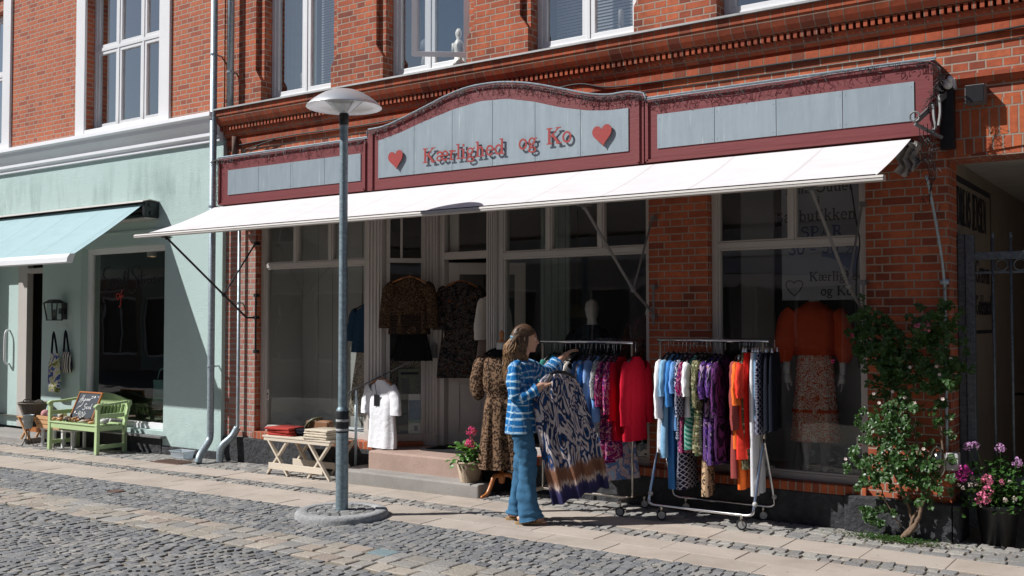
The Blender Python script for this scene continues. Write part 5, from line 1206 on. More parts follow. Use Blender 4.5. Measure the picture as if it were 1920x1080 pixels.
def garment(kind, name, lab, pos, yaw, L, W, mat, rodz=.13, sl=0, grp=None, wood=False, th=.022, rr=None, legmat=None, hang=True, sleevew=.055):
    rr = rr or random.Random(int(abs(pos[0] * 1000)) + int(L * 100)); P = frame(pos, yaw)
    t = thing(name, lab, kind_cat[kind], pos, grp); mb = MB(); f = .0115
    if kind in ('shirt', 'dress', 'top'):
        fl = {'shirt': 1.06, 'top': 1.0, 'dress': 1.35}[kind]
        lv = [(.012, .062, .03, 0, 0, 0), (-.012, .085, .032, 0, 0, 0), (-.035, .13, .030, 0, 0, 0), (-.06, .17 * W / .2, .030, 0, 0, 0), (-.10, W * .98, .032, 0, 0, f * .3), (-.16, W * .97, .034, 0, 0, f * .5)]
        K = 12
        for i in range(1, K + 1):
            q = i / K; z = -.16 - (L - .16) * q; lv.append((z, W * lerp(.97, fl, q ** 1.3) * (1 + .02 * math.sin(q * 9)), th * (1.4 + .6 * q), 0, .004 * math.sin(q * 7), f * (.6 + 1.3 * q)))
        loft(mb, lv, P, rr=rr)
        if sl:
            for s in (-1, 1):
                b = rr.uniform(.8, 1.2)
                pts = [(s * (W * .80), 0, -.085), (s * (W * 1.02), .006, -.13), (s * (W * 1.10 + .018 * b), .012, -.13 - sl * .5), (s * (W * 1.12 + .02 * b), .02, -.12 - sl)]
                sleeve(mb, smooth_pts(pts, 4), [lerp(.072, sleevew, i / 12) for i in range(13)], P, rr=rr)
    elif kind == 'trousers':
        lv = [(0, W, .022, 0, 0, 0), (-.04, W * 1.02, .024, 0, 0, .001), (-.15, W * 1.12, .03, 0, 0, .003), (-.26, W * 1.15, .032, 0, 0, .003)]
        loft(mb, lv, P, rr=rr)
        for s in (-1, 1):
            lv = [(-.25 - (L - .25) * q, W * lerp(.57, .42 if L > .7 else .56, q), .028, s * W * lerp(.58, .52, q), 0, .004) for q in [i / 8 for i in range(9)]]
            loft(mb, lv, P, n=16, rr=rr)
    elif kind == 'skirt':
        lv = [(0, W * .8, .02, 0, 0, .001), (-.04, W * .82, .022, 0, 0, .002)] + [(-.04 - (L - .04) * q, W * lerp(.82, 1.35, q), .02 + .02 * q, 0, 0, .004 + .012 * q) for q in [i / 10 for i in range(1, 11)]]
        loft(mb, lv, P, folds=6, rr=rr)
    mb.build('cloth', mat, t, smooth=True)
    if hang: hanger(t, P, rodz, W * .92 if kind in ('shirt', 'top', 'dress') else .15, wood, kind in ('trousers', 'skirt'))
    return t
kind_cat = {'shirt': 'shirt', 'top': 'top', 'dress': 'dress', 'trousers': 'trousers', 'skirt': 'skirt'}

# ------------------------------------------------------------------ clothes rails
def castor(par, x, y, r=.042, rot=.5):
    m = MB(); c, s = math.cos(rot), math.sin(rot)
    m.tube([(x - .012 * s, y + .012 * c, r), (x + .012 * s, y - .012 * c, r)], r, 20); w = m.build('castor', 'rubber', par, smooth=False)
    m = MB(); m.tube([(x - .0135 * s, y + .0135 * c, r), (x + .0135 * s, y - .0135 * c, r)], r * .72, 18); m.build('hub', 'wheel_grey', w)
    m = MB(); m.obox((x + .01, y, r), (x, y, r * 2.25), .036, .004); m.tube([(x, y, r * 2.1), (x, y, r * 2.9)], .011, 8); m.build('fork', 'old_chrome', w)
RK = thing('clothes_rail', 'chrome A-frame clothes rail on castors carrying blouses and trousers, right of two', 'clothes rail', (-3.5, 8.0, 0))
XL, XR, YM, ZR = -3.975, -3.045, 8.0, 1.512
mb = MB(); mb.tube([(XL - .03, YM, ZR), (XR + .05, YM, ZR)], .013, 10); mb.build('top_rail', 'chrome', RK, smooth=True)
for x in (XL, XR):
    mb = MB(); mb.tube([(x, YM, .70), (x, YM, ZR)], .011, 10); mb.tube([(x, YM, .68), (x, YM, .80)], .015, 10); mb.build('post', 'old_chrome', RK, smooth=True)
for y in (7.76, 8.24):
    P = smooth_pts([(XL, YM, .72), (XL, lerp(YM, y, .5), .45), (XL, lerp(YM, y, .93), .19), (XL + .01, y, .135), (XL + .06, y, .118)], 4) + smooth_pts([(XR - .06, y, .118), (XR - .01, y, .135), (XR, lerp(YM, y, .93), .19), (XR, lerp(YM, y, .5), .45), (XR, YM, .72)], 4)
    mb = MB(); mb.tube(P, .0125, 10); mb.build('base_frame', 'chrome', RK, smooth=True)
    for x in (XL, XR): m = MB(); m.ball((x + .005, lerp(YM, y, .9), .21), .022); m.build('cap', 'wheel_grey', RK, smooth=True)
for x in (XL + .12, XR - .10):
    for y in (7.76, 8.24): castor(RK, x, y)
R2 = thing('clothes_rail', 'chrome clothes rail with straight end posts behind the woman, left of two', 'clothes rail', (-4.7, 7.93, 0))
XL2, XR2, Y2, Z2 = -5.16, -4.22, 7.93, 1.487
mb = MB(); mb.tube([(XL2 - .02, Y2, Z2), (XR2 + .01, Y2, Z2)], .014, 10); mb.tube([(XL2, Y2 + .02, Z2 - .012), (XR2 - .25, Y2 + .02, Z2 - .012)], .006, 8); mb.build('top_rail', 'chrome', R2, smooth=True)
for x in (XL2, XR2):
    mb = MB(); mb.tube([(x, Y2, .14), (x, Y2, Z2 - .015)], .011, 10); mb.build('post', 'old_chrome', R2, smooth=True)
    mb = MB(); mb.box(x - .02, x + .02, 7.68, 8.18, .11, .14); mb.build('foot', 'old_chrome', R2, bevel=.005)
    for y in (7.70, 8.16): castor(R2, x, y, .04, .3)
mb = MB(); mb.box(XL2 + .021, XR2 - .021, 7.90, 7.95, .115, .135); mb.build('base_bar', 'old_chrome', R2, bevel=.004)
YW = math.pi / 2
GRR = 'clothes hanging on the right rail'; GRL = 'clothes hanging on the left rail'
right = [ # x, kind, length, width, material, sleeve, name, label
 (-3.90, 'shirt', .82, .19, 'c_white', .40, 'blouse', 'long white blouse, first garment at the left end of the right clothes rail'),
 (-3.85, 'dress', .86, .19, 'c_lightblue', .22, 'dress', 'light blue dress right beside the long white blouse on the right rail'),
 (-3.805, 'shirt', 1.12, .18, 'c_blue', .30, 'dress', 'long mid blue dress between the light blue dress and blue tee'),
 (-3.765, 'shirt', .62, .18, 'c_skyblue', .18, 'blouse', 'sky blue short sleeved blouse on the right rail'),
 (-3.73, 'shirt', .70, .18, 'p_geo', .38, 'blouse', 'navy blouse with small white print on the right rail'),
 (-3.69, 'shirt', .80, .18, 'p_magenta', .2, 'blouse', 'magenta and purple printed blouse on the right rail'),
 (-3.66, 'shirt', .50, .19, 'c_white', .20, 'tee_shirt', 'short white tee shirt over a green striped top'),
 (-3.63, 'shirt', .78, .17, 'p_greenstripe', 0, 'blouse', 'green and white striped blouse under the white tee shirt'),
 (-3.585, 'shirt', .80, .18, 'p_camo', .3, 'blouse', 'olive camouflage patterned blouse, left of two on the right rail'),
 (-3.545, 'shirt', .82, .19, 'p_camo', .3, 'blouse', 'olive camouflage patterned blouse, right of two on the right rail'),
 (-3.51, 'shirt', .76, .18, 'p_dots', .0, 'blouse', 'black blouse with pale dots on the right rail'),
 (-3.465, 'shirt', .86, .19, 'p_purple', .22, 'blouse', 'purple and navy printed blouse with bright spots, first purple one'),
 (-3.42, 'dress', .88, .18, 'p_purple', .20, 'dress', 'purple patterned dress with orange flecks, second purple one'),
 (-3.375, 'shirt', .84, .20, 'p_purpledark', .34, 'blouse', 'very dark purple blouse facing the camera at the gap'),
 (-3.245, 'shirt', .98, .17, 'c_brick', .46, 'blouse', 'dusty brick red blouse after the gap on the right rail'),
 (-3.215, 'shirt', .74, .18, 'c_orange', .26, 'blouse', 'bright orange blouse on the right rail'),
 (-3.185, 'shirt', .82, .18, 'c_coral', .20, 'blouse', 'coral red blouse next to the bright orange one'),
]
rr = random.Random(11)
for x, kind, L, W_, m, sl, nm, lb in right:
    garment(kind, nm, lb, (x, 8.0, 1.375 + rr.uniform(-.008, .008)), YW + rr.uniform(-.12, .12), L, W_, m, .137, sl, GRR)
for x, L, W_, m, lb in ((-3.16, .95, .16, 'p_camo', 'camouflage patterned trousers on the right rail'), (-3.135, .78, .16, 'c_red', 'red trousers hanging on the right rail'), (-3.095, 1.16, .17, 'c_white', 'long white trousers hanging on the right rail'),
                        (-3.07, .54, .16, 'c_lightblue', 'light blue denim shorts on the right rail'), (-3.045, .66, .17, 'p_geo', 'navy and white printed trousers near the right end'),
                        (-3.015, .62, .20, 'c_navy', 'dark navy trousers, left of two at the right end of the rail'), (-2.945, .62, .20, 'c_navy', 'dark navy trousers, right of two at the right end of the rail')):
    garment('trousers', 'trousers', lb, (x, 8.0 + (0 if x < -3.03 else .0), 1.42), YW + (rr.uniform(-.1, .1) if x < -3.03 else (.35 if x < -3 else .2)), L, W_, m, .09, 0, GRR)
garment('trousers', 'trousers', 'bright orange trousers hanging lowest below the orange blouse', (-3.20, 8.0, 1.36), YW, 1.06, .15, 'c_orange', .15, 0, GRR)
garment('skirt', 'skirt', 'navy skirt with white lattice print hanging lowest on the left', (-3.72, 7.98, 1.30), YW, 1.04, .13, 'p_geo', .20, 0, GRR)
garment('skirt', 'skirt', 'sand coloured skirt with black leopard spots, lowest on the right rail', (-3.54, 8.0, 1.30), YW + .3, 1.08, .15, 'p_beigeleopard', .20, 0, GRR)
left = [
 (-5.03, 'shirt', .60, .19, 'c_teal', .3, 'blouse', 'green blouse at the far left end of the left rail behind the woman'),
 (-4.97, 'shirt', .66, .19, 'c_grey', .3, 'blouse', 'dark grey blouse second from the left end of the left rail'),
 (-4.91, 'shirt', .60, .19, 'c_taupe', .3, 'blouse', 'taupe brown blouse under the outstretched hand'),
 (-4.86, 'shirt', .66, .19, 'c_beige', .3, 'cardigan', 'beige cardigan, left of two pale ones on the left rail'),
 (-4.80, 'shirt', .62, .19, 'c_offwhite', .3, 'cardigan', 'off white cardigan beside the beige one'),
 (-4.755, 'shirt', .9, .18, 'c_black', .3, 'dress', 'long black dress on the left rail'),
 (-4.71, 'shirt', .72, .18, 'c_slate', .36, 'blouse', 'slate blue blouse, first blue garment on the left rail'),
 (-4.67, 'shirt', .80, .18, 'c_blue', .38, 'blouse', 'strong blue blouse between slate blue and printed blouse'),
 (-4.63, 'shirt', .80, .18, 'p_navywhite', .3, 'blouse', 'navy and white printed blouse on the left rail'),
 (-4.585, 'shirt', .72, .175, 'knit_blue', .44, 'knit_jumper', 'light blue ribbed jumper, left of three on the left rail'),
 (-4.54, 'shirt', .86, .17, 'knit_blue', .44, 'knit_jumper', 'light blue ribbed jumper, longest of three on the left rail'),
 (-4.50, 'shirt', .78, .19, 'c_skyblue', .44, 'knit_jumper', 'sky blue jumper, right of the three light blue ones'),
 (-4.455, 'shirt', .70, .20, 'p_greyprint', .24, 'blouse', 'grey printed blouse on the left rail'),
 (-4.415, 'shirt', .92, .19, 'p_magenta', .3, 'blouse', 'wine red printed blouse, left of two on the left rail'),
 (-4.375, 'shirt', .88, .19, 'p_magenta', .36, 'blouse', 'wine red printed blouse, right of two on the left rail'),
 (-4.335, 'shirt', .72, .155, 'knit_red', .42, 'knit_jumper', 'crimson ribbed jumper on the left rail, inside the end post'),
 (-4.185, 'shirt', .72, .165, 'knit_red', .46, 'knit_jumper', 'crimson ribbed jumper hanging outside the end post of the left rail'),
]
for x, kind, L, W_, m, sl, nm, lb in left:
    garment(kind, nm, lb, (x, 7.93, 1.355 + rr.uniform(-.008, .008)), YW + rr.uniform(-.12, .12), L, W_, m, .132, sl, GRL)
garment('skirt', 'skirt', 'pink and pale blue tie-dye skirt hanging below the jumpers', (-4.40, 7.93, 1.13), YW - .5, .86, .19, 'p_tiedye', .35, 0, GRL)
garment('skirt', 'skirt', 'pale blue and pink tie-dye skirt left of the other tie-dye skirt', (-4.48, 7.95, 1.13), YW - .3, .80, .16, 'p_tiedye', .35, 0, GRL)

# ------------------------------------------------------------------ clothes round the door
def flat_front(kind, nm, lb, pos, yaw, L, W_, m, sl, rodz=.09, wood=True, sleevew=.075):
    return garment(kind, nm, lb, pos, yaw, L, W_, m, rodz, sl, None, wood, .035, sleevew=sleevew)
t = flat_front('shirt', 'tee_shirt', 'long white tee shirt with black tag on a wooden hanger beside the door', (-7.42, 8.20, 1.03), -.12, .72, .20, 'c_white', .24)
mb = MB(); mb.box(-7.475, -7.40, 8.135, 8.14, .76, .885); mb.build('price_tag', 'black_plastic', t); mb = MB(); mb.tube([(-7.44, 8.138, .885), (-7.46, 8.13, 1.02)], .004, 4); mb.build('tag_string', 'cable_black', t)
t = flat_front('shirt', 'jacket', 'dark brown jacket with pale ethnic pattern hanging on a wooden hanger in the side window', (-7.22, 8.42, 2.14), .62, .60, .21, 'p_tribal', .42, .05)
P = frame((-7.22, 8.42, 2.14), .62); mb = MB(); loft(mb, [(-.40 - .2 * q, .222 + .01 * q, .066, 0, 0, .004) for q in (0, .3, .6, 1.03)], P); mb.build('patterned_hem', 'p_zigzag', t, smooth=True)
garment('skirt', 'skirt', 'plain black skirt hanging under the patterned jacket', (-7.23, 8.50, 1.66), .62, .42, .16, 'c_black', .02, 0)
t = flat_front('dress', 'dress', 'long dark floral dress hanging on the open shop door', (-6.86, 8.88, 2.10), R(40), 1.05, .20, 'p_darkfloral', .4, .07)
flat_front('shirt', 'cardigan', 'pale cardigan hanging at the right edge of the doorway', (-6.22, 8.60, 1.95), 1.2, .62, .13, 'c_offwhite', .35, .05)
flat_front('shirt', 'cardigan', 'brown cardigan hanging below the pale one at the right of the doorway', (-6.20, 8.58, 1.55), 1.2, .62, .12, 'c_taupe', .3, .05)
# left shop window goods
garment('skirt', 'skirt', 'beige skirt with black leaf print in the left shop window', (-8.13, 8.75, 1.36), 0, .80, .22, 'p_leaf', .5, 0)
garment('shirt', 'blouse', 'dark blue blouse above the leaf print skirt in the left shop window', (-8.13, 8.74, 1.86), 0, .55, .22, 'c_denimdark', .3, .3)
garment('shirt', 'blouse', 'leaf print blouse in the narrow side window beside the door', (-7.42, 8.72, 1.32), .6, .50, .2, 'p_leaf', .3, .3)
tag(MB().box(-8.5, -8.2, 8.55, 8.8, .361, .42).box(-8.2, -7.9, 8.6, 8.85, .361, .40).build('folded_shirt', 'c_white', org=(-8.2, 8.7, .36), bevel=.02), 'pale folded clothes on the floor of the left shop window', 'folded clothes')
def posterq(nm, lb, a, b, z0, z1, mat, extra=()):
    t = thing(nm, lb, 'poster', (a[0], a[1], z0)); m = MB(); m.obox((a[0], a[1], (z0 + z1) / 2), (b[0], b[1], (z0 + z1) / 2), .004, z1 - z0); m.build('sheet', mat, t)
    for q0, q1, u0, u1, mt in extra:
        A, Bv = Vector((a[0], a[1], 0)), Vector((b[0], b[1], 0)); n = (Bv - A).normalized(); off = Vector((n.y, -n.x, 0)) * .0035
        p0 = A.lerp(Bv, u0) + off; p1 = A.lerp(Bv, u1) + off; zz = (lerp(z0, z1, q0) + lerp(z0, z1, q1)) / 2
        m = MB(); m.obox((p0.x, p0.y, zz), (p1.x, p1.y, zz), .002, (z1 - z0) * (q1 - q0)); m.build('print', mt, t)
plain('print_blue', (.10, .20, .34), .7, 0, .4, 30); plain('print_green', (.3, .5, .34), .7); plain('print_olive', (.25, .27, .2), .7, 0, .5, 40); plain('print_yellow', (.6, .42, .12), .7)
posterq('leaflet', 'tall leaflet with blue picture standing in the narrow side window', (-7.40, 8.62), (-7.28, 8.735), .42, .86, 'paper', [(.35, .85, .02, .98, 'print_blue'), (.28, .35, .02, .98, 'print_green'), (.08, .2, .4, .62, 'ink')])
posterq('poster', 'old fashioned beige poster standing behind the tee shirt in the side window', (-7.50, 8.56), (-7.32, 8.735), .80, 1.14, 'print_olive', [(.82, .9, .1, .9, 'ink'), (.2, .7, .15, .5, 'interior_wall')])

# ------------------------------------------------------------------ mannequins
def mannequin_body(mb, c, h=1.0, sc=1.0):
    prof = [(-.42, .14, .095), (-.34, .155, .11), (-.24, .15, .105), (-.14, .125, .09), (-.04, .115, .085), (.06, .13, .095), (.16, .145, .105), (.24, .15, .095), (.30, .145, .075), (.335, .09, .06), (.36, .055, .05), (.42, .05, .045)]
    loft(mb, [(z * sc, w * sc, th * sc, 0, 0, 0) for z, w, th in prof], frame(c, 0))
LM = thing('mannequin', 'dressmaker mannequin with wooden neck knob and orange tripod foot outside the door', 'mannequin', (-5.64, 7.97, 0))
cx, cy = -5.66, 7.97
mb = MB(); loft(mb, [(1.0, .13, .09, 0, 0, 0), (1.15, .135, .10, 0, 0, 0), (1.27, .15, .10, 0, 0, 0), (1.335, .15, .08, 0, 0, 0), (1.375, .08, .06, 0, 0, 0), (1.40, .052, .05, 0, 0, 0), (1.47, .046, .045, 0, 0, 0), (1.475, .001, .001, 0, 0, 0)], frame((cx, cy, 0), 0)); mb.build('body', 'c_offwhite', LM, smooth=True)
mb = MB(); mb.lathe([(.001, 0), (.042, 0), (.045, .012), (.02, .02), (.016, .04), (.022, .06), (.026, .085), (.012, .11), (.001, .118)], (cx, cy, 1.474), 16); mb.build('neck_knob', 'orange_wood', LM, smooth=True)
mb = MB(); mb.lathe([(.02, .60), (.02, .22), (.034, .21), (.036, .16), (.026, .12), (.001, .11)], (cx, cy, 0), 14); mb.build('column', 'orange_wood', LM, smooth=True)
for a in (-100, 20, 140):
    c, s = math.cos(R(a)), math.sin(R(a)); P = smooth_pts([(cx + .02 * c, cy + .02 * s, .20), (cx + .10 * c, cy + .10 * s, .19), (cx + .15 * c, cy + .15 * s, .10), (cx + .20 * c, cy + .20 * s, .035), (cx + .27 * c, cy + .27 * s, .012)], 4)
    mb = MB(); mb.tube(P, [.026 - .011 * i / (len(P) - 1) for i in range(len(P))], 8); mb.build('leg', 'orange_wood', LM, smooth=True)
DRS = thing('leopard_dress', 'long brown leopard print dress gathered at the waist, worn by the mannequin by the door', 'dress', (cx, cy, .25))
rr = random.Random(21); mb = MB(); F_ = frame((cx, cy, 0), .35)
lv = [(1.40, .07, .06, 0, 0, 0), (1.375, .105, .075, 0, 0, 0), (1.33, .165, .095, 0, 0, .002), (1.24, .185, .118, 0, 0, .004), (1.12, .19, .125, 0, 0, .006), (1.02, .185, .125, 0, 0, .007), (.975, .15, .105, 0, 0, .003), (.95, .145, .10, 0, 0, .002), (.90, .165, .12, 0, 0, .007)]
lv += [(.90 - .64 * q, lerp(.165, .235, q), lerp(.12, .16, q), 0, 0, .008 + .014 * q) for q in [i / 10 for i in range(1, 11)]]
loft(mb, lv, F_, n=56, folds=5, rr=rr)
for s in (-1, 1): sleeve(mb, smooth_pts([(s * .13, 0, 1.32), (s * .205, 0, 1.25), (s * .235, .01, 1.12), (s * .235, .02, 1.0), (s * .20, .03, .93)], 4), [.07, .072, .075, .078, .08, .08, .08, .08, .082, .08, .078, .076, .072, .066, .06, .05, .04][:17], F_, .8, rr=rr)
mb.build('cloth', 'p_leopard', DRS, smooth=True)
mb = MB(); loft(mb, [(1.405, .072, .062, 0, 0, 0), (1.385, .10, .082, 0, .0, 0), (1.36, .135, .098, 0, 0, .002), (1.335, .165, .105, 0, 0, .002)], F_, rr=rr); mb.build('collar', 'c_black', DRS, smooth=True)
mb = MB(); loft(mb, [(.985, .152, .108, 0, 0, 0), (.955, .152, .108, 0, 0, 0)], F_, rr=rr); mb.build('belt', 'p_leopard', DRS, smooth=True)
BG = thing('blue_shoulder_bag', 'small dark blue crescent shoulder bag hanging at the left side of the leopard dress', 'bag', (-5.9, 7.93, 1.0))
mb = MB(); loft(mb, [(1.19, .03, .02, -.02, 0, 0), (1.17, .065, .05, 0, 0, .002), (1.12, .085, .065, 0, 0, .002), (1.06, .085, .07, .005, 0, .002), (1.02, .06, .05, .015, 0, 0), (1.0, .02, .02, .03, 0, 0)], frame((-5.885, 7.90, 0), .5), n=20)
cloth('c_bagblue', (.03, .07, .22)); mb.build('pouch', 'c_bagblue', BG, smooth=True)
mb = MB(); mb.tube(smooth_pts([(-5.90, 7.88, 1.18), (-5.84, 7.88, 1.30), (-5.76, 7.90, 1.385), (-5.68, 7.98, 1.41), (-5.80, 8.02, 1.3), (-5.86, 7.96, 1.18)], 5), .012, 5); mb.build('strap', 'c_black', BG)
BB = thing('dark_bag', 'dark bag with coral cord handles on the pavement behind the flower basket', 'bag', (-5.72, 8.0, .0))
mb = MB(); loft(mb, [(.02, .10, .07, 0, 0, 0), (.10, .13, .09, 0, 0, .004), (.22, .13, .085, 0, 0, .004), (.30, .11, .05, 0, 0, .003)], frame((-5.80, 8.05, 0), 0)); mb.build('body', 'c_black', BB, smooth=True)
mb = MB(); 
for k in range(3): mb.tube([(-5.84 + .07 * math.cos(t * .4) + .01 * k, 7.95 + .01 * k, .33 + .03 * k * .4 + .03 * math.sin(t * .4)) for t in range(16)], .007, 5, closed=True)
mb.build('handle', 'c_coral', BB, smooth=True)
# display mannequin in the right window
DM = thing('display_mannequin', 'white full figure mannequin standing in the right shop window', 'mannequin', (-2.91, 8.9, .36))
fx, fy = -2.91, 8.9; F_ = frame((fx, fy, 0), .25)
mb = MB(); loft(mb, [(1.0, .15, .10, 0, 0, 0), (1.3, .12, .09, 0, 0, 0), (1.55, .15, .10, 0, 0, 0), (1.72, .17, .09, 0, 0, 0), (1.79, .09, .06, 0, 0, 0), (1.83, .05, .048, 0, 0, 0), (1.93, .046, .045, 0, 0, 0), (1.95, .001, .001, 0, 0, 0)], F_); mb.build('body', 'mannequin_white', DM, smooth=True)
for s in (-1, 1):
    mb = MB(); mb.tube([F_(s * .18, 0, 1.72), F_(s * .24, 0, 1.45), F_(s * .24, .05, 1.25), F_(s * .235, .06, 1.20)], [.045, .038, .028, .024], 12); mb.build('arm', 'mannequin_white', DM, smooth=True)
    m2 = MB(); b0 = (s * .235, .06, 1.21); m2.tube([F_(*b0), F_(s * .235, .065, 1.17), F_(s * .23, .07, 1.13)], [.024, .032, .026], 10)
    for k in range(4): m2.tube([F_(s * .235, .045 + .014 * k, 1.14), F_(s * .23, .045 + .015 * k, 1.09), F_(s * .22, .045 + .015 * k, 1.055 + .01 * abs(k - 1.5))], [.008, .007, .005], 6)
    m2.tube([F_(s * .215, .05, 1.17), F_(s * .20, .04, 1.13), F_(s * .20, .04, 1.105)], [.010, .008, .006], 6); m2.build('hand', 'mannequin_white', DM, smooth=True)
    mb = MB(); mb.tube([F_(s * .09, 0, 1.0), F_(s * .085, 0, .8), F_(s * .08, 0, .68), F_(s * .08, 0, .5), F_(s * .08, 0, .44), F_(s * .08, .06, .39), F_(s * .08, .13, .375)], [.085, .06, .052, .034, .03, .032, .018], 12); mb.build('leg', 'mannequin_white', DM, smooth=True)
mb = MB(); mb.lathe([(.001, .362), (.15, .362), (.15, .372), (.001, .374)], (fx, fy + .03, 0), 24); mb.build('stand', 'dark_metal', DM)
OB = thing('orange_blouse', 'loose burnt orange blouse with wide sleeves on the mannequin in the right window', 'blouse', (fx, fy, 1.5))
mb = MB(); loft(mb, [(1.85, .06, .05, 0, 0, 0), (1.82, .11, .075, 0, 0, .002), (1.76, .19, .11, 0, 0, .003), (1.62, .19, .125, 0, 0, .006), (1.50, .185, .13, 0, 0, .008), (1.42, .16, .115, 0, 0, .006), (1.38, .185, .13, 0, 0, .01)], F_, n=40)
for s in (-1, 1): sleeve(mb, smooth_pts([(s * .17, 0, 1.76), (s * .225, 0, 1.68), (s * .25, .01, 1.52), (s * .255, .04, 1.38), (s * .25, .06, 1.31)], 3), [.075, .08, .085, .09, .095, .10, .10, .10, .095, .08, .06, .05, .035], F_, .9)
mb.build('cloth', 'c_orangeblouse', OB, smooth=True)
SK_ = thing('patterned_skirt', 'long orange and cream swirl patterned skirt on the mannequin in the right window', 'skirt', (fx, fy, .6))
mb = MB(); loft(mb, [(1.44, .13, .10, 0, 0, .001), (1.40, .14, .105, 0, 0, .002)] + [(1.40 - .78 * q, lerp(.15, .215, q), lerp(.11, .15, q), 0, 0, .004 + .01 * q) for q in [i / 10 for i in range(1, 11)]], F_, n=48, folds=5); mb.build('cloth', 'p_swirl', SK_, smooth=True)
mb = MB(); loft(mb, [(.90, .201, .143, 0, 0, .0095), (.875, .203, .145, 0, 0, .0095)], F_, n=48, folds=5); mb.build('band', 'c_orangeblouse', SK_, smooth=True)
# two dark clad mannequins in the middle window
for (x, y, m_, lb) in ((-5.25, 9.0, 'c_navy', 'mannequin head and shoulders in a navy jacket in the middle shop window'), (-4.50, 8.85, 'p_darkred', 'mannequin in a dark red patterned jacket at the right of the middle window')):
    t = thing('display_mannequin', lb, 'mannequin', (x, y, .36)); F2 = frame((x, y, 0), .2)
    mb = MB(); loft(mb, [(1.0, .12, .09, 0, 0, 0), (1.5, .14, .09, 0, 0, 0), (1.63, .06, .05, 0, 0, 0), (1.70, .045, .045, 0, 0, 0), (1.72, .055, .07, 0, 0, 0), (1.80, .07, .085, 0, 0, 0), (1.87, .06, .07, 0, 0, 0), (1.90, .02, .02, 0, 0, 0)] if x < -5 else [(1.0, .12, .09, 0, 0, 0), (1.5, .14, .09, 0, 0, 0), (1.74, .06, .05, 0, 0, 0), (1.80, .045, .045, 0, 0, 0), (1.81, .001, .001, 0, 0, 0)], F2); mb.build('body', 'mannequin_white', t, smooth=True)
    mb = MB(); dz = 0 if x < -5 else .10; loft(mb, [(1.64 + dz, .075, .06, 0, 0, 0), (1.60 + dz, .14, .085, 0, 0, .002), (1.54 + dz, .21, .11, 0, 0, .003), (1.2, .20, .13, 0, 0, .006), (.9, .22, .14, 0, 0, .006)], F2, n=36)
    for s in (-1, 1): sleeve(mb, smooth_pts([(s * .17, 0, 1.54 + dz), (s * .24, 0, 1.45), (s * .27, .01, 1.2), (s * .27, .04, .98)], 3), [.07, .07, .068, .065, .062, .06, .058, .055, .05, .05], F2, .85)
    mb.build('jacket', m_, t, smooth=True)
PL = thing('pendant_lamp', 'small warm lit lamp bulb hanging high in the middle shop window', 'lamp', (-5.75, 9.3, 2.3))
nt = NT('warm_light'); e_ = nt.n('Emission', i={'Color': (1, .6, .25, 1), 'Strength': 6}); nt.t.links.new(e_.outputs[0], nt.out.inputs[0]); MAT['warm_light'] = nt.m
mb = MB(); mb.ball((-5.92, 9.4, 2.32), .02); mb.build('bulb', 'warm_light', PL, smooth=True); mb = MB(); mb.tube([(-5.92, 9.4, 2.34), (-5.92, 9.4, 2.98)], .005, 5); mb.build('cord', 'cable_black', PL)
DL = thing('lamp_shade_pendant', 'dark conical pendant lamp shade deep in the middle shop window', 'lamp', (-5.9, 10, 1.8)); mb = MB(); mb.lathe([(.03, .16), (.06, .14), (.20, 0)], (-6.15, 10.2, 1.72), 20); mb.tube([(-6.15, 10.2, 1.88), (-6.15, 10.2, 2.98)], .006, 5); plain('olive_shade', (.2, .18, .1), .5); mb.build('shade', 'olive_shade', DL, smooth=True)

# ------------------------------------------------------------------ folding table with folded clothes
TX0, TX1, TY0, TY1 = -8.76, -7.70, 7.70, 8.12; gt = gz(-8.3); TZ = .405
TB = thing('folding_table', 'low pale wooden folding table with crossed legs below the left shop window', 'table', (-8.25, 7.9, gt))
mb = MB()
for k in range(5): y = lerp(TY0, TY1, k / 5); mb.box(TX0, TX1, y + .004, y + .08, TZ - .018, TZ)
mb.build('tabletop', 'white_pine', TB, bevel=.002)
for y in (TY0 + .03, TY1 - .03):
    for x in (TX0 + .06, TX1 - .42 + .06):
        for (a, b, o) in ((x, x + .34, 0), (x + .34, x, .012)):
            mb = MB(); mb.obox((a, y + o, TZ - .02), (b, y + o, gt), .022, .042, (0, 1, 0)); mb.build('leg', 'white_pine', TB, bevel=.002)
    mb = MB(); mb.box(TX0 + .10, TX1 - .12, y - .02, y - .004, gt + .06, gt + .13); mb.build('rail', 'white_pine', TB, bevel=.002)
mb = MB(); mb.box(TX0 + .02, TX1 - .02, TY0 + .01, TY0 + .03, TZ - .055, TZ - .019); mb.build('apron', 'white_pine', TB, bevel=.002)
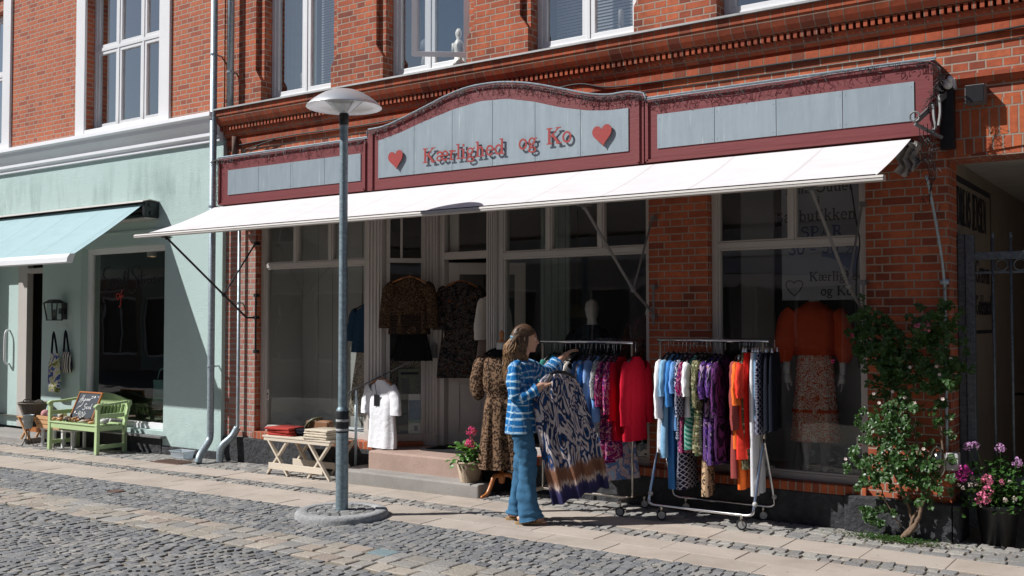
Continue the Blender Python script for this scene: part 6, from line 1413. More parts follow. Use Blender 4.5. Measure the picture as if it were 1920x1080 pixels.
def folded(x, y, z, w, d_, h, mat, yaw, lab, grp, seed):
    rr = random.Random(seed); P = frame((x, y, z), yaw); m = MB(); n = 10; vs = []; prof = []
    for i in range(n): # rounded fold section in (n,z)
        a = math.pi * (i / (n - 1)) - math.pi / 2; prof.append((d_ / 2 - h / 2 + h / 2 * math.cos(a), h / 2 + h / 2 * math.sin(a)))
    prof = prof + [(-d_ / 2, h * .98), (-d_ / 2, h * .02)]
    xs = [-w / 2, -w / 2 + .01] + [lerp(-w / 2 + .01, w / 2 - .01, i / 8) for i in range(1, 8)] + [w / 2 - .01, w / 2]
    for i, u in enumerate(xs):
        s = .8 if i in (0, len(xs) - 1) else 1
        for a, b in prof: vs.append(P(u + rr.uniform(-.003, .003), a + rr.uniform(-.003, .003), h / 2 + (b - h / 2) * s + rr.uniform(-.0015, .002)))
    k = len(prof); fs = [(i * k + j, (i + 1) * k + j, (i + 1) * k + (j + 1) % k, i * k + (j + 1) % k) for i in range(len(xs) - 1) for j in range(k)] + [tuple(range(k)), tuple(reversed([(len(xs) - 1) * k + j for j in range(k)]))]
    m.add(vs, fs); tag(m.build('folded_trousers', mat, org=(x, y, z), smooth=True), lab, 'folded trousers', grp)
ord_ = ['bottom', 'second', 'third', 'top']
def stack(x, y, n, w, d_, h, mat, col, grp, seed):
    for k in range(n): folded(x + rnd.uniform(-.012, .012), y + rnd.uniform(-.012, .012), TZ + k * h * 1.02, w, d_, h, mat, rnd.uniform(-.06, .06), f'{col} folded trousers, {ord_[k] if k < n - 1 else "top"} layer of the {grp}', grp, seed + k)
stack(-8.55, 7.88, 3, .36, .28, .030, 'c_redjean', 'brick red', 'brick red stack on the table', 1); stack(-8.28, 7.97, 3, .30, .26, .026, 'c_navy', 'black', 'black stack on the table', 5); stack(-7.93, 7.86, 4, .34, .30, .026, 'c_cream', 'cream', 'cream stack on the table', 9)
HB = thing('leather_satchel', 'brown and olive leather satchel lying behind the folded clothes on the table', 'bag', (-8.15, 8.06, TZ))
mb = MB(); mb.box(-8.37, -8.02, 8.0, 8.10, TZ, TZ + .17); mb.build('body', 'leather_tan', HB, bevel=.03); mb = MB(); mb.box(-8.36, -8.03, 7.985, 7.998, TZ + .07, TZ + .16); mb.build('flap', 'leather_tan', HB, bevel=.006)
mb = MB(); mb.tube(smooth_pts([(-8.36, 8.0, TZ + .02), (-8.33, 7.96, TZ + .1), (-8.25, 7.98, TZ + .175), (-8.20, 8.06, TZ + .185), (-8.22, 8.10, TZ + .12)], 5), .018, 6); mb.build('strap', 'leather_olive', HB, smooth=True)

# ------------------------------------------------------------------ green bench with chalkboard and brushes
bz = gz(-12.5); BX0, BX1, BY0, BY1 = -13.12, -11.97, 7.74, 8.17; sz_ = .31
BE = thing('garden_bench', 'pale green painted garden bench with arched back in front of the green shop window', 'bench', (-12.5, 7.95, bz))
def bpart(nm, m): return m.build(nm, 'green_bench_paint', BE, bevel=.004)
for x in (BX0, BX1 - .055):
    bpart('leg', MB().obox((x + .027, BY0 + .02, bz), (x + .027, BY0 + .03, .56), .055, .045, (0, 1, 0))); bpart('leg', MB().obox((x + .027, BY1, bz), (x + .027, BY1, sz_), .055, .045, (0, 1, 0)).obox((x + .027, BY1, sz_), (x + .027, BY1 + .07, .62), .055, .04, (0, 1, 0)))
    bpart('side_rail', MB().box(x + .012, x + .042, BY0 + .045, BY1 - .03, .0, .055)); bpart('seat_rail', MB().box(x + .008, x + .046, BY0 + .045, BY1 - .03, sz_ - .075, sz_ - .012)); bpart('arm_rail', MB().box(x + .012, x + .042, BY0 + .05, BY1 - .01, .40, .455))
    m = MB(); P = smooth_pts([(x + .027, BY0 - .01, .545), (x + .027, BY0 + .03, .575), (x + .027, BY0 + .2, .578), (x + .027, BY1 + .03, .60)], 4)
    for a, b in zip(P, P[1:]): m.obox(a, b + (b - a) * .05, .055, .03)
    bpart('armrest', m)
bpart('front_rail', MB().box(BX0 + .056, BX1 - .056, BY0 + .012, BY0 + .04, sz_ - .085, sz_ - .012))
for k in range(5): y = lerp(BY0, BY1 - .03, k / 5); bpart('seat_slat', MB().box(BX0 + (.02 if k else .0), BX1 - (.02 if k else .0), y, y + .068, sz_ - .011, sz_ + .008))
m = MB(); top_ = [(lerp(BX0 + .0, BX1 - .0, i / 16), .60 + .095 * math.sin(math.pi * i / 16)) for i in range(17)]
m.prism([(BX0, .55)] + [(BX1, .55)] + list(reversed(top_)), BY1 + .06, BY1 + .09); bpart('back_top_rail', m)
bpart('back_bottom_rail', MB().box(BX0 + .056, BX1 - .056, BY1 + .02, BY1 + .045, sz_ + .05, sz_ + .09))
for k in range(13): x = lerp(BX0 + .10, BX1 - .10, k / 12); bpart('back_slat', MB().obox((x, BY1 + .033, sz_ + .09), (x, BY1 + .074, .552), .016, .036, (0, 1, 0)))
CB = thing('chalkboard', 'small tilted chalkboard with wooden frame and chalk writing leaning on the bench back', 'chalkboard', (-12.6, 8.0, .33))
def CBP(u, v, e): return (-12.93 + u * .985 + v * .16, 7.96 + v * .30 - e * .9, .315 + v * .93 + e * .3)
def cbox(m, u0, u1, v0, v1, e0, e1):
    m.add([CBP(u0, v0, e0), CBP(u1, v0, e0), CBP(u1, v1, e0), CBP(u0, v1, e0), CBP(u0, v0, e1), CBP(u1, v0, e1), CBP(u1, v1, e1), CBP(u0, v1, e1)], [(0, 3, 2, 1), (4, 5, 6, 7), (0, 1, 5, 4), (1, 2, 6, 5), (2, 3, 7, 6), (3, 0, 4, 7)])
mb = MB(); cbox(mb, 0, .50, 0, .40, 0, .012); mb.build('slate', 'blackboard', CB)
mb = MB(); cbox(mb, -.02, .0, -.02, .42, -.004, .022); cbox(mb, .50, .52, -.02, .42, -.004, .022); cbox(mb, .0, .5, -.02, .0, -.004, .022); cbox(mb, .0, .5, .40, .42, -.004, .022); mb.build('frame', 'orange_wood', CB)
def chalk(pts, w=.007): strokes(mb, [([(p.x, p.z) for p in smooth_pts([(a, 0, b) for a, b in pts], 4)], w)], lambda u, v, e: CBP(u, v, .0125 + e), .001)
mb = MB()
for p in ([(.05, .26), (.08, .31), (.10, .37)], [(.09, .26), (.11, .31), (.13, .37)], [(.06, .305), (.12, .32)], [(.13, .32), (.13, .29), (.16, .29), (.17, .32), (.14, .22), (.10, .20)], [(.17, .29), (.19, .31), (.20, .29), (.22, .32), (.23, .29), (.25, .32), (.25, .30)], [(.26, .30), (.28, .32), (.27, .29), (.30, .32)],
          [(.26, .24), (.23, .25), (.22, .22), (.25, .19), (.23, .16), (.20, .17)], [(.27, .19), (.29, .21), (.28, .18), (.30, .18)], [(.31, .18), (.33, .21), (.34, .18), (.36, .21)], [(.38, .25), (.37, .18), (.39, .19)], [(.09, .10), (.12, .10)], [(.15, .14), (.14, .10), (.18, .10)], [(.18, .14), (.16, .05)], [(.22, .13), (.20, .07), (.23, .05), (.25, .10), (.22, .13)], [(.28, .14), (.27, .06)], [(.31, .12), (.28, .06)],
          [(.06, .17), (.12, .22)], [(.30, .36), (.35, .35)], [(.30, .33), (.34, .335)], [(.44, .36), (.47, .35)]): chalk(p)
mb.build('chalk_writing', 'chalk', CB)
mb = MB(); 
for u, v in ((.38, .35), (.05, .12)): mb.add([CBP(u + .014 * math.cos(k * .785), v + .018 * math.sin(k * .785), .0135) for k in range(8)], [tuple(range(8))])
mb.build('chalk_dot', 'chalk', CB)
rr = random.Random(4); cols = ['crate_wood', 'leather_tan', 'orange_wood', 'timber_dark', 'cream_book', 'timber_dark', 'leather_tan']
for k in range(30):
    x = lerp(-13.02, -12.16, (k % 15) / 14) + rr.uniform(-.02, .02); y = 7.80 + .07 * (k // 15) + rr.uniform(-.02, .02); z = sz_ + .009; a = rr.uniform(-.5, .9) + 1.2; l = rr.uniform(.05, .085)
    w = .03; up = rr.uniform(0, .035); dx, dy = math.cos(a) * l, math.sin(a) * l * .5
    m = MB(); m.tube([(x - dx, y - dy, z + .014 + up), (x - dx * .5, y - dy * .5, z + .018 + up), (x + dx * .5, y + dy * .5, z + .022 + up), (x + dx, y + dy, z + .018 + up * 1.8)], [.009, .019, .019, .008], 8)
    tag(m.build('wooden_brush', cols[k % 7], org=(x, y, z), smooth=True), 'small wooden brush or bowl in the loose pile on the green bench seat', 'brush', 'small wooden brushes piled on the bench')
m = MB(); m.ball((-12.05, 7.90, sz_ + .045), .06, 12, 8, .6); tag(m.build('grey_stone', 'wheel_grey', org=(-12.05, 7.9, sz_), smooth=True), 'pale grey pebble at the right end of the bench seat', 'stone')

# ------------------------------------------------------------------ stool, basket, little table with crate, tub
gs = -.004
ST = thing('folding_stool', 'small orange wood folding stool on the stone slab of the green shop', 'stool', (-13.88, 8.0, gs))
mb = MB(); mb.box(-14.12, -13.72, 7.86, 8.12, .30, .318); mb.build('seat', 'crate_wood', ST, bevel=.003)
for y in (7.88, 8.10):
    mb = MB(); mb.obox((-14.09, y, .30), (-13.80, y, gs), .018, .032, (0, 1, 0)); mb.build('leg', 'crate_wood', ST); mb = MB(); mb.obox((-13.76, y + .02, .30), (-14.05, y + .02, gs), .018, .032, (0, 1, 0)); mb.build('leg', 'crate_wood', ST)
mb = MB(); mb.box(-13.90, -13.62, 7.9, 8.1, .11, .17); mb.build('shelf', 'orange_wood', ST)
def wicker(name, lab, c, r0, r1, h, mat, par=None, n=44, rows=16):
    t = thing(name, lab, 'basket', c); m = MB(); vs = []; vz = rows * 2
    for i in range(vz + 1):
        q = i / vz; r = lerp(r0, r1, q)
        for k in range(n): a = 2 * math.pi * k / n; e = .006 * math.cos(math.pi * i) * math.cos(math.pi * k) + .004 * math.sin(math.pi * i / 1.0 + .5); vs.append((c[0] + (r + e) * math.cos(a), c[1] + (r + e) * math.sin(a), c[2] + h * q))
    m.add(vs, [(i * n + k, i * n + (k + 1) % n, (i + 1) * n + (k + 1) % n, (i + 1) * n + k) for i in range(vz) for k in range(n)]); m.lathe([(.001, .01), (r0, .01)], c, n)
    m.build('wicker', mat, t, smooth=False)
    m = MB(); m.tube([(c[0] + r1 * math.cos(a * .26), c[1] + r1 * math.sin(a * .26), c[2] + h + .003 * math.sin(a * 4)) for a in range(24)], .011, 6, closed=True); m.build('rim', mat, t, smooth=True)
    return t
plain('wicker_tan', (.42, .33, .24), .8, 0, .35, 60, .4, 80); plain('wicker_grey', (.20, .17, .14), .85, 0, .4, 60, .4, 80)
t = wicker('wicker_basket', 'grey brown wicker basket with handles on the small folding stool', (-13.92, 7.99, .319), .13, .20, .19, 'wicker_grey')
for s in (-1, 1): m = MB(); m.tube([(-13.92 + s * .17 * math.cos(.3) + .0 * k, 7.99 + .06 * math.cos(k * .4), .505 + .05 * math.sin(k * .4)) for k in range(9)], .009, 6); m.build('handle', 'wicker_grey', t, smooth=True)
WT = thing('white_side_table', 'small white slatted table behind the left arm of the green bench', 'table', (-13.3, 8.02, bz))
mb = MB(); mb.box(-13.62, -12.85, 7.92, 8.14, .155, .175); mb.build('tabletop', 'white_paint', WT)
for x in (-13.60, -13.36, -13.10, -12.87):
    for y in (7.93, 8.11): mb = MB(); mb.box(x, x + .035, y, y + .03, bz, .154); mb.build('leg', 'white_paint', WT)
CR = thing('wooden_crate', 'pale wooden slatted crate with balls of yarn on the white side table', 'crate', (-13.5, 8.0, .18))
for k in range(3): mb = MB(); z = .178 + k * .06; mb.box(-13.66, -13.12, 7.90, 7.915, z, z + .05); mb.box(-13.66, -13.12, 8.12, 8.135, z, z + .05); mb.box(-13.675, -13.661, 7.90, 8.135, z, z + .05); mb.box(-13.119, -13.105, 7.90, 8.135, z, z + .05); mb.build('slat', 'crate_wood', CR)
for k, (c_, cn) in enumerate((((.6, .3, .3), 'pink'), ((.5, .42, .55), 'lilac'), ((.3, .42, .6), 'blue'), ((.6, .55, .45), 'cream'))):
    mm = plain('yarn_' + cn, c_, .95, 0, .2, 60, .8, 120); m = MB(); m.ball((-13.58 + k * .125, 7.98 + .03 * (k % 2), .365), .062, 14, 9); tag(m.build('yarn_ball', mm, org=(-13.5, 8, .3), smooth=True), f'{cn} ball of yarn on top of the wooden crate', 'yarn')
BK = thing('metal_bucket_stand', 'small zinc bucket on a thin black wire stand beside the crate', 'bucket', (-13.66, 7.82, bz))
mb = MB(); mb.lathe([(.001, .17), (.05, .17), (.075, .36), (.078, .36), (.07, .35)], (-13.70, 7.80, 0), 18); mb.build('bucket', 'pipe_zinc', BK, smooth=True)
for a in range(3): mb = MB(); c, s = math.cos(a * 2.09 + .4), math.sin(a * 2.09 + .4); mb.tube(smooth_pts([(-13.70 + .06 * c, 7.80 + .06 * s, .26), (-13.70 + .02 * c, 7.80 + .02 * s, .08), (-13.70 + .09 * c, 7.80 + .09 * s, bz)], 4), .006, 5); mb.build('leg', 'dark_metal', BK, smooth=True)
TU = thing('plastic_tub', 'clear plastic food tub on the paving beside the downpipe', 'tub', (-10.66, 8.10, gz(-10.6)))
z0 = gz(-10.6) + .003; x0, x1, y0, y1 = -10.78, -10.55, 8.02, 8.15
mb = MB(); vs = []
for (e, z) in ((.0, 0), (.02, .085), (.032, .088), (.032, .096), (.018, .094), (.004, .006)): vs += [(x0 - e, y0 - e, z0 + z), (x1 + e, y0 - e, z0 + z), (x1 + e, y1 + e, z0 + z), (x0 - e, y1 + e, z0 + z)]
mb.add(vs, [(l * 4 + i, l * 4 + (i + 1) % 4, (l + 1) * 4 + (i + 1) % 4, (l + 1) * 4 + i) for l in range(5) for i in range(4)] + [(3, 2, 1, 0), (20, 21, 22, 23)]); mb.build('tub', 'clear_plastic', TU, bevel=.008)
# bags hanging by the green doorway
def hangbag(x, z, w, h, mat, lab, y=8.17, lean=0):
    t = thing('tote_bag', lab, 'bag', (x, y, z)); mb = MB(); F2 = frame((x, y, z), .0)
    loft(mb, [(0, w * .7, .02, 0, 0, .003), (-h * .3, w, .035, lean * .3, 0, .006), (-h * .7, w * 1.1, .04, lean * .7, 0, .006), (-h * .97, w * 1.0, .03, lean, 0, .004), (-h, w * .8, .012, lean, 0, 0)], F2, n=24); mb.build('bag', mat, t, smooth=True)
    mb = MB(); mb.tube(smooth_pts([F2(-w * .6, 0, 0), F2(0, .02, .30), F2(w * .5, 0, 0)], 4), .015, 5); mb.build('handle', 'c_navy', t, smooth=True)
fabric('p_bagstripe', lambda t, v: t.ramp(t.wave(v, 7, 0, 0, 1, 'X'), [(.45, (.02, .02, .04)), (.55, (.5, .48, .42))], 'CONSTANT'))
fabric('p_bagbird', lambda t, v: t.ramp(t.sep(v)[1], [(0, (.12, .14, .06)), (.5, (.10, .12, .05))]) if 0 else t.ramp(t.noise(v, 6, 2, .5, 1.5), [(.38, (.05, .08, .25)), (.46, (.5, .48, .42)), (.54, (.42, .42, .14)), (.6, (.10, .12, .05))], 'CONSTANT'))
hangbag(-13.42, 1.24, .12, .30, 'p_bagstripe', 'navy and cream striped tote bag hanging on the green wall, right of two', 8.19)
hangbag(-13.62, 1.22, .13, .56, 'p_bagbird', 'colourful blue, cream and olive tote bag hanging on the green wall, left of two', 8.13)
# goods and lamps in the green shop window
for k, (x, c_, lb) in enumerate(((-12.0, (.10, .22, .19), 'dark mint pleated bag on the display in the green shop window'), (-11.66, (.10, .30, .03), 'bright green pleated bag on the display in the green shop window'))):
    mm = plain('bag_green_%s' % 'ab'[k], c_, .6); t = thing('display_bag', lb, 'bag', (x, 8.75, .5)); mb = MB(); loft(mb, [(.86, .17, .06, 0, 0, .003), (.78, .15, .07, 0, 0, .004), (.62, .15, .08, 0, 0, .004), (.52, .17, .08, 0, 0, .003)], frame((x, 8.75, 0), 0), n=40, folds=9); mb.build('body', mm, t, smooth=True)
    mb = MB(); mb.tube(smooth_pts([(x - .1, 8.75, .86), (x - .04, 8.75, 1.0), (x + .06, 8.75, 1.0), (x + .12, 8.75, .86)], 4), .01, 5); mb.build('handle', mm, t, smooth=True)
mb = MB(); mb.box(-12.4, -11.3, 8.6, 9.0, .49, .515); mb.box(-12.38, -12.34, 8.6, 9.0, .21, .489); mb.box(-11.38, -11.34, 8.6, 9.0, .21, .489); tag(mb.build('display_table', 'timber_dark', org=(-12, 8.8, .2)), 'dark display table inside the green shop window', 'table')
for x, lb in ((-12.75, 'left of two lit cylinder spotlights under the ceiling of the green shop'), (-11.95, 'right of two lit cylinder spotlights under the ceiling of the green shop')):
    t = thing('ceiling_spotlight', lb, 'spotlight', (x, 9.1, 2.8)); mb = MB(); mb.lathe([(.07, .26), (.07, .0), (.06, .0), (.06, .01)], (x, 9.1, 2.62), 18); mb.build('housing', 'panel_white', t, smooth=True); mb = MB(); mb.lathe([(.001, .015), (.058, .015)], (x, 9.1, 2.62), 18); mb.build('light', 'warm_light', t)
# ------------------------------------------------------------------ plants
def leafmat(name, a, b, tr=.25):
    t = NT(name); v = t.obj(); n = t.noise(v, 25, 2); col = t.mix(n, a, b)
    p = t.n('BsdfPrincipled', i={'Base Color': col, 'Roughness': .38}); tl = t.n('BsdfTranslucent', i={0: t.mix(.5, col, (.25, .4, .05))})
    m = t.n('MixShader', i={0: tr, 1: p.outputs[0], 2: tl.outputs[0]}); t.t.links.new(m.outputs[0], t.out.inputs[0]); MAT[name] = t.m
leafmat('leaf_rose', (.018, .055, .014), (.055, .13, .03)); leafmat('leaf_pot', (.05, .14, .025), (.10, .24, .05)); leafmat('leaf_geranium', (.03, .09, .02), (.07, .17, .04)); leafmat('leaf_dry', (.20, .13, .05), (.12, .14, .05))
leafmat('petal_pink', (.70, .10, .25), (.82, .25, .42)); leafmat('petal_magenta', (.45, .01, .25), (.6, .03, .35)); leafmat('petal_hot', (.75, .02, .18), (.85, .06, .28)); leafmat('petal_white', (.75, .68, .62), (.8, .6, .55)); leafmat('petal_lilac', (.5, .22, .5), (.65, .35, .62))
def leaf(mb, p, d_, n, L, Wd, cup=.15):
    d_ = d_.normalized(); s = d_.cross(n)
    if s.length < 1e-3: s = d_.orthogonal()
    s.normalize(); n = s.cross(d_)
    a = p + d_ * L * .35; b = p + d_ * L * .72; e = p + d_ * L - n * L * .12
    mb.add([p, a + s * Wd * .5 + n * cup * Wd, b + s * Wd * .40 + n * cup * Wd * .6, e, b - s * Wd * .40 + n * cup * Wd * .6, a - s * Wd * .5 + n * cup * Wd, a, b], [(0, 6, 1), (0, 5, 6), (6, 7, 2, 1), (5, 4, 7, 6), (7, 3, 2), (4, 3, 7)])
def rv(rr, s=1): return Vector((rr.gauss(0, s), rr.gauss(0, s), rr.gauss(0, s)))
def bloom(mb, c, r, rr, n=40, pet=.5):
    for k in range(n):
        v = rv(rr).normalized(); v.y -= .2; p = c + v * r * rr.uniform(.55, 1); leaf(mb, p, (v.cross(rv(rr))).normalized() + v * .3, v, r * pet * rr.uniform(.7, 1.2), r * pet * .8, .2)
# climbing rose on the right pier
RS = thing('climbing_rose', 'climbing rose with glossy leaves and pale blossoms growing up the right brick pier', 'rose bush', (-2.0, 8.15, 0))
rr = random.Random(31); stems = MB(); fol = MB(); paths = []
base = Vector((-1.985, 8.12, 0))
mains = [[(0, 0, 0), (.10, -.02, .14), (.15, -.02, .30), (.14, .0, .5), (.10, .02, .8), (.02, .04, 1.1), (.10, .03, 1.45), (.2, .05, 1.72)],
         [(0, 0, .02), (.06, .02, .12), (.02, .02, .30), (-.06, .03, .5), (-.12, .04, .8), (-.10, .05, 1.1), (-.02, .06, 1.4), (-.1, .05, 1.7)],
         [(.02, 0, .02), (.09, .0, .2), (.20, .04, .42), (.28, .03, .6), (.28, .05, .95), (.30, .05, 1.3), (.32, .02, 1.6)],
         [(-.02, 0, .1), (-.10, -.03, .25), (-.16, -.04, .40), (-.22, -.04, .55), (-.34, -.05, .62)],
         [(0, .02, .3), (-.04, -.04, .55), (-.14, -.08, .72), (-.18, -.08, .95)],
         [(.1, .0, .5), (.04, -.08, .68), (-.02, -.10, .85), (.06, -.06, 1.05)],
         [(.12, -.02, .25), (.20, -.03, .45), (.26, -.05, .62)],
         [(-.02, .03, 1.2), (-.12, .0, 1.35), (-.22, .0, 1.42), (-.28, .0, 1.55)],
         [(-.02, .03, 1.3), (-.10, .0, 1.5), (-.20, .0, 1.60), (-.27, -.0, 1.72)],
         [(.2, .03, 1.2), (.30, -.04, 1.28), (.40, -.02, 1.32)],
         [(.2, .03, 1.5), (.26, -.04, 1.6), (.34, -.04, 1.75)]]
for i, m in enumerate(mains):
    P = smooth_pts([base + Vector(p) for p in m], 6); r0 = .019 if i == 0 else (.013 if i < 3 else .006)
    P = [p + rv(rr, .004) for p in P]
    stems.tube(P, [lerp(r0, .004, k / (len(P) - 1)) for k in range(len(P))], 7); paths.append(P)
stems.tube([base + Vector((-.02, 0, -.03)), base + Vector((.03, 0, .05)), base + Vector((.10, -.01, .13))], [.036, .027, .020], 8)
def spray(p, d_, n, mb, s=1):
    st = p; q = p
    for k in range(n):
        q = q + d_ * .022 * s; d_ = (d_ + rv(rr, .12)).normalized()
        side = d_.cross(Vector((0, -1, .3))).normalized()
        for sg in (-1, 1): leaf(mb, q, side * sg + d_ * .6 + rv(rr, .2), Vector((0, -.7, .6)) + rv(rr, .35), .040 * s * rr.uniform(.6, 1.25), .029 * s)
    leaf(mb, q, d_, Vector((0, -.6, .6)), .038 * s, .026 * s)
dens = []
for i, P in enumerate(paths):
    for k, p in enumerate(P):
        z = p.z
        if z < .38: continue
        num = 4 if z > .95 else (3 if rr.random() < .6 else 2)
        if 1.02 < z < 1.16: num = 2
        if i == 2 and z < .95: num = 1
        for _ in range(num):
            o = Vector((rr.gauss(0, .06), -abs(rr.gauss(0, .05)), rr.gauss(0, .05))); q = p + o
            if q.x > -1.64 and q.z < 1.2: continue
            if q.y > 8.28: q.y = 8.27
            spray(q, (Vector((rr.uniform(-1, 1), rr.uniform(-.9, .1), rr.uniform(-.5, .8)))).normalized(), rr.choice((2, 3, 3)), fol, rr.uniform(.8, 1.15))
stems.build('stem', 'bark', RS, smooth=True); fol.build('foliage', 'leaf_rose', RS)
mb = MB()
for x, y, z in ((-1.775, 8.02, 1.64), (-1.83, 8.02, 1.625)): bloom(mb, Vector((x, y, z)), .036, rr, 34, .7)
mb.build('blossom', 'petal_pink', RS); mb = MB()
for x, z in ((-1.86, 1.06), (-2.02, 1.14), (-2.16, 1.12), (-2.12, 1.05), (-1.93, 1.10), (-1.68, 1.28), (-1.7, 1.34), (-1.66, 1.10), (-2.02, .82), (-1.89, 1.33), (-2.38, .60), (-1.80, .72), (-1.60, 1.4)):
    c = Vector((x, 8.0, z))
    for k in range(6): a = k * 1.05; leaf(mb, c, Vector((math.cos(a), -.2, math.sin(a))), Vector((0, -1, .2)), .015, .010)
mb.build('faded_blossom', 'petal_white', RS); mb = MB()
for x, z in ((-2.33, 1.56), (-2.48, 1.36)): bloom(mb, Vector((x, 8.05, z)), .018, rr, 12, .8)
mb.build('bud', 'petal_hot', RS)
# ground cover at the foot
mb = MB()
for k in range(760):
    x = rr.gauss(-2.05, .17); y = rr.gauss(8.03, .055); z = gz(x) + .005
    if y > 8.19: continue
    leaf(mb, Vector((x, y, z + rr.uniform(0, .02))), Vector((rr.uniform(-1, 1), rr.uniform(-1, 1), .35)), Vector((0, 0, 1)), rr.uniform(.012, .028), .014)
for k in range(12): spray(Vector((rr.uniform(-2.25, -2.05), 8.10, rr.uniform(.06, .22))), Vector((rr.uniform(-1, 1), -.4, .6)).normalized(), 3, mb, 1.0)
tag(mb.build('weeds', 'leaf_rose', org=(-2.05, 8.05, 0), kind='stuff'), 'low weeds and seedlings on the setts at the foot of the rose', 'weeds')
mb = MB()
for k in range(120): x = rr.gauss(-1.95, .2); y = rr.gauss(8.03, .06); leaf(mb, Vector((x, min(y, 8.18), .006)), Vector((rr.uniform(-1, 1), rr.uniform(-1, 1), .1)), Vector((0, 0, 1)), .02, .013)
for k in range(60): x = rr.choice([rr.gauss(-5.5, .3), rr.gauss(-7.9, .15), rr.gauss(-9.8, .2), rr.gauss(-10.4, .3)]); y = rr.uniform(7.75, 8.15) if x < -7 else rr.uniform(7.6, 7.8); leaf(mb, Vector((x, y, gz(x) + .006)), Vector((rr.uniform(-1, 1), rr.uniform(-1, 1), .1)), Vector((0, 0, 1)), .018, .012)
tag(mb.build('fallen_leaves', 'leaf_dry', org=(-1.95, 8.0, 0), kind='stuff'), 'dry fallen leaves scattered along the foot of the wall', 'fallen leaves')

# flower basket on the step
FB = wicker('flower_basket', 'pale woven basket planted with hot pink hydrangea on the lower step', (-5.99, 7.895, .112), .085, .125, .19, 'wicker_tan', n=40, rows=13)
mb = MB(); mb.lathe([(.001, .165), (.115, .165)], (-5.99, 7.895, .112), 20); mb.build('soil', 'soil', FB)
HY = thing('hydrangea', 'hydrangea with hot pink flower heads and fresh green leaves in the woven basket', 'flowers', (-5.99, 7.895, .28)); fol = MB(); rr = random.Random(8)
for k in range(150):
    a = rr.uniform(0, 6.28); r = abs(rr.gauss(0, .10)); z = .30 + rr.uniform(0, .2) - r * .3; c = Vector((-5.99 + r * math.cos(a), 7.895 + r * math.sin(a) * .8, z))
    out = Vector((math.cos(a), math.sin(a), rr.uniform(-.5, .6))); leaf(fol, c, out, Vector((0, -.3, 1)) + rv(rr, .3), rr.uniform(.05, .085), rr.uniform(.035, .052), .12)
fol.build('foliage', 'leaf_pot', HY); st = MB(); fl = MB()
for x, y, z, r in ((-5.935, 7.86, .605, .052), (-5.93, 7.84, .50, .042), (-5.965, 7.84, .485, .035), (-5.90, 7.84, .465, .025), (-5.80, 7.92, .48, .028)):
    st.tube([(-5.99, 7.895, .28), (x, y, z)], .004, 5); fl = MB(); bloom(fl, Vector((x, y, z)), r, rr, 70, .42); fl.build('flower_head', 'petal_hot', HY)
st.build('stem', 'leaf_pot', HY)
# geranium pot by the gate
GP = thing('black_flower_pot', 'large black plastic flower pot with geraniums before the gate', 'flower pot', (-1.36, 8.38, 0))
mb = MB(); mb.lathe([(.001, .004), (.115, .004), (.15, .27), (.16, .275), (.16, .30), (.145, .30), (.14, .26)], (-1.36, 8.38, 0), 28); mb.build('pot', 'black_plastic', GP, smooth=True); mb = MB(); mb.lathe([(.001, .265), (.14, .262)], (-1.36, 8.38, 0), 20); mb.build('soil', 'soil', GP)
GE = thing('geranium', 'bushy geranium with pink, lilac and magenta flower heads in the black pot', 'flowers', (-1.36, 8.38, .27)); fol = MB(); rr = random.Random(18)
for k in range(520):
    a = rr.uniform(0, 6.28); r = abs(rr.gauss(0, .15)); z = .30 + rr.uniform(0, .36) - r * .35; c = Vector((-1.33 + r * 1.15 * math.cos(a), 8.36 + r * math.sin(a) * .75, z))
    leaf(fol, c, Vector((math.cos(a), math.sin(a), rr.uniform(-.4, .7))), Vector((0, -.5, 1)) + rv(rr, .4), rr.uniform(.03, .05), rr.uniform(.03, .045), .15)
fol.build('foliage', 'leaf_geranium', GE)
for cols_, pts in (('petal_pink', ((-1.40, .50, .045), (-1.40, .42, .042), (-1.43, .35, .05), (-1.30, .49, .022))), ('petal_magenta', ((-1.55, .55, .05), (-1.62, .51, .035), (-1.57, .49, .03))), ('petal_lilac', ((-1.53, .735, .035), (-1.48, .75, .032), (-1.31, .74, .038), (-1.20, .645, .038))), ('petal_white', ((-1.57, .42, .016), (-1.52, .45, .018), (-1.60, .44, .015), (-1.48, .46, .016), (-1.45, .30, .012), (-1.28, .36, .02), (-1.22, .375, .02), (-1.5, .5, .018), (-1.25, .5, .015)))):
    for x, z, r in pts: mb = MB(); bloom(mb, Vector((x, 8.22, z)), r, rr, int(20 + r * 800), .45); mb.build('flower_head', cols_, GE)
mb = MB()
for x, z in ((-1.53, .735), (-1.48, .75), (-1.31, .74), (-1.2, .645), (-1.55, .55)): mb.tube(smooth_pts([(-1.36, 8.36, .3), (lerp(-1.36, x, .7), 8.3, lerp(.3, z, .6)), (x, 8.22, z)], 3), .003, 4)
mb.build('stem', 'leaf_geranium', GE)

# bicycle in the passage
BC = thing('bicycle', 'dark bicycle parked in the passage behind the gate', 'bicycle', (-1.0, 9.6, 0))
def wheel(y): 
    m = MB(); m.tube([(-1.15, y + .33 * math.cos(a * .2618), .34 + .33 * math.sin(a * .2618)) for a in range(24)], .018, 6, closed=True); w = m.build('wheel', 'rubber', BC, smooth=True)
    m = MB()
    for a in range(12): m.tube([(-1.15, y, .34), (-1.15, y + .32 * math.cos(a * .5236), .34 + .32 * math.sin(a * .5236))], .0015, 3)
    m.build('spokes', 'chrome', w)
wheel(9.35); wheel(10.4)
mb = MB()
for a, b in (((9.35, .34), (9.48, .82)), ((9.48, .80), (10.0, .72)), ((9.50, .66), (9.92, .30)), ((9.92, .30), (10.03, .82)), ((9.92, .30), (10.4, .34)), ((10.4, .34), (10.0, .70))): mb.tube([(-1.15, a[0], a[1]), (-1.15, b[0], b[1])], .016, 8)
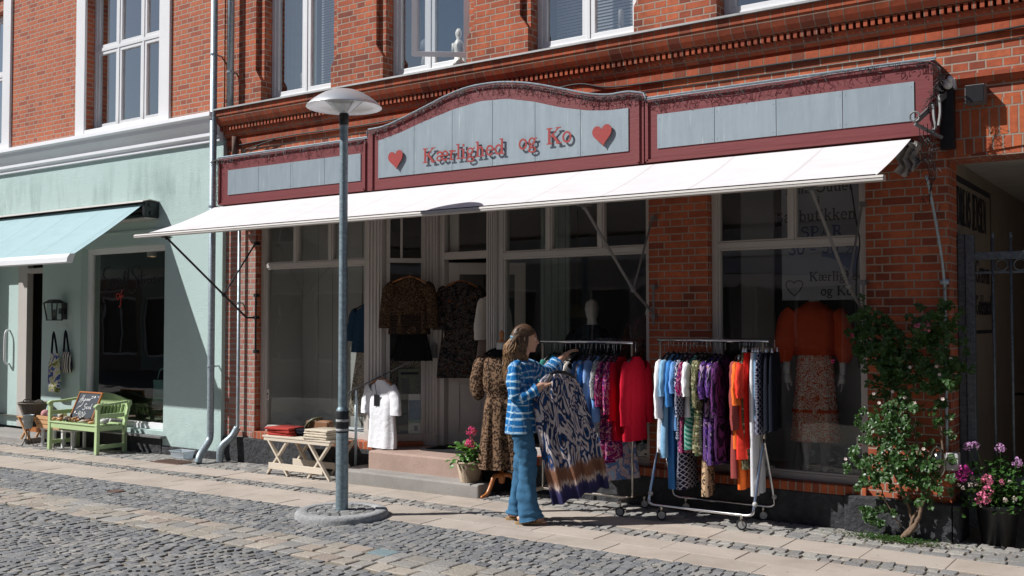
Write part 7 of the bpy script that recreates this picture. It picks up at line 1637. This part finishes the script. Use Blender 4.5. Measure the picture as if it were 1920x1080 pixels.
mb.build('frame', 'dark_metal', BC, smooth=True)
mb = MB(); mb.tube([(-1.15, 9.48, .82), (-1.15, 9.50, 1.02)], .013, 8); mb.tube(smooth_pts([(-1.44, 9.66, 1.04), (-1.34, 9.52, 1.06), (-1.15, 9.46, 1.03), (-.96, 9.52, 1.06), (-.86, 9.66, 1.04)], 4), .013, 8); mb.build('handlebar', 'black_plastic', BC, smooth=True)
mb = MB(); mb.tube(smooth_pts([(-1.15, 10.04, .95), (-1.15, 10.2, .97)], 2), [.05, .08, .08], 8); mb.build('saddle', 'black_plastic', BC, smooth=True)
mb = MB(); mb.tube([(-1.22, 9.20, .34), (-1.26, 9.12, .95)], .011, 6); mb.tube([(-1.05, 9.20, .34), (-1.0, 9.15, .9)], .011, 6); mb.build('stay', 'chrome', BC)

# ------------------------------------------------------------------ the woman
O = Vector((-4.755, 7.03, 0)); rA = Vector((.821, .571, 0)); dA = Vector((-.571, .821, 0))
def Q(a, d_, z): return O + rA * a + dA * d_ + Vector((0, 0, z))
lat = Vector((.36, .933)); fw = Vector((.933, -.36))        # chest: lateral axis (near to far) and forward axis
def T(c=(-.03, 0)): return lambda u, n, z: Q(c[0] + lat.x * u + fw.x * n, c[1] + lat.y * u + fw.y * n, z)
WM = thing('person', 'woman in a blue and white striped shirt and wide jeans looking through the clothes rail', 'person', Q(0, 0, 0))
def closed_loft(mb, levels, P, n=28):
    o0 = len(mb.v); loft(mb, [(z, w, t, ou, on, 0) for z, w, t, ou, on in levels], P, n=n); m = n + 1
    mb.add([P(levels[0][3], levels[0][4], levels[0][0]), P(levels[-1][3], levels[-1][4], levels[-1][0])], []); c0 = len(mb.v) - 2
    for k in range(n):
        mb.f.append([c0, o0 + k + 1, o0 + k]); mb.mi.append(0); mb.t.append(None)
        e = o0 + (len(levels) - 1) * m; mb.f.append([c0 + 1, e + k, e + k + 1]); mb.mi.append(0); mb.t.append(None)
bd = MB()
# torso
closed_loft(bd, [(.87, .10, .06, 0, -.0), (.885, .11, .07, 0, -.0), (.93, .12, .075, 0, -.0), (1.02, .105, .065, 0, .005), (1.12, .115, .075, 0, .01), (1.20, .125, .08, 0, .01), (1.27, .13, .07, 0, 0), (1.315, .13, .07, 0, -.01), (1.345, .07, .055, 0, -.01), (1.36, .04, .04, 0, 0)], T())
def limb(pts, rad, n=14): P = smooth_pts([Q(*p) for p in pts], 4); m = len(P) - 1; R_ = [lerp(rad[min(int(i / m * (len(rad) - 1)), len(rad) - 2)], rad[min(int(i / m * (len(rad) - 1)), len(rad) - 2) + 1], i / m * (len(rad) - 1) - min(int(i / m * (len(rad) - 1)), len(rad) - 2)) for i in range(m + 1)]; bd.tube(P, R_, n)
limb([(-.035, .0, 1.30), (-.025, .005, 1.36), (-.005, .01, 1.43), (.0, .01, 1.46)], [.056, .05, .047, .05])          # neck
# head: rotated slightly away from the camera; h = forward, s = far side
hf = Vector((.985, .17)); hs = Vector((-.17, .985)); HC = (.005, .012)
def H(h, s, z): return Q(HC[0] + hf.x * h + hs.x * s, HC[1] + hf.y * h + hs.y * s, 1.525 + z)
prof = [(-.108, .012, .030, .045), (-.100, .034, .048, .034), (-.085, .048, .062, .024), (-.06, .056, .076, .012), (-.035, .062, .088, .002), (-.01, .067, .096, -.004), (.02, .071, .101, -.006), (.05, .071, .100, -.008), (.08, .060, .088, -.012), (.10, .042, .065, -.014), (.113, .018, .03, -.014)]
o0 = len(bd.v); n = 24
for z, w, l, off in prof:
    for k in range(n): a = 2 * math.pi * k / n; bd.v.append(tuple(H(off + l * math.cos(a), w * math.sin(a), z)))
for i in range(len(prof) - 1):
    for k in range(n): bd.f.append([o0 + i * n + k, o0 + i * n + (k + 1) % n, o0 + (i + 1) * n + (k + 1) % n, o0 + (i + 1) * n + k]); bd.mi.append(0); bd.t.append(None)
bd.f.append([o0 + k for k in reversed(range(n))]); bd.mi.append(0); bd.t.append(None); e_ = o0 + (len(prof) - 1) * n; bd.f.append([e_ + k for k in range(n)]); bd.mi.append(0); bd.t.append(None)
bd.tube([H(.088, 0, .012), H(.102, 0, -.012), H(.113, 0, -.030), H(.096, 0, -.038)], [.007, .009, .011, .008], 8)       # nose
for s in (-1, 1): bd.ball(H(.098, s * .011, -.033), .008, 8, 6)
bd.tube([H(.083, -.022, -.058), H(.094, -.008, -.055), H(.094, .008, -.055), H(.083, .022, -.058)], [.004, .0065, .0065, .004], 6); bd.tube([H(.080, -.018, -.067), H(.091, 0, -.067), H(.080, .018, -.067)], [.004, .007, .004], 6)
bd.tube([H(.070, -.035, .018), H(.088, -.018, .024), H(.092, 0, .02), H(.088, .018, .024), H(.070, .035, .018)], .008, 6)   # brow
for s in (-1, 1): bd.tube([H(-.01, s * .070, .015), H(-.022, s * .078, .02), H(-.024, s * .079, .0), H(-.014, s * .074, -.022), H(-.006, s * .068, -.03)], [.006, .008, .008, .007, .005], 6)
bd.ball(H(.074, 0, -.092), .016, 8, 6)
# arms
SHN, SHF = (-.075, -.140, 1.285), (.045, .155, 1.295)
limb([SHN, (-.085, -.165, 1.17), (-.075, -.175, 1.06), (.0, -.175, 1.075), (.10, -.155, 1.13), (.155, -.14, 1.155)], [.048, .044, .040, .040, .033, .024])
limb([SHF, (.12, .24, 1.245), (.19, .33, 1.225), (.27, .42, 1.29), (.365, .515, 1.375)], [.048, .043, .040, .035, .023])
def hand(w, dirv, palmn, s=1.0, curl=0.0, spread=.18, thumb=1):
    """w = wrist (a,d,z); dirv = pointing direction; palmn = palm normal; curl bends the fingers towards the palm"""
    w = Q(*w); dv = (rA * dirv[0] + dA * dirv[1] + Vector((0, 0, dirv[2]))).normalized(); pn = (rA * palmn[0] + dA * palmn[1] + Vector((0, 0, palmn[2]))); pn = (pn - dv * pn.dot(dv)).normalized(); sd = dv.cross(pn).normalized()
    bd.obox(w - dv * .005, w + dv * .082, .068 * s, .024 * s, pn); bd.tube([w - dv * .03, w + dv * .02], [.022, .024], 10)
    for k, ln in enumerate((.072, .080, .074, .058)):
        o = (k - 1.5) * .018; b = w + dv * .075 + sd * o; di = (dv + sd * o * spread * 20 * .1).normalized(); P = [b]; ang = curl
        for j, f in enumerate((.45, .32, .23)):
            v = di * math.cos(ang) + pn * math.sin(ang); P.append(P[-1] + v * ln * f); ang += curl * .9
        bd.tube(P, [.0095, .009, .0082, .0065], 8)
    b = w + dv * .025 - sd * .030 * thumb; P = [b, b + (dv * .5 - sd * .8 * thumb + pn * .3).normalized() * .03, b + (dv * .7 - sd * .55 * thumb + pn * .6).normalized() * .056, b + (dv * .85 - sd * .4 * thumb + pn * .7).normalized() * .078]
    bd.tube(P, [.014, .0115, .010, .0075], 8)
hand((.160, -.139, 1.157), (.92, .15, .36), (.1, .55, -.8), .95, .75, .1, -1)
hand((.368, .518, 1.378), (.62, .62, .38), (.3, -.1, -.9), .95, .28, .5, -1)
# legs and feet
limb([(.0, -.075, .89), (.0, -.085, .72), (.015, -.09, .46), (.01, -.09, .26), (.0, -.09, .08)], [.045, .045, .038, .035, .030])
limb([(-.01, .075, .89), (-.01, .085, .72), (-.025, .10, .46), (-.045, .10, .26), (-.07, .10, .08)], [.045, .045, .038, .035, .030])
for a0, d0 in ((-.01, -.09), (-.09, .10)):
    P = [Q(a0 - .05, d0, .035), Q(a0 - .02, d0, .05), Q(a0 + .05, d0, .048), Q(a0 + .12, d0, .035), Q(a0 + .165, d0, .026)]; bd.tube(P, [.024, .033, .032, .030, .018], 10)
    for k in range(5): bd.tube([Q(a0 + .145, d0 + (k - 2) * .014, .024), Q(a0 + .185 - .006 * abs(k - 1), d0 + (k - 2) * .015, .018)], .009 if k else .012, 6)
body = bd.build('body', 'skin', WM, smooth=True)
body.data.materials.clear(); body.data.materials.append(MAT['skin'])
rm = body.modifiers.new('fuse', 'REMESH'); rm.mode = 'VOXEL'; rm.voxel_size = .0055; rm.use_smooth_shade = True
sm = body.modifiers.new('soften', 'SMOOTH'); sm.factor = .5; sm.iterations = 2
for s in (-1, 1):
    mb = MB(); mb.ball(H(.078, s * .031, .004), .011, 10, 8); e = mb.build('eye', 'porcelain', WM, smooth=True); mb = MB(); mb.ball(H(.0855, s * .0325, .003), .005, 8, 6); mb.build('iris', 'timber_dark', e, smooth=True)
    mb = MB(); mb.tube([H(.086, s * .015, .024), H(.084, s * .032, .031), H(.070, s * .048, .024)], .003, 5); mb.build('eyebrow', 'timber_dark', WM)
plain('lip', (.42, .12, .10), .5); mb = MB(); mb.tube([H(.088, -.018, -.060), H(.1005, 0, -.060), H(.088, .018, -.060)], [.002, .004, .002], 6); mb.build('lips', 'lip', WM, smooth=True)
# shirt
mb = MB(); rr = random.Random(44)
lv = [(1.352, .066, .064, 0, -.005, 0), (1.338, .092, .078, 0, 0, 0), (1.322, .128, .085, 0, 0, .001), (1.295, .158, .088, 0, .002, .002), (1.25, .168, .100, 0, .006, .003), (1.18, .160, .110, 0, .014, .005), (1.10, .152, .110, 0, .016, .007), (1.02, .150, .108, 0, .012, .008), (.94, .158, .112, 0, .008, .009), (.86, .166, .118, 0, .006, .010), (.79, .172, .122, 0, .006, .011), (.745, .174, .124, 0, .006, .012)]
loft(mb, lv, T(), n=48, folds=4, rr=rr)
def cloth_tube(mb, pts, rad, n=20, amp=.006, seed=1):
    r2 = random.Random(seed); P = smooth_pts([Q(*p) for p in pts], 9); m = len(P); pb = None; vs = []; uv = []; L = 0; n = int(n * 1.6)
    for i, p in enumerate(P):
        a = (P[min(i + 1, m - 1)] - P[max(i - 1, 0)]).normalized(); L += (p - P[i - 1]).length if i else 0
        b = a.orthogonal().normalized() if pb is None else (pb - a * pb.dot(a)).normalized(); pb = b; c = a.cross(b)
        f = i / (m - 1) * (len(rad) - 1); j = min(int(f), len(rad) - 2); r = lerp(rad[j], rad[j + 1], f - j); w = amp * .5 * (.6 * math.sin(i * .7 + seed) + .4 * math.sin(i * 1.5))
        for k in range(n + 1): t = 2 * math.pi * k / n; q = r + w * (1 + .5 * math.cos(t + i * .6)) + amp * .5 * math.sin(3 * t + i * .17 + seed); dv = b * math.cos(t) + c * math.sin(t); pp = p + dv * q; q += .011 * noise.noise(Vector((pp.x * 17, pp.y * 17, pp.z * 9 + seed))) - .009 * max(0, noise.noise(Vector((pp.x * 9 + pp.z * 22, pp.y * 9 - pp.z * 12, pp.z * 20)))); vs.append(p + dv * q); uv.append((t * r + 5.2, L + 2.0))
    fs = []; us = []
    for i in range(m - 1):
        for k in range(n): q = (i * (n + 1) + k, i * (n + 1) + k + 1, (i + 1) * (n + 1) + k + 1, (i + 1) * (n + 1) + k); fs.append(q); us.append([uv[j] for j in q])
    mb.add(vs, fs, us)
cloth_tube(mb, [(-.055, -.10, 1.30), (-.078, -.138, 1.285), (-.088, -.168, 1.17), (-.075, -.178, 1.055), (-.01, -.178, 1.068), (.06, -.165, 1.105), (.09, -.158, 1.12)], [.052, .060, .058, .060, .056, .052, .060], seed=2)
cloth_tube(mb, [(.01, .10, 1.305), (.045, .155, 1.295), (.12, .24, 1.245), (.19, .33, 1.225), (.25, .395, 1.265), (.29, .44, 1.30)], [.055, .064, .064, .066, .064, .075], seed=5)
mb.build('shirt', 'p_shibori', WM, smooth=True)
mb = MB(); cloth_tube(mb, [(.085, -.16, 1.119), (.105, -.155, 1.128)], [.040, .040], amp=.001, seed=3); 
# jeans
mb = MB(); loft(mb, [(.93, .135, .098, 0, 0, 0), (.88, .150, .105, 0, 0, .001), (.82, .158, .110, 0, -.002, .002), (.76, .155, .105, 0, 0, .003)], T(), n=40, rr=rr)
cloth_tube(mb, [(-.03, -.075, .86), (-.015, -.085, .74), (.01, -.09, .58), (.02, -.09, .44), (.02, -.09, .28), (.035, -.09, .12), (.05, -.09, .045)], [.085, .088, .078, .073, .080, .094, .108], 24, .012, 7)
cloth_tube(mb, [(-.01, .075, .86), (-.01, .085, .74), (-.015, .09, .58), (-.025, .10, .44), (-.04, .10, .28), (-.055, .10, .12), (-.06, .10, .05)], [.085, .086, .076, .070, .076, .088, .10], 24, .012, 9)
mb.build('jeans', 'denim', WM, smooth=True)
mb = MB()
for a0, d0 in ((-.01, -.09), (-.09, .10)):
    n = 18; vs = []
    for z in (.0, .018):
        for k in range(n): t = 2 * math.pi * k / n; vs.append(Q(a0 + .06 + (.135 + .0) * math.cos(t), d0 + (.042 if math.cos(t) > 0 else .034) * math.sin(t), z + .002))
    mb.add(vs, [tuple(reversed(range(n))), tuple(n + k for k in range(n))] + [(k, (k + 1) % n, n + (k + 1) % n, n + k) for k in range(n)])
    for x_ in (.035, .085, .11): mb.tube([Q(a0 + x_, d0 - .038, .02), Q(a0 + x_, d0 - .03, .062 - x_ * .2), Q(a0 + x_ + .01, d0, .082 - x_ * .25), Q(a0 + x_, d0 + .03, .062 - x_ * .2), Q(a0 + x_, d0 + .038, .02)], .008, 6)
plain('sandal_tan', (.38, .25, .12), .6, 0, .2, 30); mb.build('sandals', 'sandal_tan', WM, smooth=False)
# hair: skull cap and loose wavy strands, half tied at the back
def hairmat(nm, a, b):
    t = NT(nm); v = t.obj((30, 30, 4)); col = t.mix(t.noise(v, 3, 3), a, b); MAT[nm] = t.pbr(col, .42, 0, t.bump(t.noise(t.obj((160, 160, 12)), 2, 2), .5, .002))
hairmat('hair_brown', (.05, .026, .014), (.13, .07, .038)); hairmat('hair_gold', (.22, .115, .05), (.46, .27, .13))
rr = random.Random(77); hb = MB(); hg = MB()
cap = MB(); n = 22
for i in range(9):
    q = i / 8
    for k in range(n):
        a = 2 * math.pi * k / n; th_ = q * 1.45 + .0; c, s = math.cos(a), math.sin(a); ext = 1.0 if c < .3 else (1 - (c - .3) * .42)
        th2 = th_ * ext; cap.v.append(tuple(H(-.014 + .114 * math.sin(th2) * c, .086 * math.sin(th2) * s, .006 + .124 * math.cos(th2) + .002 * math.sin(9 * a))))
for i in range(8):
    for k in range(n): cap.f.append([i * n + k, i * n + (k + 1) % n, (i + 1) * n + (k + 1) % n, (i + 1) * n + k]); cap.mi.append(0); cap.t.append(None)
for k in range(760):
    # roots over the crown and sides, swept back
    s0 = rr.uniform(-1, 1); u0 = rr.uniform(0, 1); h0 = lerp(.082, -.075, u0); z0 = .122 * math.sqrt(max(.05, 1 - (s0 * .9) ** 2)) * math.sqrt(max(.1, 1 - ((h0 + .012) / .112) ** 2)); w0 = .074 * s0
    if k % 3 == 0: z0 = rr.uniform(-.02, .05); w0 = math.copysign(.074, s0); h0 = rr.uniform(-.05, .015)
    if k % 3 == 1: z0 *= .9
    L = rr.uniform(.20, .36); end = k % 2
    tail = rr.uniform(-.165, -.080); sw = rr.uniform(-.07, .07) + s0 * .02; ph = rr.uniform(0, 6.28); am = rr.uniform(.006, .017)
    P = [(h0, w0, z0 + .004), (lerp(h0, -.10, .45), w0 * 1.06 + s0 * .006, max(z0 * .75, z0 - .03) + .012), (lerp(h0, -.112, .85), lerp(w0, sw, .5), z0 * .25 - .0), (tail, sw, -.06), (tail + rr.uniform(-.02, .03), sw * 1.1, -.14), (tail + rr.uniform(-.02, .05), sw * 1.2, -L), (tail + rr.uniform(-.03, .06), sw * 1.2, -L - rr.uniform(.02, .05))]
    if k % 3 == 0: P[1] = (h0 - .015, w0 * 1.08, z0 - .05); P[2] = (h0 - .03, w0 * 1.05, z0 - .10); P[3] = (h0 - .05 + rr.uniform(-.01, .03), w0 * .95, -.12); P[4] = (h0 - .05 + rr.uniform(-.02, .05), w0 * .9, -.17)
    S_ = smooth_pts([H(*p) for p in P], 5); m = len(S_)
    S_ = [p + rA * (am * (i / m) * 1.6 * math.sin(i * .75 + ph)) + dA * (am * (i / m) * math.cos(i * .75 + ph)) for i, p in enumerate(S_)]
    i0 = int(m * rr.uniform(.15, .5)) if rr.random() < .85 else m - 1
    rad = [lerp(.0026, .0032, i / m) if i < m * .6 else lerp(.0032, .0008, (i / m - .6) / .4) for i in range(m)]
    hb.tube(S_[:i0 + 1], rad[:i0 + 1], 4, cap=False)
    if i0 < m - 1: (hg if rr.random() < .7 else hb).tube(S_[i0:], rad[i0:], 4, cap=False)
hr = cap.build('hair', 'hair_brown', WM, smooth=True); hb.build('strands', 'hair_brown', hr, smooth=True); hg.build('lighter_strands', 'hair_gold', hr, smooth=True)
plain('clip_blue', (.22, .38, .48), .3); mb = MB()
c0 = H(-.112, -.03, .012); mb.obox(H(-.108, -.052, .022), H(-.125, .0, .028), .014, .012); mb.obox(H(-.108, -.052, -.006), H(-.125, .0, -.0), .014, .012)
for k in range(4): mb.obox(H(-.110 - .004 * k, -.048 + .014 * k, -.004), H(-.112 - .004 * k, -.048 + .014 * k, .024), .008, .010)
mb.build('hair_clip', 'clip_blue', WM, bevel=.002)

# ------------------------------------------------------------------ the dress she holds up
HD = thing('patterned_dress', 'long blue, white and brown patterned dress held out on a hanger by the woman', 'dress', Q(.2, -.13, 1.2))
def pxa(x, y, d_): s = 1890 / (8.49 + d_); return ((x - 960) / s - .112, 1.68 - (y - 602) / s)
Lf = [(.178, 1.238), (.105, 1.168), (.068, 1.048), (.078, .893), (.108, .715), (.143, .530), (.185, .340), (.225, .165)]
Rf = [(.352, 1.247), (.432, 1.193), (.485, 1.092), (.533, .937), (.586, .783), (.635, .620), (.674, .452), (.700, .311)]
Lp = smooth_pts([(a, 0, z) for a, z in Lf], 5); Rp = smooth_pts([(a, 0, z) for a, z in Rf], 5); NV = len(Lp); NU = 60
mb = MB(); vs = []; uvs = []
for side in (0, 1):
    for j in range(NV):
        t = j / (NV - 1); wd = (Rp[j] - Lp[j]).length
        for i in range(NU + 1):
            u = i / NU; p = Lp[j].lerp(Rp[j], u); bul = math.sin(math.pi * u) ** .6
            fo = (.006 + .020 * t) * math.sin(u * 23 + 1.2 * math.sin(t * 4) + .8) + (.003 + .010 * t) * math.sin(u * 41 + 2 + t * 2) + .012 * math.sin(u * 7 + t * 3)
            hem = .010 * math.sin(u * 23 + 1.2) * t
            dd = -.15 + .10 * u - bul * .045 + fo if side == 0 else -.15 + .10 * u + bul * .045 + fo * .7
            vs.append(Q(p.x, dd, p.z + hem - (.0 if side == 0 else .012 * t))); uvs.append((u * .62 + side * 3.3, (1 - t) * 1.06))
W_ = NU + 1; n0 = NV * W_; fs = []; us = []
for side in (0, 1):
    for j in range(NV - 1):
        for i in range(NU): q = [side * n0 + j * W_ + i, side * n0 + j * W_ + i + 1, side * n0 + (j + 1) * W_ + i + 1, side * n0 + (j + 1) * W_ + i]; fs.append(q); us.append([uvs[k] for k in q])
for j in range(NV - 1):
    for i in (0, NU): q = [j * W_ + i, (j + 1) * W_ + i, n0 + (j + 1) * W_ + i, n0 + j * W_ + i]; fs.append(q); us.append([uvs[k] for k in q])
mb.add(vs, fs, us); mb.build('cloth', 'p_ikat', HD, smooth=True)
mb = MB(); mb.tube([Q(.15, -.13, 1.205), Q(.22, -.12, 1.245), Q(.265, -.11, 1.262), Q(.33, -.10, 1.255), Q(.42, -.08, 1.205)], [.010, .012, .012, .012, .010], 6); h = mb.build('hanger', 'black_plastic', HD, smooth=True)
mb = MB(); mb.tube(smooth_pts([Q(.265, -.11, 1.262), Q(.262, -.11, 1.30), Q(.245, -.11, 1.33), Q(.225, -.11, 1.315), Q(.235, -.11, 1.295)], 4), .0025, 5); mb.build('hook', 'chrome', h, smooth=True)
